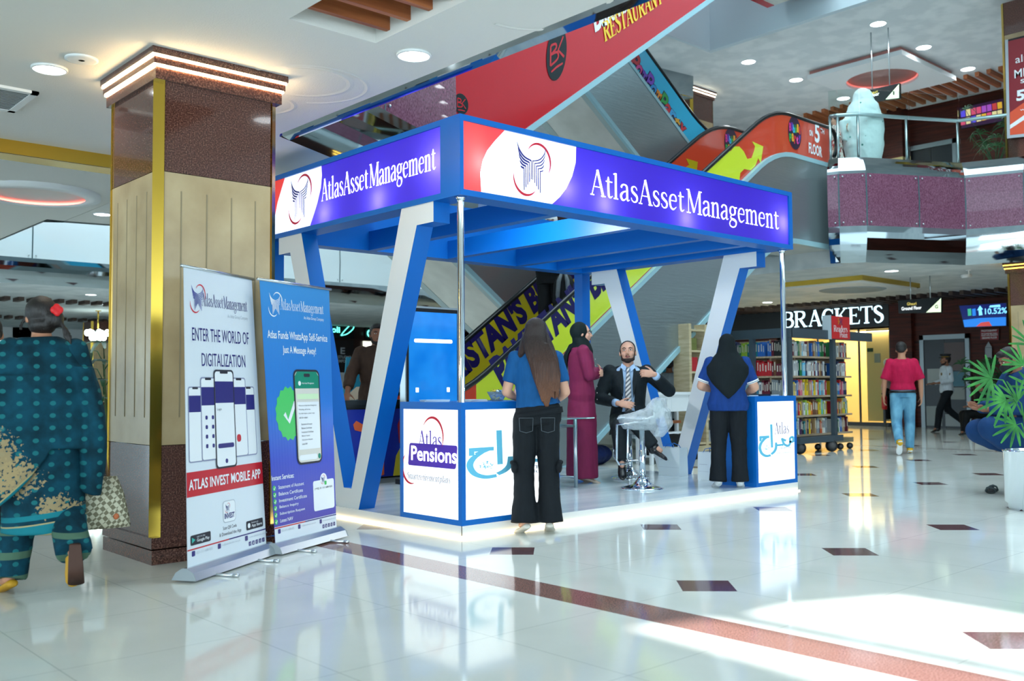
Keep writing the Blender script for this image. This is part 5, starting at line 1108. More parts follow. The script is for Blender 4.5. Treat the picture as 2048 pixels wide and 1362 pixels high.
a = MB(); a.ell((-.24, .0, 1.27), .008, .03, .04); a.build('arm_badge', mat('badge_gold', '#6b5526', .6), t); a = MB(); a.ell((-.1, .14, 1.28), .03, .01, .035); a.build('chest_badge', mat('badge_gold', '#6b5526', .6), t)
# 9 man in brown behind the game counter
r_ = FW+RT*((754-1024)/FPX)-UP*((652-681)/FPX); k_ = 11.2; q = CAM_LOC+r_*k_
t = person('bearded man in brown shalwar kameez leaning on the game counter', (q.x, q.y, 0), 2.7, q.z+.02)
J = joints(w=1.08, hipw=1.05, elL=(-.3, .05, 1.15), elR=(.29, .05, 1.15), wrL=(-.36, .22, .97), wrR=(.34, .2, .97), hdL=(-.2, .8, -.4), hdR=(.2, .8, -.4), hnL=(0, -.2, -1), hnR=(0, -.2, -1), curl=.2)
body(t, J, skin_d, .011); mb = MB(); torso_cloth(mb, J, .035, .3, hemw=.2)
for q_ in 'LR': sleeve(mb, J, q_, (.075, .068, .058), 1.7)
brn = fabric('brown_cotton', '#4a372c', .8); blob(mb, 'kameez', brn, t, .013, 4, .02)
mb = MB(); legs_cloth(mb, J, (.12, .1, .09, .07)); blob(mb, 'shalwar', brn, t, .014, 4, .015)
for q_ in 'LR': shoe(t, J, q_, bshoe)
short_hair(t, J); beard(t, J)
# 10 man on the escalator holding a rucksack
st_x = 5.2; st_z = zc(st_x-2.9+.2)
t = person('person in black jacket riding the yellow escalator with a grey rucksack in hand', (st_x, 4.3, st_z), 2.2, 1.84)
J = joints(w=1.1, hipw=1.1, elL=(-.29, .02, 1.13), wrL=(-.22, .24, 1.02), elR=(.3, .03, 1.14), wrR=(.42, .24, 1.14), hdR=(.9, .4, .1), hnR=(0, 0, -1), hdL=(.1, .3, -.9), curlL=1.0, curlR=.3, curl=.4)
body(t, J, skin_m, .011); mb = MB(); torso_cloth(mb, J, .045, .1)
for q_ in 'LR': sleeve(mb, J, q_, (.085, .075, .06), 1.85)
blk_c = fabric('black_jacket', '#0d1012', .7); blob(mb, 'jacket', blk_c, t, .013, 4, .02); mb = MB(); legs_cloth(mb, J, (.115, .09, .08, .075)); blob(mb, 'trousers', blk_c, t, .013, 4, .015)
for q_ in 'LR': shoe(t, J, q_, bshoe)
a = MB(); a.ell(HP(J)(0, -.01, .05), .085, .1, .085); blob(a, 'white_cap', white, t, .01, 2); beard(t, J)
ruck = thing('rucksack', 'grey and black rucksack held by the person on the yellow escalator', 'bag', t.matrix_basis @ V((-.21, .31, .45)), 2.2)
a = MB(); a.loft([(V((0, 0, 0)), V((.15, 0, 0)), V((0, .09, 0))), (V((0, 0, .05)), V((.17, 0, 0)), V((0, .1, 0))), (V((0, 0, .3)), V((.155, 0, 0)), V((0, .09, 0))), (V((0, 0, .42)), V((.1, 0, 0)), V((0, .06, 0))), (V((0, 0, .45)), V((.04, 0, 0)), V((0, .03, 0)))], 20); a.build('bag_body', fabric('rucksack_black', '#15181a'), ruck)
for s in (-1, 1): a = MB(); a.tube([(s*.03, .07, .44), (s*.06, .105, .34), (s*.075, .112, .15), (s*.07, .105, .05)], [.02, .032, .03, .02], 10); a.build('shoulder_strap', fabric('rucksack_grey', '#646c70'), ruck)
a = MB(); a.tube([(-.04, 0, .44), (-.03, 0, .5), (.03, 0, .5), (.04, 0, .44)], .008, 8); a.build('grab_loop', fabric('rucksack_grey', '#646c70'), ruck)
# 11 seated man at the right border
r_ = FW+RT*((2056-1024)/FPX); r_.z = 0; bq = CAM_LOC+r_*9.8
t = person('man in dark blue shalwar kameez seated cross-legged at the right border', (bq.x, bq.y, .05), .86, 1.74)
J = joints(pel=(0, -.05, .6), wai=(0, -.03, .74), che=(0, .05, .96), nek=(0, .13, 1.16), head=(.0, .2, 1.27), shL=(-.18, .1, 1.1), shR=(.18, .1, 1.1), hiL=(-.1, -.02, .57), hiR=(.1, -.02, .57), knR=(.2, .42, .56), anR=(.1, .12, .4), toR=(.04, .06, .3), knL=(-.12, .46, .6), anL=(-.06, .13, .38), toL=(-.1, .08, .26), elL=(-.24, .25, .8), wrL=(-.05, .5, .78), elR=(.24, .25, .8), wrR=(.08, .48, .8), hdL=(.6, .7, .1), hdR=(-.6, .7, .1), hnL=(0, -.3, 1), hnR=(0, -.3, 1), pitch=-.55, curl=.6)
body(t, J, skin_d, .01); mb = MB(); torso_cloth(mb, J, .04)
for q_ in 'LR': sleeve(mb, J, q_, (.08, .075, .062), 1.8)
dk_b = fabric('indigo_cotton', '#173a66', .8, .3, 10); blob(mb, 'kameez', dk_b, t, .012, 4, .02, fold)
mb = MB(); legs_cloth(mb, J, (.13, .125, .12, .09), .04, frac=.85); mb.ell((0, .18, .52), .2, .24, .09); blob(mb, 'shalwar', dk_b, t, .012, 5, .03, fold)
short_hair(t, J); beard(t, J)
a = MB(); a.ell(HP(J)(0, .07, -.05), .07, .055, .05); blob(a, 'face_mask', mat('mask_black', '#111317', .7), t, .009, 3)
# 12 person in black further back
t = person('person in black clothes sitting in the shade behind the palm at the right', (17.2, 3.15, 0), .8, 1.6)
J = joints(pel=(0, 0, .5), wai=(0, 0, .65), che=(0, .02, .84), nek=(0, .02, 1.02), head=(0, .06, 1.15), shL=(-.17, 0, .96), shR=(.17, 0, .96), hiL=(-.09, 0, .48), hiR=(.09, 0, .48), knL=(-.1, .42, .48), knR=(.1, .42, .48), anL=(-.1, .48, .085), anR=(.1, .4, .085), toL=(-.1, .62, .03), toR=(.1, .55, .03), elL=(-.22, .05, .72), elR=(.22, .05, .72), wrL=(-.08, .3, .66), wrR=(.08, .3, .66), hdL=(.3, .8, 0), hdR=(-.3, .8, 0), hnL=(0, 0, -1), hnR=(0, 0, -1))
body(t, J, skin_d, .014); mb = MB(); torso_cloth(mb, J, .04)
for q_ in 'LR': sleeve(mb, J, q_, (.08, .072, .06), 1.85)
blob(mb, 'black_coat', blk_c, t, .015, 4, .02); mb = MB(); legs_cloth(mb, J, (.12, .09, .08, .075)); blob(mb, 'trousers', blk_c, t, .015, 4)
for q_ in 'LR': shoe(t, J, q_, bshoe)
short_hair(t, J)
# 13, 14 vendors behind the white table
for k, (px, py, dp, rz, lab, sh_c, back) in enumerate(((1366, 703, 16.2, 2.2, 'dark-haired man in white shirt facing out behind the white table', '#b8c4ca', 0), (1338, 716, 15.2, -.9, 'person in grey shirt seen from behind the white table', '#8d989e', 1))):
    r_ = FW+RT*((px-1024)/FPX)-UP*((py-681)/FPX); q = CAM_LOC+r_*dp
    t = person(lab, (q.x, q.y, 0), rz, q.z)
    J = joints(w=1.02); body(t, J, skin_d, .013); mb = MB(); torso_cloth(mb, J, .028, .2)
    for q_ in 'LR': sleeve(mb, J, q_, (.075, .066, .055), 1.85)
    blob(mb, 'shirt', fabric('vendor_shirt_%d' % k, sh_c), t, .014, 4, .015); mb = MB(); legs_cloth(mb, J, (.11, .085, .075, .07)); blob(mb, 'trousers', denim_k, t, .014, 4)
    for q_ in 'LR': shoe(t, J, q_, bshoe)
    short_hair(t, J); beard(t, J) if not back else None
# 15 woman in white veil on the balcony, 16 child beside her
q = P(1728, 300, x=12.35); H_ = P(1728, 183, x=12.35).z-S1
t = person('woman wrapped in a white veil with small green sprigs behind the upper railing', (12.35, q.y, S1), 2.0, H_)
J = joints(elL=(-.22, .05, 1.15), wrL=(-.1, .2, 1.1), elR=(.24, .06, 1.12), wrR=(.3, .22, 1.02)); body(t, J, skin_l, .013)
ch = mat('veil_white_print', '#d8e4e4', .8); n, l, b = nt(ch); vo = n.new('ShaderNodeTexVoronoi'); vo.inputs['Scale'].default_value = 7; l.new(coords(ch), vo.inputs['Vector']); l.new(ramp(ch, vo.outputs['Distance'], [(.0, '#2f7a70'), (.13, '#5b9c94'), (.15, '#dbe6e6')]), b.inputs['Base Color'])
mb = MB(); h = HP(J); M = hmat(J); mb.ell(h(0, -.01, .01), .195, .18, .185, M, 20, 14)
mb.loft([(V((0, 0, z)), V((rx, 0, 0)), V((0, ry, 0))) for z, rx, ry in ((.06, .24, .2), (.3, .33, .27), (.6, .39, .31), (.9, .39, .3), (1.15, .37, .28), (1.32, .32, .25), (1.42, .28, .22), (1.5, .23, .19), (1.58, .2, .18))], 24)
mb.cap((.2, .08, 1.2), .1, (.36, .2, 1.05), .07); mb.tube([(.36, .2, 1.1), (.36, .22, .7)], [.09, .05], 14)
blob(mb, 'veil', ch, t, .014, 4, .05, fold)
q = P(1672, 262, x=12.75); t = person('small child in red and white by the white-veiled woman', (12.75, q.y, S1), .6, P(1672, 232, x=12.75).z-S1)
J = joints(); body(t, J, skin_l, .013); short_hair(t, J); mb = MB(); torso_cloth(mb, J, .03, .25, hemw=.4)
for q_ in 'LR': sleeve(mb, J, q_, (.07, .065, .06), 1.6)
blob(mb, 'floral_dress', noisy(mat('floral_red_white', '#c8b8b0', .8), [(.45, '#d8d4cc'), (.55, '#a83a3a')], 16, 2, interp='CONSTANT'), t, .014, 3, .01)
# ---------------------------------------------------------------- roll-up banners
alu = mat('brushed_aluminium', '#c9d0d4', .25, .9); qr = mat('print_charcoal', '#2d2d38', .6)
def fmap_text(nm, s, m, parent, f, u, v, w, h, bold=0, ser=False, slant=0):
    if ser: o = serif(nm, s, m, parent, (0, 0, 0), (1, 0, 0), (0, 1, 0), w, h, slant, bold or 1)
    else: o = text(nm, s, m, parent, (0, 0, 0), (1, 0, 0), (0, 1, 0), w, h, bold, slant)
    for x in o.data.vertices: x.co = f(u+x.co.x, v+x.co.y)
    return o
def banner(label, bl, br, tl, tr, face_m):
    bl, br, tl, tr = map(V, (bl, br, tl, tr)); c = (bl+br)/2; c.z = 0; t = thing('roll_up_banner', label, 'banner', c)
    W_ = .85; H_ = 1.85; nrm = (br-bl).cross(tl-bl).normalized()
    def f(u, v, d=0): a = u/W_; b_ = v/H_; return bl.lerp(br, a).lerp(tl.lerp(tr, a), b_)-c+nrm*d
    g = MB(); n_ = 24
    for i in range(n_):
        a, e = W_*i/n_, W_*(i+1)/n_
        g.add([f(a, 0), f(e, 0), f(e, H_), f(a, H_), f(a, 0, -.002), f(e, 0, -.002), f(e, H_, -.002), f(a, H_, -.002)], [(0, 1, 2, 3), (7, 6, 5, 4)])
    g.build('printed_sheet', face_m, t)
    d = (br-bl); d.z = 0; d.normalize(); q = V((d.y, -d.x, 0)); a0, a1 = bl-c-d*.035, br-c+d*.03; a0.z = a1.z = 0
    prof = [(-.075, .012), (-.05, .055), (-.01, .08), (.02, .08), (.06, .055), (.08, .012)]
    cs = MB(); cs.prism(prof, lambda u, z: a0+q*u+V((0, 0, z)), lambda u, z: a1+q*u+V((0, 0, z))); cs.build('base_cassette', alu, t)
    for e in (a0, a1): k = MB(); dd = d*(.006 if e == a1 else -.006); k.prism(prof, lambda u, z: e+q*u*1.03+V((0, 0, z*1.02)), lambda u, z: e+dd+q*u*1.03+V((0, 0, z*1.02))); k.build('end_cap', mat('grey_cap', '#8f989d', .5), t)
    for s in (.22, .72): ft = MB(); p = a0.lerp(a1, s); ft.tube([p+V((0, 0, .012)), p+q*.2+V((0, 0, .009))], .008, 8); ft.tube([p+q*.19+V((0, 0, .01)), p+q*.225+V((0, 0, .01))], .0115, 8); ft.build('swivel_foot', alu, t)
    tb = MB(); tb.tube([tl-c-(tr-tl).normalized()*.02, tr-c+(tr-tl).normalized()*.02], .011, 8); tb.build('top_rail', alu, t)
    return t, lambda u, v, z=.0015: f(u, v, z)
ban_w = mat('banner_white_sheet', '#dfe7ef', .4); ban_b = mat('banner_blue_sheet', '#1f6fd0', .35); n, l, b = nt(ban_b)
tcb = n.new('ShaderNodeTexCoord'); sz = n.new('ShaderNodeSeparateXYZ'); l.new(tcb.outputs['Object'], sz.inputs[0]); mrb = n.new('ShaderNodeMapRange'); mrb.inputs[1].default_value = .05; mrb.inputs[2].default_value = 1.9; l.new(sz.outputs[2], mrb.inputs[0]); l.new(ramp(ban_b, mrb.outputs[0], [(.05, '#4a3fa8'), (.3, '#3a4fc0'), (.5, '#2a78d2'), (1, '#3f8fce')]), b.inputs['Base Color'])
red_b = mat('banner_red', '#c8202c', .4); nav_b = mat('banner_navy', '#2c2a78', .4); whit = mat('print_white', '#eef2f6', .45); grn_b = mat('print_green', '#3fbf5a', .45); pgrey = mat('print_light_grey', '#b9c1cc', .5); dgrey = mat('print_dark_grey', '#4a4a58', .5); teal_b = mat('print_teal_green', '#158a70', .45)
def poly(nm, m, parent, f, pts, z=.0015): q = MB(); q.flat(pts, lambda a, c: f(a, c, z)); return q.build(nm, m, parent)
B1, f1 = banner('white roll-up banner with red app stripe and phone pictures in front of the big pillar', (-2.12, -.09, .075), (-1.36, .40, .075), (-2.07, .12, 1.86), (-1.42, .51, 1.86), ban_w)
L1 = lambda z: (lambda a, c: f1(a, c, z))
logo(B1, lambda a, c: f1(.15+a, 1.66+c, .002), .17, mi=mat('logo_indigo_pale', '#4a4f9a', .5)); fmap_text('lettering', 'AtlasAsset Management', nav_b, B1, L1(.002), .2, 1.61, .56, .085, .62, True)
fmap_text('lettering', 'An Atlas Group Company', pgrey, B1, L1(.002), .5, 1.545, .26, .03)
fmap_text('lettering', 'ENTER THE WORLD OF', nav_b, B1, L1(.002), .08, 1.38, .68, .085); fmap_text('lettering', 'DIGITALIZATION', nav_b, B1, L1(.002), .18, 1.22, .52, .085)
def phone_print(t, f, cx, cz, w_, h_, z, head, main=False):
    poly('phone_outline', qr if main else mat('print_phone_edge', '#8d93b0', .5), t, f, rrect(cx-w_/2, cx+w_/2, cz, cz+h_, w_*.12), z)
    e = w_*.05; poly('phone_screen', whit, t, f, rrect(cx-w_/2+e, cx+w_/2-e, cz+e, cz+h_-e, w_*.1), z+.0006)
    poly('phone_header', head, t, f, [(cx-w_/2+e, cz+h_*.66), (cx+w_/2-e, cz+h_*.66), (cx+w_/2-e, cz+h_*.88), (cx-w_/2+e, cz+h_*.88)], z+.001)
    poly('phone_notch', qr, t, f, rrect(cx-w_*.2, cx+w_*.2, cz+h_-e*2.2, cz+h_-e*.4, e*.7), z+.0012)
for cx, w_, h_, z in ((.1, .15, .47, .002), (.72, .15, .47, .002), (.24, .17, .53, .0035), (.6, .17, .53, .0035)): phone_print(B1, f1, cx, .60+.02, w_, h_, z, nav_b)
poly('phone_icon', red_b, B1, f1, rrect(.55, .6, .72, .77, .02), .005)
for q_ in range(8): poly('phone_icon', nav_b, B1, f1, rrect(.2+.07*(q_ % 2), .225+.07*(q_ % 2), .70+.06*(q_//2), .725+.06*(q_//2), .008), .005)
phone_print(B1, f1, .42, .56, .235, .64, .0055, nav_b, True); poly('phone_button', nav_b, B1, f1, rrect(.33, .51, .69, .72, .012), .0068); fmap_text('lettering', 'Login', dgrey, B1, L1(.007), .33, .93, .05, .02); poly('phone_icon', nav_b, B1, f1, rrect(.405, .435, .59, .62, .014), .0068)
poly('red_stripe', red_b, B1, f1, [(0, .415), (.85, .415), (.85, .565), (0, .565)]); fmap_text('lettering', 'ATLAS INVEST MOBILE APP', whit, B1, L1(.003), .02, .455, .8, .065, .02)
poly('app_icon', pgrey, B1, f1, rrect(.365, .505, .21, .35, .025)); poly('app_icon', whit, B1, f1, rrect(.37, .5, .215, .345, .022), .002); fmap_text('lettering', 'INVEST', nav_b, B1, L1(.003), .38, .235, .11, .035, .03); logo(B1, lambda a, c: f1(.415+a, .305+c, .003), .055)
fmap_text('lettering', 'Scan QR Code', dgrey, B1, L1(.002), .36, .165, .15, .025); fmap_text('lettering', '& Download the App', dgrey, B1, L1(.002), .32, .125, .24, .028)
for u, s1, s2 in ((.03, 'GET IT ON', 'Google Play'), (.62, 'Download on the', 'App Store')):
    poly('store_badge', qr, B1, f1, rrect(u, u+.2, .125, .185, .01)); fmap_text('lettering', s1, whit, B1, L1(.003), u+.06, .165, .08, .009); fmap_text('lettering', s2, whit, B1, L1(.003), u+.06, .135, .125, .024, .01)
poly('store_mark', mat('play_green', '#3ab7a8', .5), B1, f1, [(.042, .138), (.075, .155), (.042, .172)], .003); poly('store_mark', whit, B1, f1, rrect(.635, .665, .138, .17, .012), .003)
def foot(t, f, split):
    poly('foot_line', red_b, t, f, [(0, .098), (split, .098), (split, .106), (0, .106)]); poly('foot_line', nav_b, t, f, [(split, .098), (.85, .098), (.85, .106), (split, .106)])
    for u, s, w_ in ((.04, '021-111-688-825', .16), (.3, 'cs@atlasfunds.com.pk', .2), (.6, 'www.atlasfunds.com.pk', .22)):
        poly('contact_icon', nav_b, t, f, rrect(u, u+.032, .06, .092, .006)); fmap_text('lettering', s, pgrey, t, lambda a, c: f(a, c, .002), u+.045, .068, w_, .016)
    for k in range(5): poly('social_icon', nav_b, t, f, rrect(.64+.04*k, .668+.04*k, .02, .048, .004)); fmap_text('lettering', 'ficoy'[k], whit, t, lambda a, c: f(a, c, .003), .649+.04*k, .025, .01, .016)
foot(B1, f1, .42)
B2, f2 = banner('blue roll-up banner with a phone chat picture and services list, beside the white banner', (-1.31, .37, .075), (-.62, .715, .075), (-1.42, .4, 1.85), (-.69, .71, 1.85), ban_b)
L2 = lambda z: (lambda a, c: f2(a, c, z))
logo(B2, lambda a, c: f2(.16+a, 1.69+c, .002), .16, mi=whit, mr=whit); fmap_text('lettering', 'AtlasAsset Management', whit, B2, L2(.002), .22, 1.65, .54, .08, .62, True); fmap_text('lettering', 'An Atlas Group Company', whit, B2, L2(.002), .5, 1.59, .26, .03)
fmap_text('lettering', 'Atlas Funds WhatsApp Self-Service', whit, B2, L2(.002), .05, 1.42, .75, .075, .012); fmap_text('lettering', 'Just A Message Away!', whit, B2, L2(.002), .22, 1.32, .42, .07, .012)
st = [((.26+(.2 if k % 2 else .185)*math.cos(k*math.pi/16)*.85), .9+(.2 if k % 2 else .18)*math.sin(k*math.pi/16)) for k in range(32)]
poly('green_seal', mat('print_seal_green', '#4fc96a', .45), B2, f2, st); q = MB(); ribbon(q, [(.2, .9, .035), (.25, .84, .035), (.34, .98, .035)], L2(.003), False); q.build('seal_tick', whit, B2)
poly('phone_outline', qr, B2, f2, rrect(.33, .67, .52, 1.22, .05), .004); poly('phone_screen', mat('print_chat_paper', '#dcd9cf', .5), B2, f2, rrect(.345, .655, .535, 1.205, .04), .005); poly('chat_header', teal_b, B2, f2, [(.345, 1.08), (.655, 1.08), (.655, 1.17), (.625, 1.205), (.375, 1.205), (.345, 1.17)], .0056); poly('phone_notch', qr, B2, f2, rrect(.46, .54, 1.165, 1.19, .011), .0062)
poly('chat_icon', whit, B2, f2, rrect(.385, .42, 1.1, 1.135, .017), .0062); fmap_text('lettering', 'Atlas Asset Management', whit, B2, L2(.0064), .43, 1.108, .16, .018)
poly('chat_bubble', mat('print_bubble_green', '#d5f0c6', .5), B2, f2, rrect(.36, .645, 1.0, 1.04, .008), .0062); poly('chat_bubble', whit, B2, f2, rrect(.36, .645, .63, .98, .008), .0062)
for k, s in enumerate(('Welcome to Atlas Asset Management', 'WhatsApp self service', 'For information, please reply', 'with the number:', 'Statement of Account', 'Balance Certificate', 'Investment Certificate', 'Balance Inquiry', 'Subscription Request', 'Latest NAV')): fmap_text('lettering', s, dgrey, B2, L2(.0068), .375 if k < 4 else .4, .945-.029*k-(.02 if k > 3 else 0), .009*len(s)*.8, .014)
poly('chat_box', whit, B2, f2, rrect(.36, .6, .55, .59, .018), .0062); poly('chat_button', teal_b, B2, f2, rrect(.61, .648, .55, .59, .018), .0062)
fmap_text('lettering', 'Instant Services:', whit, B2, L2(.002), .0, .435, .28, .035, .015)
for k, s in enumerate(('Statement of Account', 'Balance Certificate', 'Investment Certificate', 'Balance Inquiry', 'Subscription Request', 'Latest NAV')):
    z = .37-.047*k; q = MB(); disc(q, L2(.002), .025, z+.01, .019); q.build('tick_disc', grn_b, B2); q = MB(); ribbon(q, [(.014, z+.01, .006), (.023, z, .006), (.037, z+.02, .006)], L2(.003), False); q.build('tick_mark', whit, B2); fmap_text('lettering', s, whit, B2, L2(.002), .075, z, .0165*len(s), .025, .008)
poly('contact_card', whit, B2, f2, rrect(.53, .83, .16, .385, .02)); q = MB(); disc(q, L2(.0018), .68, .385, .05); q.build('contact_card', whit, B2); logo(B2, lambda a, c: f2(.67+a, .39+c, .003), .06); poly('chat_mark', grn_b, B2, f2, rrect(.69, .72, .345, .375, .008), .003); fmap_text('lettering', '(+92) 21 111 688 825', qr, B2, L2(.0025), .55, .315, .25, .018, .01)
poly('purple_foot', mat('print_foot_white', '#dfe6ee', .45), B2, f2, [(0, 0), (.85, 0), (.85, .11), (0, .11)], .001); foot(B2, lambda a, c, z=.0015: f2(a, c, z+.001), .4)

# ---------------------------------------------------------------- things on and around the booth
tv = thing('touch_screen_kiosk', 'tall portrait touch screen with blue home page behind the front counter', 'screen', (1.85, 2.74, PL-.06))
a = MB(); a.bx(-.36, .36, 0, .09, .7, 1.93); a.bx(-.3, .3, .01, .08, .05, .7); a.bx(-.36, .36, -.1, .2, .06, .11); a.build('housing', black, tv); a = MB(); a.bx(-.375, -.36, -.004, .09, .68, 1.95); a.bx(.36, .375, -.004, .09, .68, 1.95); a.bx(-.375, .375, -.004, .09, 1.93, 1.95); a.build('metal_edge', steel, tv)
scm = mat('kiosk_screen', '#0a5fb0', .08, emit='#1f7fd0', es=.5); noisy(scm, None); n, l, b = nt(scm); tx = n.new('ShaderNodeTexNoise'); tx.inputs['Scale'].default_value = 3; l.new(coords(scm), tx.inputs['Vector']); l.new(ramp(scm, tx.outputs[0], [(.35, '#0d62a8'), (.6, '#2484c4')]), b.inputs['Emission Color'])
a = MB(); a.bx(-.325, .325, -.004, 0, .75, 1.89); a.build('screen', scm, tv); fk = plane((0, -.006, 0), XX, ZZ); si = mat('screen_white_icon', '#ffffff', .4, emit='#e8f2ff', es=.8)
q = MB(); q.flat(rrect(-.26, .26, 1.56, 1.6, .019), fk); q.build('search_bar', si, tv)
for u in (-.22, .2): q = MB(); q.flat(rrect(u-.02, u+.02, 1.03, 1.08, .004), fk); q.build('screen_icon', si, tv)
for i, (x, y, rz, c, lab) in enumerate(((.36, .3, .2, '#cfd8e0', 'stack of pale leaflets on the front counter beside the chrome pole'), (.14, .5, -.3, '#b9d3ea', 'loose leaflets at the back edge of the front counter'))):
    t = thing('leaflet_stack', lab, 'leaflets', (x, y, .999), rz); a = MB()
    for k in range(5): a.T = Matrix.Rotation(k*.05-.1, 4, 'Z'); a.bx(-.1, .1, -.07, .07, k*.0035, k*.0035+.003)
    a.build('sheets', mat('paper_%d' % i, c, .6), t)
bowl = thing('sweet_bowl', 'small glass bowl full of wrapped sweets on the front counter', 'bowl', (.62, .3, .999)); bowlp = V((.62, .3, .999))
a = MB(); a.lathe([(.04, 0), (.045, .004), (.06, .03), (.085, .075), (.08, .075), (.055, .032), (.035, .01), (.01, .008)], n=24, cap=False); a.build('bowl_glass', mat('bowl_glass', '#cfe6f2', .05, trans=.8, ior=1.2), bowl)
random.seed(5); swm = [mat('wrapper_blue', '#1d5fb4', .25, .3), mat('wrapper_yellow', '#d9b93a', .3, .2), mat('wrapper_pale', '#a8c4d8', .25, .4)]
pr = []
for k in range(3): a = MB(); a.ell((0, 0, 0), .018, .011, .009, n=10, k=6); a.lathe([(.0, 0)], n=3) if 0 else a.add([(.015, 0, 0), (.03, .01, .004), (.03, -.01, -.004), (-.015, 0, 0), (-.03, .01, -.004), (-.03, -.01, .004)], [(0, 1, 2), (3, 4, 5)]); pr.append(a)
for i in range(26):
    ly = i//9; rr_ = (.035, .05, .05)[ly]*math.sqrt(random.random()); an_ = i*2.4
    o = pr[i % 3].build('wrapped_sweet', swm[i % 3], None, bowlp+V((rr_*math.cos(an_), rr_*math.sin(an_), .022+.026*ly+random.uniform(0, .008))), (random.uniform(-.6, .6), random.uniform(-.6, .6), random.uniform(0, 3)))
    tag(o, '%s wrapped sweet in the small glass bowl on the front counter' % ('blue', 'yellow', 'pale silver')[i % 3], 'sweet', '%s sweets in the bowl' % ('blue', 'yellow', 'pale')[i % 3])
t = thing('folder', 'dark folder and clear sleeves lying on the narrow right counter', 'folder', (4.15, .25, .999)); a = MB(); a.bx(-.12, .16, -.1, .1, 0, .018); a.build('cover', mat('folder_navy', '#0f1c30', .4), t); a = MB(); a.bx(-.3, -.1, -.12, .1, 0, .012); a.bx(.18, .32, -.1, .12, 0, .012); a.build('clear_sleeve', mat('clear_sleeve', '#c4d4dd', .15), t)
# tall glass table with a cup
tb = thing('glass_table', 'tall steel table with glass top between the two booth women', 'table', (2.27, 1.5, PL)); lx, ly = .28, .2
for sx in (-1, 1):
    for sy in (-1, 1): a = MB(); a.tube([(sx*lx, sy*ly, 0), (sx*lx, sy*ly, .69)], .02, 12); a.build('leg', steel, tb)
for y in (-ly, ly): a = MB(); a.tube([(-lx, y, .62), (lx, y, .62)], .012, 8); a.build('rail', steel, tb)
for x in (-lx, lx): a = MB(); a.tube([(x, -ly, .1), (x, ly, .1)], .012, 8); a.tube([(x, -ly, .62), (x, ly, .62)], .012, 8); a.build('stretcher', steel, tb)
a = MB(); a.bx(-.4, .48, -.28, .28, .692, .704); a.build('glass_top', mat('green_glass_top', '#bfe0dc', .04, trans=.7, ior=1.3), tb)
cu = thing('plastic_cup', 'clear ribbed plastic cup on the tall glass table', 'cup', (2.2, 1.35, PL+.705)); a = MB(); a.lathe([(.028, 0), (.03, .004), (.038, .1), (.041, .102), (.036, .1), (.027, .006)], n=18, cap=False); a.build('cup_wall', mat('clear_plastic', '#dfeaee', .1, alpha=.5), cu)
# bar stools
wrap = mat('crumpled_plastic_wrap', '#e9f3f6', .12, alpha=.42, spec=.9); n, l, b = nt(wrap); noisy(wrap, None, 26, 4, bump=1.0, dist=.03)
acr = mat('white_acrylic', '#dfe8ec', .15, coat=.4)
def stool(label, x, y, rz, hs):
    t = thing('bar_stool', label, 'stool', (x, y, PL), rz)
    a = MB(); a.lathe([(.21, 0), (.21, .012), (.18, .022), (.1, .045), (.06, .09), (.045, .12), (.0, .12)], n=36); a.build('base', chrome, t)
    a = MB(); a.lathe([(.032, .1), (.032, hs*.55), (.026, hs*.56), (.026, hs-.04)], n=18); a.build('column', chrome, t)
    a = MB(); w_ = .17; a.tube([(-w_, .02, hs-.02), (-w_, -.2, hs-.05), (-w_, -.21, hs*.42), (-w_+.02, -.19, hs*.36), (0, -.19, hs*.35), (w_-.02, -.19, hs*.36), (w_, -.21, hs*.42), (w_, -.2, hs-.05), (w_, .02, hs-.02)], .012, 8); a.build('footrest', chrome, t)
    S = MB(); rows = [(-.2, -.005, .17), (-.15, .01, .19), (0, 0, .2), (.12, 0, .205), (.18, .03, .21), (.215, .1, .205), (.225, .18, .17)]; n_ = 10
    for th in (0, -.014):
        for (yy_, zz, wx) in rows:
            for k in range(n_+1): u = -1+2*k/n_; S.v.append((u*wx, yy_-(.04*u*u if zz > .05 else 0), hs+zz+th+.02*u*u))
    R_ = len(rows); W_ = n_+1; F = []
    for i in range(R_-1):
        for k in range(n_): o = i*W_+k; F += [(o, o+1, o+W_+1, o+W_), (R_*W_+o, R_*W_+o+W_, R_*W_+o+W_+1, R_*W_+o+1)]
    for k in range(n_): F += [(k, R_*W_+k, R_*W_+k+1, k+1), ((R_-1)*W_+k, (R_-1)*W_+k+1, R_*W_+(R_-1)*W_+k+1, R_*W_+(R_-1)*W_+k)]
    for i in range(R_-1): F += [(i*W_, i*W_+W_, R_*W_+i*W_+W_, R_*W_+i*W_), (i*W_+n_, R_*W_+i*W_+n_, R_*W_+i*W_+W_+n_, i*W_+W_+n_)]
    S.f = F; S.mi = [0]*len(F); S.sm = [True]*len(F); S.build('seat_shell', acr, t)
    wm = MB(); wm.loft([(V((0, -.03, hs-.1)), V((.16, 0, 0)), V((0, .16, 0))), (V((0, .0, hs-.04)), V((.215, 0, 0)), V((0, .225, 0))), (V((0, .0, hs+.03)), V((.225, 0, 0)), V((0, .235, 0))), (V((0, .15, hs+.1)), V((.225, 0, 0)), V((0, .1, 0))), (V((0, .19, hs+.21)), V((.19, 0, 0)), V((0, .05, 0)))], 20)
    wm.loft([(V((.0, .22, hs+.1)), V((.14, 0, 0)), V((0, .06, 0))), (V((.02, .24, hs-.05)), V((.16, 0, 0)), V((0, .08, 0))), (V((.03, .18, hs-.17)), V((.06, 0, 0)), V((0, .05, 0)))], 16)
    blob(wm, 'plastic_wrap', wrap, t, .014, 2, .03)
    return t
stool('chrome bar stool wrapped in clear plastic, standing empty in front of the seated man', 2.91, .73, -2.75, .69)
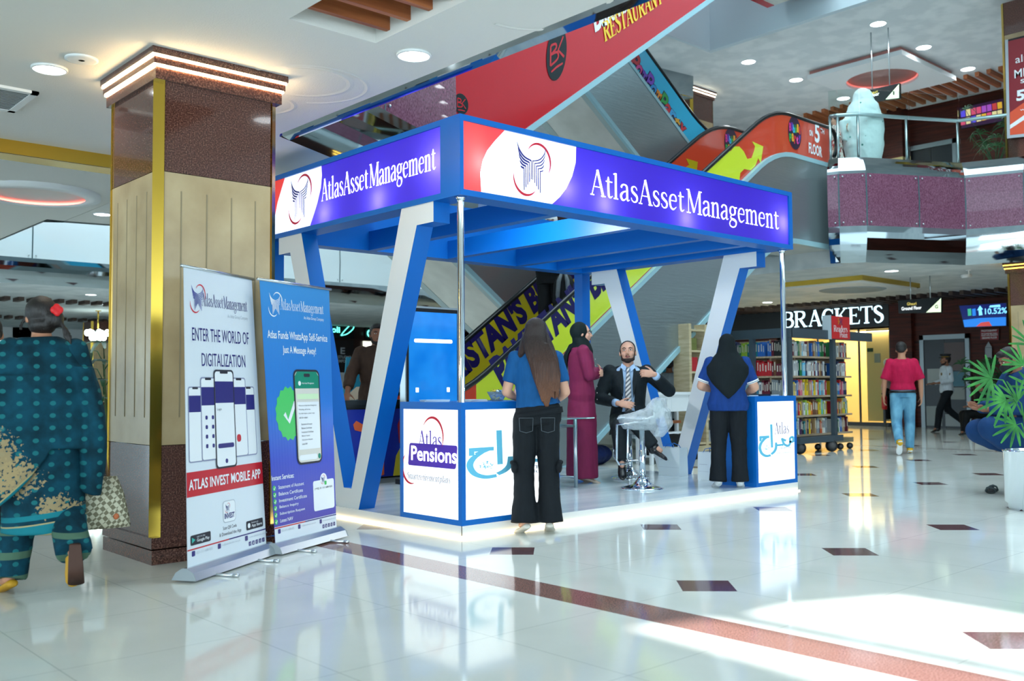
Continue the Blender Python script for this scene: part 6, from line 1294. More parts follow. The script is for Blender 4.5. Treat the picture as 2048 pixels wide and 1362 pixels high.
stool('chrome bar stool under the seated man in the dark suit', 3.68, 1.56, -.86, .6)
# paper bags
pb = mat('white_paper_bag', '#dbe6ea', .6); cord = mat('blue_cord', '#1f6fc0', .6)
def paper_bag(label, x, y, rz, w_=.26, d=.11, h_=.31, z=PL):
    t = thing('paper_bag', label, 'bag', (x, y, z), rz); a = MB(); a.v = [(sx*w_/2, sy*d/2*(1 if zz == 0 else .85), zz) for zz in (0, h_) for sx, sy in ((-1, -1), (1, -1), (1, 1), (-1, 1))]; a.f = [(3, 2, 1, 0), (0, 1, 5, 4), (1, 2, 6, 5), (2, 3, 7, 6), (3, 0, 4, 7)]; a.mi = [0]*5; a.sm = [False]*5; o = a.build('bag_body', pb, t); mod(o, 'SOLIDIFY', thickness=.002)
    for s in (-1, 1): a = MB(); a.tube([(-.06, s*d*.42, h_-.01), (-.05, s*d*.3, h_+.03), (.0, s*d*.1, h_+.045), (.05, s*d*.3, h_+.02), (.06, s*d*.42, h_-.01)], .004, 6); a.build('cord_handle', cord, t)
    a = MB(); a.bx(-w_*.4, 0, -d/2-.0012, -d/2-.0008, h_*.55, h_*.56); a.bx(-w_*.48, w_*.48, -d/2-.0012, -d/2-.0008, h_*.3, h_*.304); a.build('crease_print', mat('print_grey', '#a9adba', .5), t)
    return t
paper_bag('white paper bag with blue cord handles before the foot of the right side frame', 4.28, 1.43, -math.pi/2, .3, .16, .32)
paper_bag('white paper bag half hidden by the woman in black headscarf', 4.14, .8, -math.pi/2, .26, .14, .3)
# white table behind the booth and what stands there
p0, p1 = P(1296, 788, y=3.32), P(1374, 788, y=3.32)
wt = thing('white_table', 'white open-shelf table behind the right back corner of the booth', 'table', ((p0.x+p1.x)/2, 3.3, 0)); w_ = p1.x-p0.x
a = MB(); a.bx(-w_/2, w_/2, -.05, .25, .98, 1.02); a.build('table_top', bwhite, wt); a = MB(); a.bx(-w_/2+.02, w_/2-.02, -.03, -.01, .74, .98); a.bx(w_*.02, w_*.03, -.034, -.03, .76, .96); a.build('front_panel', bwhite, wt); a = MB(); a.bx(-w_/2, w_/2, -.03, .2, .42, .44); a.build('shelf', bwhite, wt); a = MB(); a.bx(-w_/2, w_/2, -.03, .2, .1, .12); a.build('shelf', bwhite, wt); a = MB(); a.bx(-w_/2+.02, w_/2-.02, .12, .2, .56, .6); a.build('shelf', wood, wt)
for sx in (-1, 1):
    for y in (-.03, .22): a = MB(); a.bx(sx*w_/2-.025, sx*w_/2+.025, y-.02, y+.02, 0, .98); a.build('leg', bwhite, wt)
t = thing('black_crate', 'black crate stored under the white table', 'crate', ((p0.x+p1.x)/2, 3.42, .121)); a = MB(); a.bx(-.35, .35, -.1, .05, 0, .28); o = a.build('crate_body', black, t); bevel(o, .01)
t = thing('blue_bundle', 'dark blue wrapped bundle on the floor under the escalator behind the booth', 'bundle', (5.35, 3.9, 0)); a = MB(); a.ell((0, 0, .15), .5, .25, .17); a.ell((.35, .1, .13), .35, .22, .15); blob(a, 'cloth', fabric('bundle_navy', '#0b1d4a', .7, .4, 8), t, .02, 3, .04, fold)
# cream display shelf with boxed goods
crm = noisy(mat('birch_board', '#b9a888', .5), [(.3, '#a89673'), (.7, '#c9b997')], 4, 4, (1, 1, 6)); x0, x1 = P(1384, 900, y=3.42).x, P(1458, 900, y=3.42).x
sh = thing('display_shelf', 'birch display shelf on castors with boxed goods, seen past the right side frame', 'shelf', (x0, 3.42, 0)); w_ = x1-x0
for x in (0, w_*.42, w_): a = MB(); a.bx(x-.03, x+.03, 0, .3, .2, 2.05); a.build('upright', crm, sh)
for z in (.22, .58, .94, 1.3, 1.62, 1.94): a = MB(); a.bx(0, w_, .01, .29, z, z+.03); a.build('board', crm, sh)
a = MB(); a.bx(-.05, w_+.05, -.03, .33, .12, .2); a.build('plinth', crm, sh)
for x in (.08, w_-.08): a = MB(); a.T = Matrix.Translation((x, .0, .05)) @ Matrix.Rotation(math.pi/2, 4, 'Y'); a.lathe([(.05, -.02), (.05, .02)], n=16); a.build('castor', black, sh)
bc = [('red', '#a8202a'), ('green', '#2c5c3a'), ('grey', '#8f9298'), ('cream', '#c9bfa6'), ('pink', '#b86a70'), ('blue', '#3a5f9c'), ('olive', '#6a6f3a')]
ORD = 'first second third fourth fifth sixth seventh eighth ninth tenth eleventh twelfth thirteenth fourteenth fifteenth sixteenth seventeenth eighteenth nineteenth twentieth twenty-first twenty-second twenty-third twenty-fourth twenty-fifth twenty-sixth twenty-seventh twenty-eighth twenty-ninth thirtieth thirty-first thirty-second thirty-third thirty-fourth thirty-fifth'.split()
ROWN = ['top', 'second', 'third', 'fourth', 'bottom']; random.seed(11)
for zi, z in enumerate((1.65, 1.33, .97, .61, .25)):
    x = .05; k = 0
    while x < w_-.2:
        if abs(x-w_*.42) < .22: x = w_*.42+.05
        if x > w_-.2: break
        bw, bh = random.uniform(.13, .2), random.uniform(.12, .24); nm, c = random.choice(bc); a = MB(); a.bx(0, bw, 0, .16, 0, bh); a.bx(.01, bw-.01, -.002, 0, bh*.55, bh*.85)
        o = a.build('goods_box', mat('box_%s' % nm, c, .5), None, (x0+x, 3.46, z)); bevel(o, .004, 1); tag(o, '%s goods box, %s along the %s board of the birch display shelf' % (nm, ORD[k], ROWN[zi]), 'box', 'boxes on the birch display shelf'); x += bw+.03; k += 1
# game counters behind the left side
gp = [mat('game_panel_blue', '#1a2f9a', .3), mat('game_panel_sky', '#2f9fd8', .3), mat('game_orange', '#d85f33', .35), mat('game_red', '#a81f26', .35), mat('game_yellow', '#d3c02e', .35), mat('game_tan', '#c49a72', .4)]
yg = 3.3; xa, xb, xc = P(668, 870, y=yg).x, P(690, 870, y=yg).x, P(812, 870, y=yg).x
gc = thing('game_counter', 'waist-high play counter with blue and orange printed panels behind the left side frame', 'counter', (xa, yg, 0)); w_ = xc-xa
a = MB(); a.bx(0, w_, .01, .28, .12, .9); a.build('cabinet', black, gc); a = MB(); a.bx(-.04, w_+.04, -.05, .32, .93, .98); a.bx(-.02, w_+.02, -.02, .3, .9, .93); a.build('worktop', mat('dark_worktop', '#1d2326', .25), gc); a = MB(); a.bx(0, w_, .03, .3, 0, .12); a.build('plinth', steel, gc)
a = MB(); a.bx(0, xb-xa-.01, 0, .01, .14, .88); a.build('printed_panel', gp[1], gc); a = MB(); a.bx(xb-xa, w_, 0, .01, .14, .88); a.build('printed_panel', gp[0], gc)
q = MB(); fg = plane((xb-xa, -.003, 0), XX, ZZ)
for cx, cz, rx, rz_ in ((.28, .87, .06, .03),): pass
q.flat([(.1, .72), (.12, .66), (.2, .64), (.3, .66), (.36, .6), (.42, .68), (.4, .88), (.3, .88), (.3, .76), (.22, .72), (.14, .76)], fg); q.flat([(.1, .26), (.14, .2), (.26, .18), (.4, .14), (.5, .16), (.5, .34), (.36, .3), (.24, .28), (.14, .31)], fg); q.build('panel_print', gp[2], gc)
q = MB(); q.flat([(.62, .14), (.82, .14), (.84, .4), (.74, .48), (.66, .36)], fg); q.build('panel_print', gp[4], gc); q = MB(); q.flat([(.7, .5), (.95, .46), (.95, .88), (.76, .88), (.68, .7)], fg); q.build('panel_print', gp[3], gc); q = MB(); disc(q, lambda a_, c: fg(a_, c)+V((0, -.002, 0)), .86, .26, .1); q.build('panel_print', gp[3], gc)
q = MB(); q.flat([(.02, .14), (.02, .5), (.09, .47), (.09, .14)], plane((0, -.003, 0), XX, ZZ)); q.build('panel_print', whit, gc)
wd = thing('poster_standee', 'teal poster standee with white zigzag letter and a figure in cream jacket', 'poster', P(712, 800, y=5.2)*1); wd.location.z = 0
px_ = lambda a_, c: P(a_, c, y=5.2)-wd.location; q = MB(); pts = [(686, 812), (694, 714), (745, 716), (745, 812)]; v_ = [px_(*p) for p in pts]; q.add(v_+[p+V((0, .03, 0)) for p in v_], [(0, 1, 2, 3), (7, 6, 5, 4), (0, 4, 5, 1), (1, 5, 6, 2), (2, 6, 7, 3), (3, 7, 4, 0)]); q.build('board', mat('poster_teal', '#137f98', .3), wd); q = MB(); q.bx(-.35, .35, .03, .2, 0, .03); q.bx(-.02, .02, .03, .06, 0, 1.0); q.build('stand', black, wd)
q = MB(); ribbon(q, [(702, 717, 3), (716, 742, 5), (722, 733, 5), (726, 741, 5), (732, 722, 4)], lambda a_, c: px_(a_, c)+V((0, -.004, 0)), False); q.build('zigzag_letter', whit, wd)
q = MB(); q.flat([(695, 811), (700, 785), (712, 774), (730, 772), (744, 780), (744, 811)], lambda a_, c: px_(a_, c)+V((0, -.004, 0))); q.build('printed_jacket', mat('print_cream', '#cfc4a8', .5), wd); q = MB(); disc(q, lambda a_, c: px_(a_, c)+V((0, -.005, 0)), 726, 755, 7, 15); q.build('printed_face', mat('print_skin', '#b98a72', .5), wd)
# ---------------------------------------------------------------- bookshop stand
slate = mat('slate_grey_metal', '#3a4750', .4); oak = noisy(mat('oak_shelf_board', '#a08c74', .5), [(.3, '#8b775f'), (.7, '#b5a189')], 4, 4, (.6, 6, 6))
KX, KY = 9.1, 2.9; yl = 5.35
bs = thing('bookcase', 'slate grey bookshop stand with oak boards and red roof sign beside the right counter', 'bookcase', (KX, KY, 0))
ZS = (1.58, 1.26, .94, .62, .31)
for z in ZS: a = MB(); a.bx(.04, 1.95, -.02, .36, z-.03, z); a.build('board', oak, bs); a = MB(); a.bx(0, .36, .06, yl-KY, z-.03, z); a.build('board', oak, bs)
a = MB(); a.bx(.04, 1.95, .34, .37, .28, 1.85); a.bx(.34, .37, .1, yl-KY, .28, 1.85); a.build('back_panel', oak, bs)
a = MB(); a.bx(-.02, 2.6, -.08, .0, 1.87, 2.02); a.bx(-.08, 0, -.08, yl-KY, 1.87, 2.02); a.build('header', slate, bs)
for x, y in ((-.04, -.05), (1.27, -.07), (-.05, .62), (-.05, 1.5)): a = MB(); a.bx(x-.04, x+.05, y-.02, y+.05, .18, 1.87); a.build('post', slate, bs)
for x in (.98, 1.9): a = MB(); a.bx(x, x+.05, .1, .36, .28, 1.85); a.build('divider', slate, bs)
a = MB(); a.bx(.1, 1.45, -.12, .4, .17, .27); a.bx(-.1, .4, .1, yl-KY, .17, .27); a.build('chassis', slate, bs); a = MB(); a.bx(1.5, 2.1, .05, .5, .12, .2); a.build('chassis', mat('tan_chassis', '#8d8064', .5), bs)
for x, y in ((1.13, -.08), (.25, -.02), (1.7, .08), (2.02, .08), (1.35, .3)):
    r_ = .1 if x < 1.2 else .055; a = MB(); a.T = Matrix.Translation((x, y, r_)) @ Matrix.Rotation(.5, 4, 'Z') @ Matrix.Rotation(math.pi/2, 4, 'Y'); a.lathe([(r_*.6, -.035), (r_, -.025), (r_, .025), (r_*.6, .035)], n=20); a.build('castor', black, bs)
sg2 = MB(); sg2.bx(1.12, 1.73, -.13, -.09, 1.88, 2.26); sg2.build('roof_sign', mat('sign_red', '#c4232b', .35), bs); a = MB(); a.bx(1.1, 1.13, -.13, .02, 1.87, 2.27); a.build('sign_edge', mat('pale_edge', '#aeb9bf', .5), bs)
serif('sign_lettering', 'Readers', wl, bs, (1.19, -.134, 2.0), XX, ZZ, .45, .105, weight=1.2); serif('sign_lettering', 'Point', wl, bs, (1.38, -.134, 1.91), XX, ZZ, .26, .085, weight=1.2)
serif('sign_mark', 'R', mat('sign_gold', '#c9902c', .4), bs, (1.33, -.134, 2.13), XX, ZZ, .1, .1, weight=1.6); serif('sign_mark', 'R', mat('sign_violet', '#3a2a6a', .4), bs, (1.38, -.136, 2.125), XX, ZZ, .1, .1, weight=1.6)
CN = dict(white='#d5d8d6', cream='#cfc3a4', black='#1b1d20', navy='#1a2850', blue='#2a62b0', teal='#1f7f86', green='#1f6b3c', maroon='#5e1a2c', red='#b3242c', pink='#cf6a80', yellow='#d8b92a', orange='#cc6a2a', brown='#6a4630', tan='#a98a62', grey='#7d858a', purple='#432452', sky='#5fb4d8', lime='#93b53a')
PAL = [['purple', 'maroon', 'purple', 'white', 'green', 'cream', 'white', 'white', 'white', 'tan', 'white', 'brown', 'grey', 'grey', 'white', 'green', 'green', 'maroon', 'maroon'], ['white', 'white', 'white', 'white', 'white', 'green', 'sky', 'white', 'navy', 'white', 'brown', 'white', 'maroon', 'white', 'tan', 'brown', 'navy', 'white', 'black'], ['navy', 'white', 'white', 'blue', 'red', 'pink', 'cream', 'yellow', 'yellow', 'tan', 'pink', 'yellow', 'yellow', 'white', 'navy', 'sky', 'sky', 'white', 'red'], ['red', 'red', 'orange', 'red', 'yellow', 'teal', 'white', 'white', 'white', 'yellow', 'orange', 'brown', 'tan', 'white', 'yellow', 'lime', 'lime', 'white', 'red'], ['white', 'white', 'green', 'white', 'blue', 'black', 'teal', 'tan', 'navy', 'yellow', 'maroon', 'black', 'grey', 'grey', 'white', 'pink', 'white', 'grey', 'black']]
page = mat('page_block', '#d9d2bf', .8); random.seed(21); NB = {}
def book(nm, th, h_, d, loc, ry, turn, lab):
    a = MB(); a.bx(0, th, 0, d, 0, h_); a.cur = 1; a.bx(.003, th-.003, .004, d+.001, h_-.002, h_+.0005); a.cur = 2; a.bx(th*.3, th*.7, -.0012, 0, h_*.35, h_*.85)
    o = a.build('book', [mat('book_%s' % nm, CN[nm], .5), page, mat('book_title_pale', '#c9c5b8', .5) if nm not in ('white', 'cream', 'yellow') else mat('book_title_dark', '#4b4f63', .5)], None, loc, (0, ry, turn)); tag(o, lab, 'book', 'books on the slate bookshop stand')
def shelfrow(x0_, x1_, zi, at_, where, pal, dense=.06):
    x = x0_; k = 0; z = ZS[zi]
    while x < x1_-.02 and k < 34:
        th = random.uniform(.022, .058); h_ = random.uniform(.19, .265)
        if x+th > x1_: break
        nm = pal[min(int((x-x0_)/(x1_-x0_)*len(pal)), len(pal)-1)] if random.random() < .8 else random.choice(list(CN))
        if random.random() > dense: book(nm, th-.002, h_, random.uniform(.13, .17), at_(x, z+.0005), 0, TURN, '%s book, %s %s on the %s shelf of the bookshop stand' % (nm, ORD[k], where, ROWN[zi])); k += 1
        x += th
for zi in range(5):
    TURN = 0; shelfrow(KX+.08, KX+1.22, zi, lambda x, z: (x, KY+.02+random.uniform(0, .03), z), 'from the corner', PAL[zi]); shelfrow(KX+1.36, KX+1.88, zi, lambda x, z: (x, KY+.02, z), 'past the sign post', random.sample(PAL[zi], 12))
    TURN = -math.pi/2; shelfrow(-(KY+1.46), -(KY+.12), zi, lambda x, z: (KX+.03, -x, z), 'round the corner', ['brown', 'tan', 'navy', 'lime', 'teal', 'blue', 'blue', 'black'] if zi == 0 else ['black', 'grey', 'navy', 'red', 'red', 'maroon'] if zi == 1 else ['green', 'black', 'sky', 'maroon', 'grey'])
# ---------------------------------------------------------------- far right wall
warmwall = mat('shop_warm_wall', '#d9b877', .5); blacks = mat('black_sign_board', '#0a0c0e', .3); lit_l = mat('lit_letter', '#eaf8ff', .4, emit='#c8f0ff', es=1.6); WX = 20.0; MY_ = V((0, -1, 0))
shop = thing('shopfront', 'clothes shop front with black sign board and warm lit window on the far wall', 'shop', (WX, 8.2, 0))
a = MB(); a.bx(-.14, -.02, -1.65, 1.75, 2.64, 3.3); a.bx(-.1, -.02, 1.75, 4.2, 2.64, 3.3); a.build('sign_board', blacks, shop)
serif('sign_lettering', 'BR ACKETS', lit_l, shop, (-.15, 1.52, 2.75), MY_, ZZ, 3.05, .45, weight=1.5)
a = MB(); a.bx(2.0, 2.1, -1.7, 4, 0, 2.62); a.build('back_wall', warmwall, shop); a = MB(); a.bx(0, 2.1, -1.7, -1.6, 0, 2.62); a.bx(0, 2.1, 1.7, 1.8, 0, 2.62); a.build('side_wall', warmwall, shop); a = MB(); a.bx(.0, 2.1, -1.7, 1.8, 2.6, 2.64); a.build('shop_ceiling', white, shop); a = MB(); a.bx(.35, .4, -1.6, -.75, .12, 2.6); a.build('display_panel', warmwall, shop)
a = MB(); a.bx(-.03, .06, -1.6, 1.7, 0, .1); a.build('sill', black, shop)
for y in (-1.6, -.72, .5, 1.68): a = MB(); a.bx(-.02, .03, y-.02, y+.02, .1, 2.62); a.build('mullion', black, shop)
a = MB(); a.bx(0, .012, -1.6, 1.68, .1, 2.62); a.build('shop_glass', glassm, shop); light('shop_lamp', 'AREA', (21.0, 8.2, 2.55), 130, (1, .86, .6), 1.6, 3)
a = MB(); a.bx(.33, .345, -1.15, -.98, 1.7, 1.95); a.build('notice', mat('notice_grey', '#8d8f86', .6), shop); a = MB(); a.bx(.33, .345, -.95, -.78, 2.0, 2.1); a.build('notice', mat('exit_green', '#20402c', .5), shop)
mn = thing('mannequin', 'mannequin in pale pink top at the right edge of the lit shop window', 'mannequin', (20.18, 6.78, .1)); mn.scale = (1.0, 1.0, 1.0)
mb = MB(); J = joints(); mb.loft(spine(J), 16); mb.ell(J['head'], .075, .095, .115); mb.cap(J['nek'], .05, J['head'], .045)
for q_ in 'LR': limb(mb, [J['sh'+q_], J['el'+q_], J['wr'+q_]], [.05, .04, .03]); limb(mb, [J['hi'+q_], J['kn'+q_], J['an'+q_]], [.085, .055, .035])
blob(mb, 'body', mat('mannequin_grey', '#a8a8a2', .4), mn, .016, 3); mb = MB(); torso_cloth(mb, J, .03, .1)
for q_ in 'LR': sleeve(mb, J, q_, (.07, .06, .05), 1.8)
blob(mb, 'pink_top', fabric('pink_cotton', '#c79a98'), mn, .016, 3); mb = MB(); legs_cloth(mb, J, (.11, .09, .08, .09)); blob(mb, 'dark_trousers', denim_k, mn, .016, 3)
pl_ = thing('wall_pier', 'dark brown pier between the lit shop window and the lift', 'pier', (19.85, 6.25, 0)); a = MB(); a.bx(0, .15, -.3, .28, 0, 3.3); a.build('cladding', redwall, pl_)
def lift(label, z, y0_, y1_, h_):
    t = thing('lift_door', label, 'lift', (WX, (y0_+y1_)/2, z)); w_ = (y1_-y0_)/2
    a = MB(); a.bx(-.08, 0, -w_, -w_+.1, 0, h_); a.bx(-.08, 0, w_-.1, w_, 0, h_); a.bx(-.08, 0, -w_, w_, h_-.12, h_); a.build('frame', mat('lift_frame_steel', '#7f878b', .35, .7), t)
    for s in (-1, 1): a = MB(); a.bx(-.05, -.02, min(0, s*(w_-.1))+.004, max(0, s*(w_-.1))-.004, 0, h_-.12); a.build('door_leaf', mat('lift_dark_steel', '#24272b', .3, .3), t)
    return t, w_
lf, w_ = lift('steel lift door covered with posters behind the guard', 0, 4.53, 5.78, 2.36)
for k, (y0_, y1_, z0, z1, c) in enumerate(((-.5, .0, 1.45, 2.15, '#5a4a4a'), (-.48, .02, 1.05, 1.42, '#3f6f80'), (-.48, .02, .72, 1.02, '#8a8f8c'), (.12, .45, 1.1, 1.5, '#a0a6a4'), (.1, .5, .05, .55, '#8d9492'), (-.48, .02, .05, .35, '#9aa0a0'))): a = MB(); a.bx(-.06, -.052, y0_, y1_, z0, z1); a.build('poster_sheet', mat('lift_poster_%d' % k, c, .4), lf)
lift('steel lift door on the upper floor seen through the railing glass', S1, 4.7, 6.0, 2.3)
def screen(nm, label, cat, pts, x, m):
    c = P(*pts[0], x=x); t = thing(nm, label, cat, c); q = [P(*p, x=x)-c for p in pts]; e = V((.06, 0, 0)); s = MB(); s.add([p for p in q]+[p+e for p in q], [(0, 1, 2, 3), (7, 6, 5, 4), (0, 4, 5, 1), (1, 5, 6, 2), (2, 6, 7, 3), (3, 7, 4, 0)]); s.build('casing', black, t)
    m_ = sum(q, V())/4; s = MB(); s.add([m_+(p-m_)*.96+V((-.004, 0, 0)) for p in q], [(0, 1, 2, 3)]); s.build('panel', m, t); return t
scr = mat('advert_screen_blue', '#0a1850', .2, emit='#0a1a6a', es=.55)
t = screen('wall_television', 'blue advert television showing 10.52% above the red photography sign', 'television', [(1928, 656), (1917, 611), (2014, 605), (2014, 652)], 19.6, scr)
def onx(nm, m, parent, x, pts): q = MB(); q.add([P(*p, x=x)-parent.location for p in pts], [tuple(range(len(pts)))]); return q.build(nm, m, parent)
def txx(nm, s, m, parent, x, px, py, w_px, h_px, bold=.02, ser=False):
    o = P(px, py, x=x); e = P(px+w_px, py, x=x); u = P(px, py-h_px, x=x); return text(nm, s, m, parent, o-parent.location, MY_, ZZ, (e-o).length, (u-o).length, bold)
cy = mat('screen_cyan', '#8fd8ff', .4, emit='#7fd4ff', es=1.0); bl2 = mat('screen_mid_blue', '#2a7fe0', .4, emit='#2a7fe0', es=.7); rd2 = mat('screen_red', '#d0504a', .4, emit='#d0504a', es=.6)
txx('figures', '10.52%', cy, t, 19.58, 1970, 629, 44, 12); onx('arrow', cy, t, 19.58, [(1954, 621), (1960, 611), (1966, 619), (1963, 619), (1965, 630), (1958, 631), (1957, 620)]); onx('picture', bl2, t, 19.585, [(1929, 654), (1926, 640), (1960, 636), (2012, 634), (2012, 651)]); onx('picture', rd2, t, 19.58, [(1952, 653), (1962, 645), (1978, 643), (1984, 652)])
for k in (1936, 1945): onx('bar', bl2 if k > 1940 else mat('screen_green', '#3fae8a', .4, emit='#3fae8a', es=.7), t, 19.58, [(k, 632), (k-1, 618), (k+6, 617), (k+7, 631)])
onx('script_line', cy, t, 19.58, [(1978, 615), (1980, 611), (2000, 609), (2001, 614)])
t = screen('wall_notice', 'red photography notice below the blue advert television', 'sign', [(1960, 680), (1960, 659), (1998, 657), (1998, 680)], 19.95, mat('notice_red', '#8a1c24', .4))
for s, px, py, w_, h_ in (('PHOTOGRAPHY', 1963, 664, 31, 4), ('NOT ALLOWED INSIDE THE MALL', 1963, 669, 32, 2.6), ('EXCEPT WITH PERMISSION', 1963, 672.5, 32, 2.6), ('GROUND FLOOR', 1964, 678, 30, 4)): txx('lettering', s, wl, t, 19.94, px, py, w_, h_)
t = screen('wall_notice', 'narrow white pointed notice under the red photography sign', 'sign', [(1970, 726), (1970, 695), (1984, 695), (1984, 726)], 19.95, mat('notice_white', '#9aa0a4', .5)); onx('tip', mat('notice_white', '#9aa0a4', .5), t, 19.945, [(1970, 695), (1977, 683), (1984, 695)])
t = screen('wall_television', 'colourful advert screen on the dark upper wall behind hanging plant', 'television', [(1922, 258), (1917, 216), (2008, 196), (2008, 242)], 19.6, mat('advert_screen_dark', '#2a1430', .3, emit='#3a1c40', es=.5))
random.seed(9)
for k in range(16): u = 1922+(k % 8)*10.5; v_ = 222-(k % 8)*2.4+(k//8)*16; c = random.choice(['#d8a030', '#a04ab0', '#d04a6a', '#5a4ad0', '#e0c890', '#c03a3a']); onx('picture', mat('screen_%s' % c, c, .4, emit=c, es=.6), t, 19.58, [(u, v_+13), (u-1, v_), (u+8, v_-2), (u+9, v_+11)])
def hang_sign(label, x, pts, tri, word, num, ztop):
    t = screen('hanging_sign', label, 'sign', pts, x, blacks); onx('light_triangle', mat('sign_pale_green', '#d8e8c8', .4, emit='#dff0cc', es=.7), t, x-.01, tri)
    for f_ in (.3, .75):
        p = P(*pts[1], x=x).lerp(P(*pts[2], x=x), f_)-t.location; a = MB(); a.tube([p, p+V((0, 0, ztop-p.z-t.location.z))], .012, 8); a.build('rod', steel, t)
    return t
t = hang_sign('black hanging Ground Floor sign with lit triangle in front of the lift wall', 15, [(1797, 627), (1796, 601), (1883, 594), (1883, 625)], [(1852, 625), (1882, 596), (1882, 624)], 0, 0, H1); txx('lettering', 'Ground Floor', signwhite, t, 14.98, 1803, 621, 40, 7); txx('letter', 'G', mat('sign_dark_letter', '#3a4030', .5), t, 14.97, 1870, 617, 6, 7); txx('script_name', 'Ghauri', mat('sign_gold_script', '#d8c060', .4, emit='#d8c060', es=.5), t, 14.98, 1814, 611, 19, 6)
t = hang_sign('black hanging upper floor sign with lit triangle behind the white-veiled woman', 14, [(1722, 206), (1722, 184), (1799, 166), (1800, 197)], [(1771, 199), (1798, 168), (1798, 196)], 0, 0, 8.3); txx('lettering', '1st Floor', signwhite, t, 13.98, 1731, 197, 27, 7); txx('letter', '1', mat('sign_dark_letter', '#3a4030', .5), t, 13.97, 1786, 190, 3, 7); txx('script_name', 'Ghauri', mat('sign_gold_script', '#d8c060', .4, emit='#d8c060', es=.5), t, 13.98, 1737, 190, 18, 6)
t = screen('sale_poster', 'tall red sale poster in pale frame on the upper pillar at the right border', 'poster', [(2016, 276), (2012, 80), (2100, 58), (2100, 268)], 13.93, mat('poster_maroon', '#6e1a24', .35, emit='#6e1a24', es=.25))
fr2 = mat('poster_frame_grey', '#aab4ba', .4); onx('frame_edge', fr2, t, 13.92, [(2014, 276), (2010, 80), (2016, 79), (2020, 275)]); onx('frame_edge', fr2, t, 13.92, [(2014, 277), (2014, 271), (2100, 262), (2100, 268)]); onx('printed_leaf', mat('poster_orange', '#b8482c', .4, emit='#b8482c', es=.3), t, 13.921, [(2020, 270), (2020, 225), (2048, 205), (2090, 215), (2090, 264)]); onx('printed_band', wl, t, 13.918, [(2020, 258), (2020, 250), (2060, 222), (2060, 232)])
for s, px, py, w_, h_, bo in (('almari', 2031, 127, 60, 15, 0), ('MEGA', 2029, 157, 60, 17, .01), ('SALE', 2041, 167, 40, 8, .02), ('50%', 2033, 203, 62, 22, .04), ('www', 2040, 222, 30, 3, 0)): txx('lettering', s, wl, t, 13.915, px, py, w_, h_, bo)
# small warm lit pier with lamp on the upper wall
t = thing('lit_pier', 'cream pier with small down lamp beyond the white-veiled woman', 'pier', (19.6, P(1786, 280, x=19.6).y, S1)); a = MB(); a.bx(0, .35, -.25, .25, 0, 2.0); a.build('shaft', mat('cream_pier', '#c9b27a', .5), t); a = MB(); a.bx(0, .35, -.25, .25, 2.0, 3.3); a.build('shaft_top', redwall, t); a = MB(); a.lathe([(.05, 1.1), (.05, 1.45)], (-.09, .12, 0), 16); a.build('lamp', steel, t); light('pier_lamp', 'SPOT', (19.48, t.location.y+.12, S1+1.08), 40, (1, .75, .4), .04, angle=1.8)
t = thing('security_camera', 'small white security camera under the lower right ceiling', 'camera', P(1937, 540, z=H1)); a = MB(); a.lathe([(.05, -.02), (.05, 0)], n=16); a.tube([(0, 0, 0), (0, 0, -.1)], .012); a.build('bracket', white, t); a = MB(); a.tube([(.1, 0, -.1), (-.16, .06, -.13)], .035, 12); a.build('barrel', white, t)
t = thing('fire_extinguisher', 'red extinguisher behind the right edge of the shop window', 'extinguisher', (19.8, 6.7, .0)); a = MB(); a.lathe([(.06, .45), (.07, .5), (.07, .78), (.03, .85), (.02, .9)], n=16); a.build('cylinder', mat('extinguisher_red', '#b01c20', .3), t); a = MB(); a.bx(-.02, .02, -.03, .03, .0, .46); a.build('bracket', black, t)
# ---------------------------------------------------------------- plants
leafm = noisy(mat('palm_leaf_green', '#2f7d38', .4, spec=.4), [(.3, '#1f6030'), (.7, '#4c9c46')], 8, 2); leafd = noisy(mat('dark_leaf_green', '#1b4a25', .45), [(.3, '#12351b'), (.7, '#2a6232')], 8, 2); stemm = mat('plant_stem', '#4b5a32', .7)
def leaflet(mb, b_, d, L, w_, n_, droop):
    d = d.normalized(); s = d.cross(n_).normalized(); P_ = []
    for i in range(6): t_ = i/5; c = b_+d*L*t_-V((0, 0, droop*L*t_*t_)); ww = w_*(math.sin(math.pi*min(.06+t_*.86, 1))**.6); P_.append((c+s*ww, c-n_*ww*.25, c-s*ww))
    vs = [p for r in P_ for p in r]; fs = [(i*3+k, i*3+k+1, i*3+k+4, i*3+k+3) for i in range(5) for k in (0, 1)]
    mb.add(vs, fs, True)
def frond(parent, root, tip, N, L, w_, face, m, spread=2.4, droop=.12):
    mb = MB(); root, tip, face = V(root), V(tip), V(face).normalized(); mid = (root+tip)/2+V((0, 0, .08)); mb.tube([root, mid, tip], [.008, .006, .004], 6)
    ax = (tip-mid); ax = (ax-face*ax.dot(face)).normalized(); sd = ax.cross(face)
    for i in range(N): a_ = -spread/2*1+spread*i/(N-1); leaflet(mb, tip, ax*math.cos(a_)+sd*math.sin(a_)+face*random.uniform(-.12, .12), L*random.uniform(.8, 1.1)*(1-.25*abs(a_)/spread), w_, face, droop)
    return mb.build('frond', m, parent)
random.seed(4); pc = P(2015, 1019, z=0)+RT*.2; pc.z = 0
pot = thing('potted_palm', 'fan palm in polished steel bin at the right border', 'plant', pc); a = MB(); a.lathe([(.165, 0), (.175, .02), (.175, .05), (.2, .07), (.2, .5), (.208, .51), (.208, .525), (.19, .525), (.185, .47), (.0, .46)], n=40); a.build('steel_bin', chrome, pot)
a = MB(); a.lathe([(.185, .47), (.1, .485), (.0, .49)], n=24); a.build('soil', mat('soil', '#2a211a', .9), pot)
toc = -FW.copy(); toc.z = .15
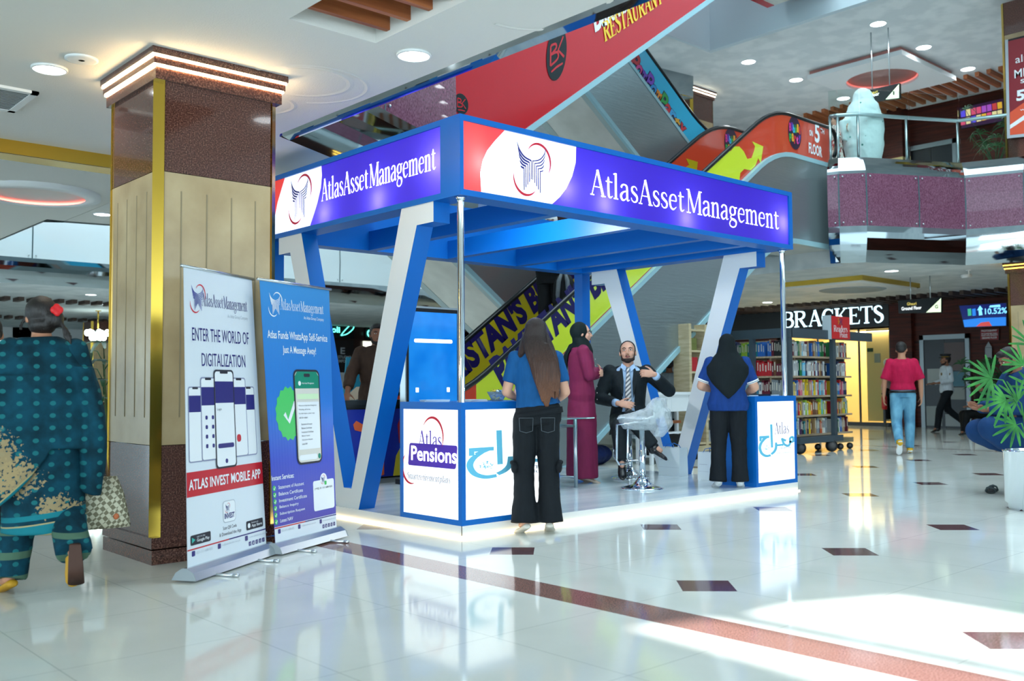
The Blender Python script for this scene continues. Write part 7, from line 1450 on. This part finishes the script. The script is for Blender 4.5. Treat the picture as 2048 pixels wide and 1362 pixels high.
def pp(px, py, off=0): r_ = FW+RT*((px-1024)/FPX)-UP*((py-681)/FPX); k_ = (pc-CAM_LOC).dot(FW)+off; return CAM_LOC+r_*k_-pc
for (px, py, N, L, w_, sp_r, off, rt) in ((1983, 757, 11, .27, .014, 3.4, -.05, (2030, 800)), (2012, 800, 9, .26, .014, 3.0, -.12, (2045, 830)), (2036, 800, 9, .24, .014, 3.2, .05, (2050, 850)), (2032, 850, 9, .2, .013, 3.4, -.1, (2055, 880)), (2046, 730, 8, .24, .012, 2.6, 0, (2065, 800)), (2070, 780, 9, .26, .014, 3.0, .1, (2060, 860)), (2062, 690, 8, .25, .012, 2.8, .1, (2060, 800))):
    frond(pot, pp(*rt, off), pp(px, py, off), N, L, w_, toc+V((random.uniform(-.3, .3), random.uniform(-.3, .3), random.uniform(0, .5))), leafm, sp_r)
for k in range(4): a = MB(); a.tube([(.03*math.cos(k*1.6), .03*math.sin(k*1.6), .48), pp(2060, 860-30*k, -.05+.05*k)], .008, 6); a.build('stem', stemm, pot)
lp = P(206, 948, z=0); lp.z = 0
pl2 = thing('potted_plant', 'leafy green plant in a grey basket behind the left side of the big pillar', 'plant', lp); a = MB(); a.lathe([(.16, 0), (.19, .36), (.17, .36), (.15, .02)], n=24); a.build('basket', noisy(mat('grey_basket', '#6a6d70', .8), [(.45, '#4a4c50'), (.55, '#9a9da0')], 60, 1, interp='CONSTANT'), pl2); a = MB(); a.tube([(0, 0, .05), (.03, 0, .8), (0, .02, 1.5)], [.03, .02, .012], 8); a.build('stem', stemm, pl2)
for k in range(12):
    a_ = k*2.1; z = .75+.08*k; d = V((math.cos(a_), math.sin(a_), .45)); frond(pl2, (0, .01, z-.1), V((0, 0, z))+d*.22, 6, .42, .03, V((d.x*-.3, d.y*-.3, 1)), leafd, 1.9, .5)
t = thing('hanging_plant', 'trailing green plant in a pot on the upper balcony edge', 'plant', V((15.2, P(1990, 300, x=15.2).y, S1))); a = MB(); a.lathe([(.12, .0), (.14, .3), (.12, .3)], n=16); a.build('pot', white, t)
for k in range(16): a_ = k*.9; d = V((math.cos(a_), math.sin(a_), 1.6)); frond(t, (0, 0, .3), V((0, 0, .35))+d*random.uniform(.2, .75), 6, .4, .014, V((math.cos(a_), math.sin(a_), .3)), leafd, 2.4, .9)
t = thing('potted_plant', 'dark leafy plant in the shade below the photography sign', 'plant', (17.6, 3.3, 0)); a = MB(); a.lathe([(.18, 0), (.2, .35), (.18, .35)], n=20); a.build('pot', steel, t)
for k in range(14): a_ = k*.9; d = V((math.cos(a_), math.sin(a_), 2.0)); frond(t, (0, 0, .35), V((0, 0, .4))+d*random.uniform(.3, .6), 6, .45, .022, V((math.cos(a_), math.sin(a_), .3)), leafd, 2.2, .6)
# sandals below the seated man, bench under him
for k, (px, py, lab) in enumerate(((1980, 981, 'dark strappy sandal on the floor, nearer one below the seated man'), (2006, 979, 'dark strappy sandal on the floor, half behind the steel bin'))):
    q_ = P(px, py, z=.02); t = thing('sandal', lab, 'shoe', (q_.x, q_.y+.1*k, 0), 2.0); a = MB(); a.loft([(V((0, y, .012)), V((w__, 0, 0)), V((0, 0, .012))) for y, w__ in ((-.13, .02), (-.11, .034), (0, .036), (.07, .045), (.12, .04), (.14, .015))], 14); a.build('sole', mat('sandal_sole', '#22282a', .7), t); a = MB()
    for y in (.02, .06, .1): a.tube([(-.042, y, .015), (-.03, y+.01, .05), (0, y+.012, .062), (.03, y+.01, .05), (.042, y, .015)], .008, 6)
    a.tube([(0, .03, .06), (0, .12, .05)], .008, 6); a.build('straps', mat('sandal_strap', '#2f3a3c', .6), t)
t = thing('bench', 'low dark bench under the seated man at the right border', 'bench', (bq.x, bq.y, 0), .86); a = MB(); a.bx(-.5, .5, -.5, .0, .42, .5); a.build('seat', mat('dark_bench', '#2a2422', .5), t)
for sx in (-.45, .45):
    for sy in (-.45, -.1): a = MB(); a.bx(sx-.03, sx+.03, sy-.03, sy+.03, 0, .42); a.build('leg', black, t)
# ---------------------------------------------------------------- far left: chandelier, shop fronts
cdp = P(196, 668, y=22); ch_ = thing('chandelier', 'bright white chandelier hanging far behind the left side of the big pillar', 'chandelier', (cdp.x, cdp.y, H1)); a = MB(); a.tube([(0, 0, 0), (0, 0, -.5)], .02); a.lathe([(.08, -.02), (.08, 0)], n=12); a.build('chain', gold, ch_); bulbm = mat('chandelier_glass', '#ffffff', .3, emit='#e8fff8', es=5)
for k in range(14): a_ = k*2*math.pi/7; r_ = .28 if k < 7 else .16; a = MB(); a.ell((r_*math.cos(a_), r_*math.sin(a_), -.62 if k < 7 else -.75), .075, .075, .09, n=10, k=8); a.build('glass_shade', bulbm, ch_)
a = MB()
for k in range(7): a_ = k*2*math.pi/7; a.tube([(0, 0, -.5), (.15*math.cos(a_), .15*math.sin(a_), -.7), (.28*math.cos(a_), .28*math.sin(a_), -.66)], .01, 6)
a.build('arms', steel, ch_)
def front(label, px, y, pts, m): c = P(*pts[0], y=y); t = thing('shop_sign', label, 'sign', c); q = [P(*p, y=y)-c for p in pts]; s = MB(); e = V((0, .08, 0)); s.add(q+[p+e for p in q], [(0, 1, 2, 3), (7, 6, 5, 4), (0, 4, 5, 1), (1, 5, 6, 2), (2, 6, 7, 3), (3, 7, 4, 0)]); s.build('board', m, t); return t
tealneon = mat('teal_neon', '#8fffe8', .4, emit='#66f0d8', es=2.2); ys = 23.9
def txy(nm, s, m, parent, px, py, w_px, h_px, bold=.02): o = P(px, py, y=ys-.05); e = P(px+w_px, py, y=ys-.05); u = P(px, py-h_px, y=ys-.05); return text(nm, s, m, parent, o-parent.location, XX, ZZ, (e-o).length, (u-o).length, bold)
t = front('black shoe shop sign with teal neon shoe, seen between banner and side frame', 0, ys, [(655, 676), (655, 642), (708, 645), (708, 678)], blacks); txy('neon_lettering', 'Tivoli', tealneon, t, 640, 664, 40, 12)
q = MB(); ribbon(q, [(682, 671, 1.6), (688, 663, 1.6), (700, 651, 1.6), (707, 651, 1.6), (706, 658, 1.6), (694, 668, 1.6), (682, 671, 1.6)], lambda a_, c: P(a_, c, y=ys-.04)-t.location, True); q.build('neon_shoe', tealneon, t)
t = front('dark studio sign in brown frame below the shoe shop sign', 0, ys, [(667, 741), (667, 681), (707, 681), (707, 741)], mat('studio_sign', '#231f22', .35)); txy('lettering', 'STUDIO', pgrey, t, 676, 717, 26, 6); txy('lettering', 'EMPORIUM', pgrey, t, 676, 725, 28, 6); txy('monogram', 'E', pgrey, t, 681, 708, 9, 13)
t = front('black shop sign with a single teal neon letter beside the brown-clad man', 0, ys, [(732, 680), (732, 648), (790, 652), (790, 684)], blacks); txy('neon_lettering', 'C', tealneon, t, 734, 674, 11, 15)
t = front('bright shop window behind the brown-clad man', 0, ys, [(728, 740), (728, 682), (748, 683), (748, 740)], mat('bright_window', '#dfe6d8', .4, emit='#f0f2e0', es=1.0))
t = front('pale wall panel below the studio sign', 0, ys-.02, [(660, 812), (660, 745), (700, 745), (700, 812)], white)
for k, (x, y, h_) in enumerate(((3.2, 36, 2.6), (6.5, 38, 3.2), (8.6, 36.5, 2.4))):
    t = thing('garden_shrub', 'green %s outside the far left windows' % ('shrub at the left border', 'tall shrub in the middle', 'shrub beside the chandelier')[k], 'shrub', (x, y, -.2)); mb = MB(); random.seed(k)
    for i in range(260): d = V((random.gauss(0, 1), random.gauss(0, 1), random.gauss(0, 1))).normalized()*random.uniform(.3, 1); leaflet(mb, V((d.x*1.2, d.y*1.0, h_*.55+d.z*h_*.5)), V((random.uniform(-1, 1), random.uniform(-1, 1), random.uniform(-.4, 1))), .35, .1, V((0, 0, 1)), .2)
    mb.build('foliage', leafm, t); a = MB(); a.tube([(0, 0, 0), (0, 0, h_*.6)], .06); a.build('trunk', stemm, t)
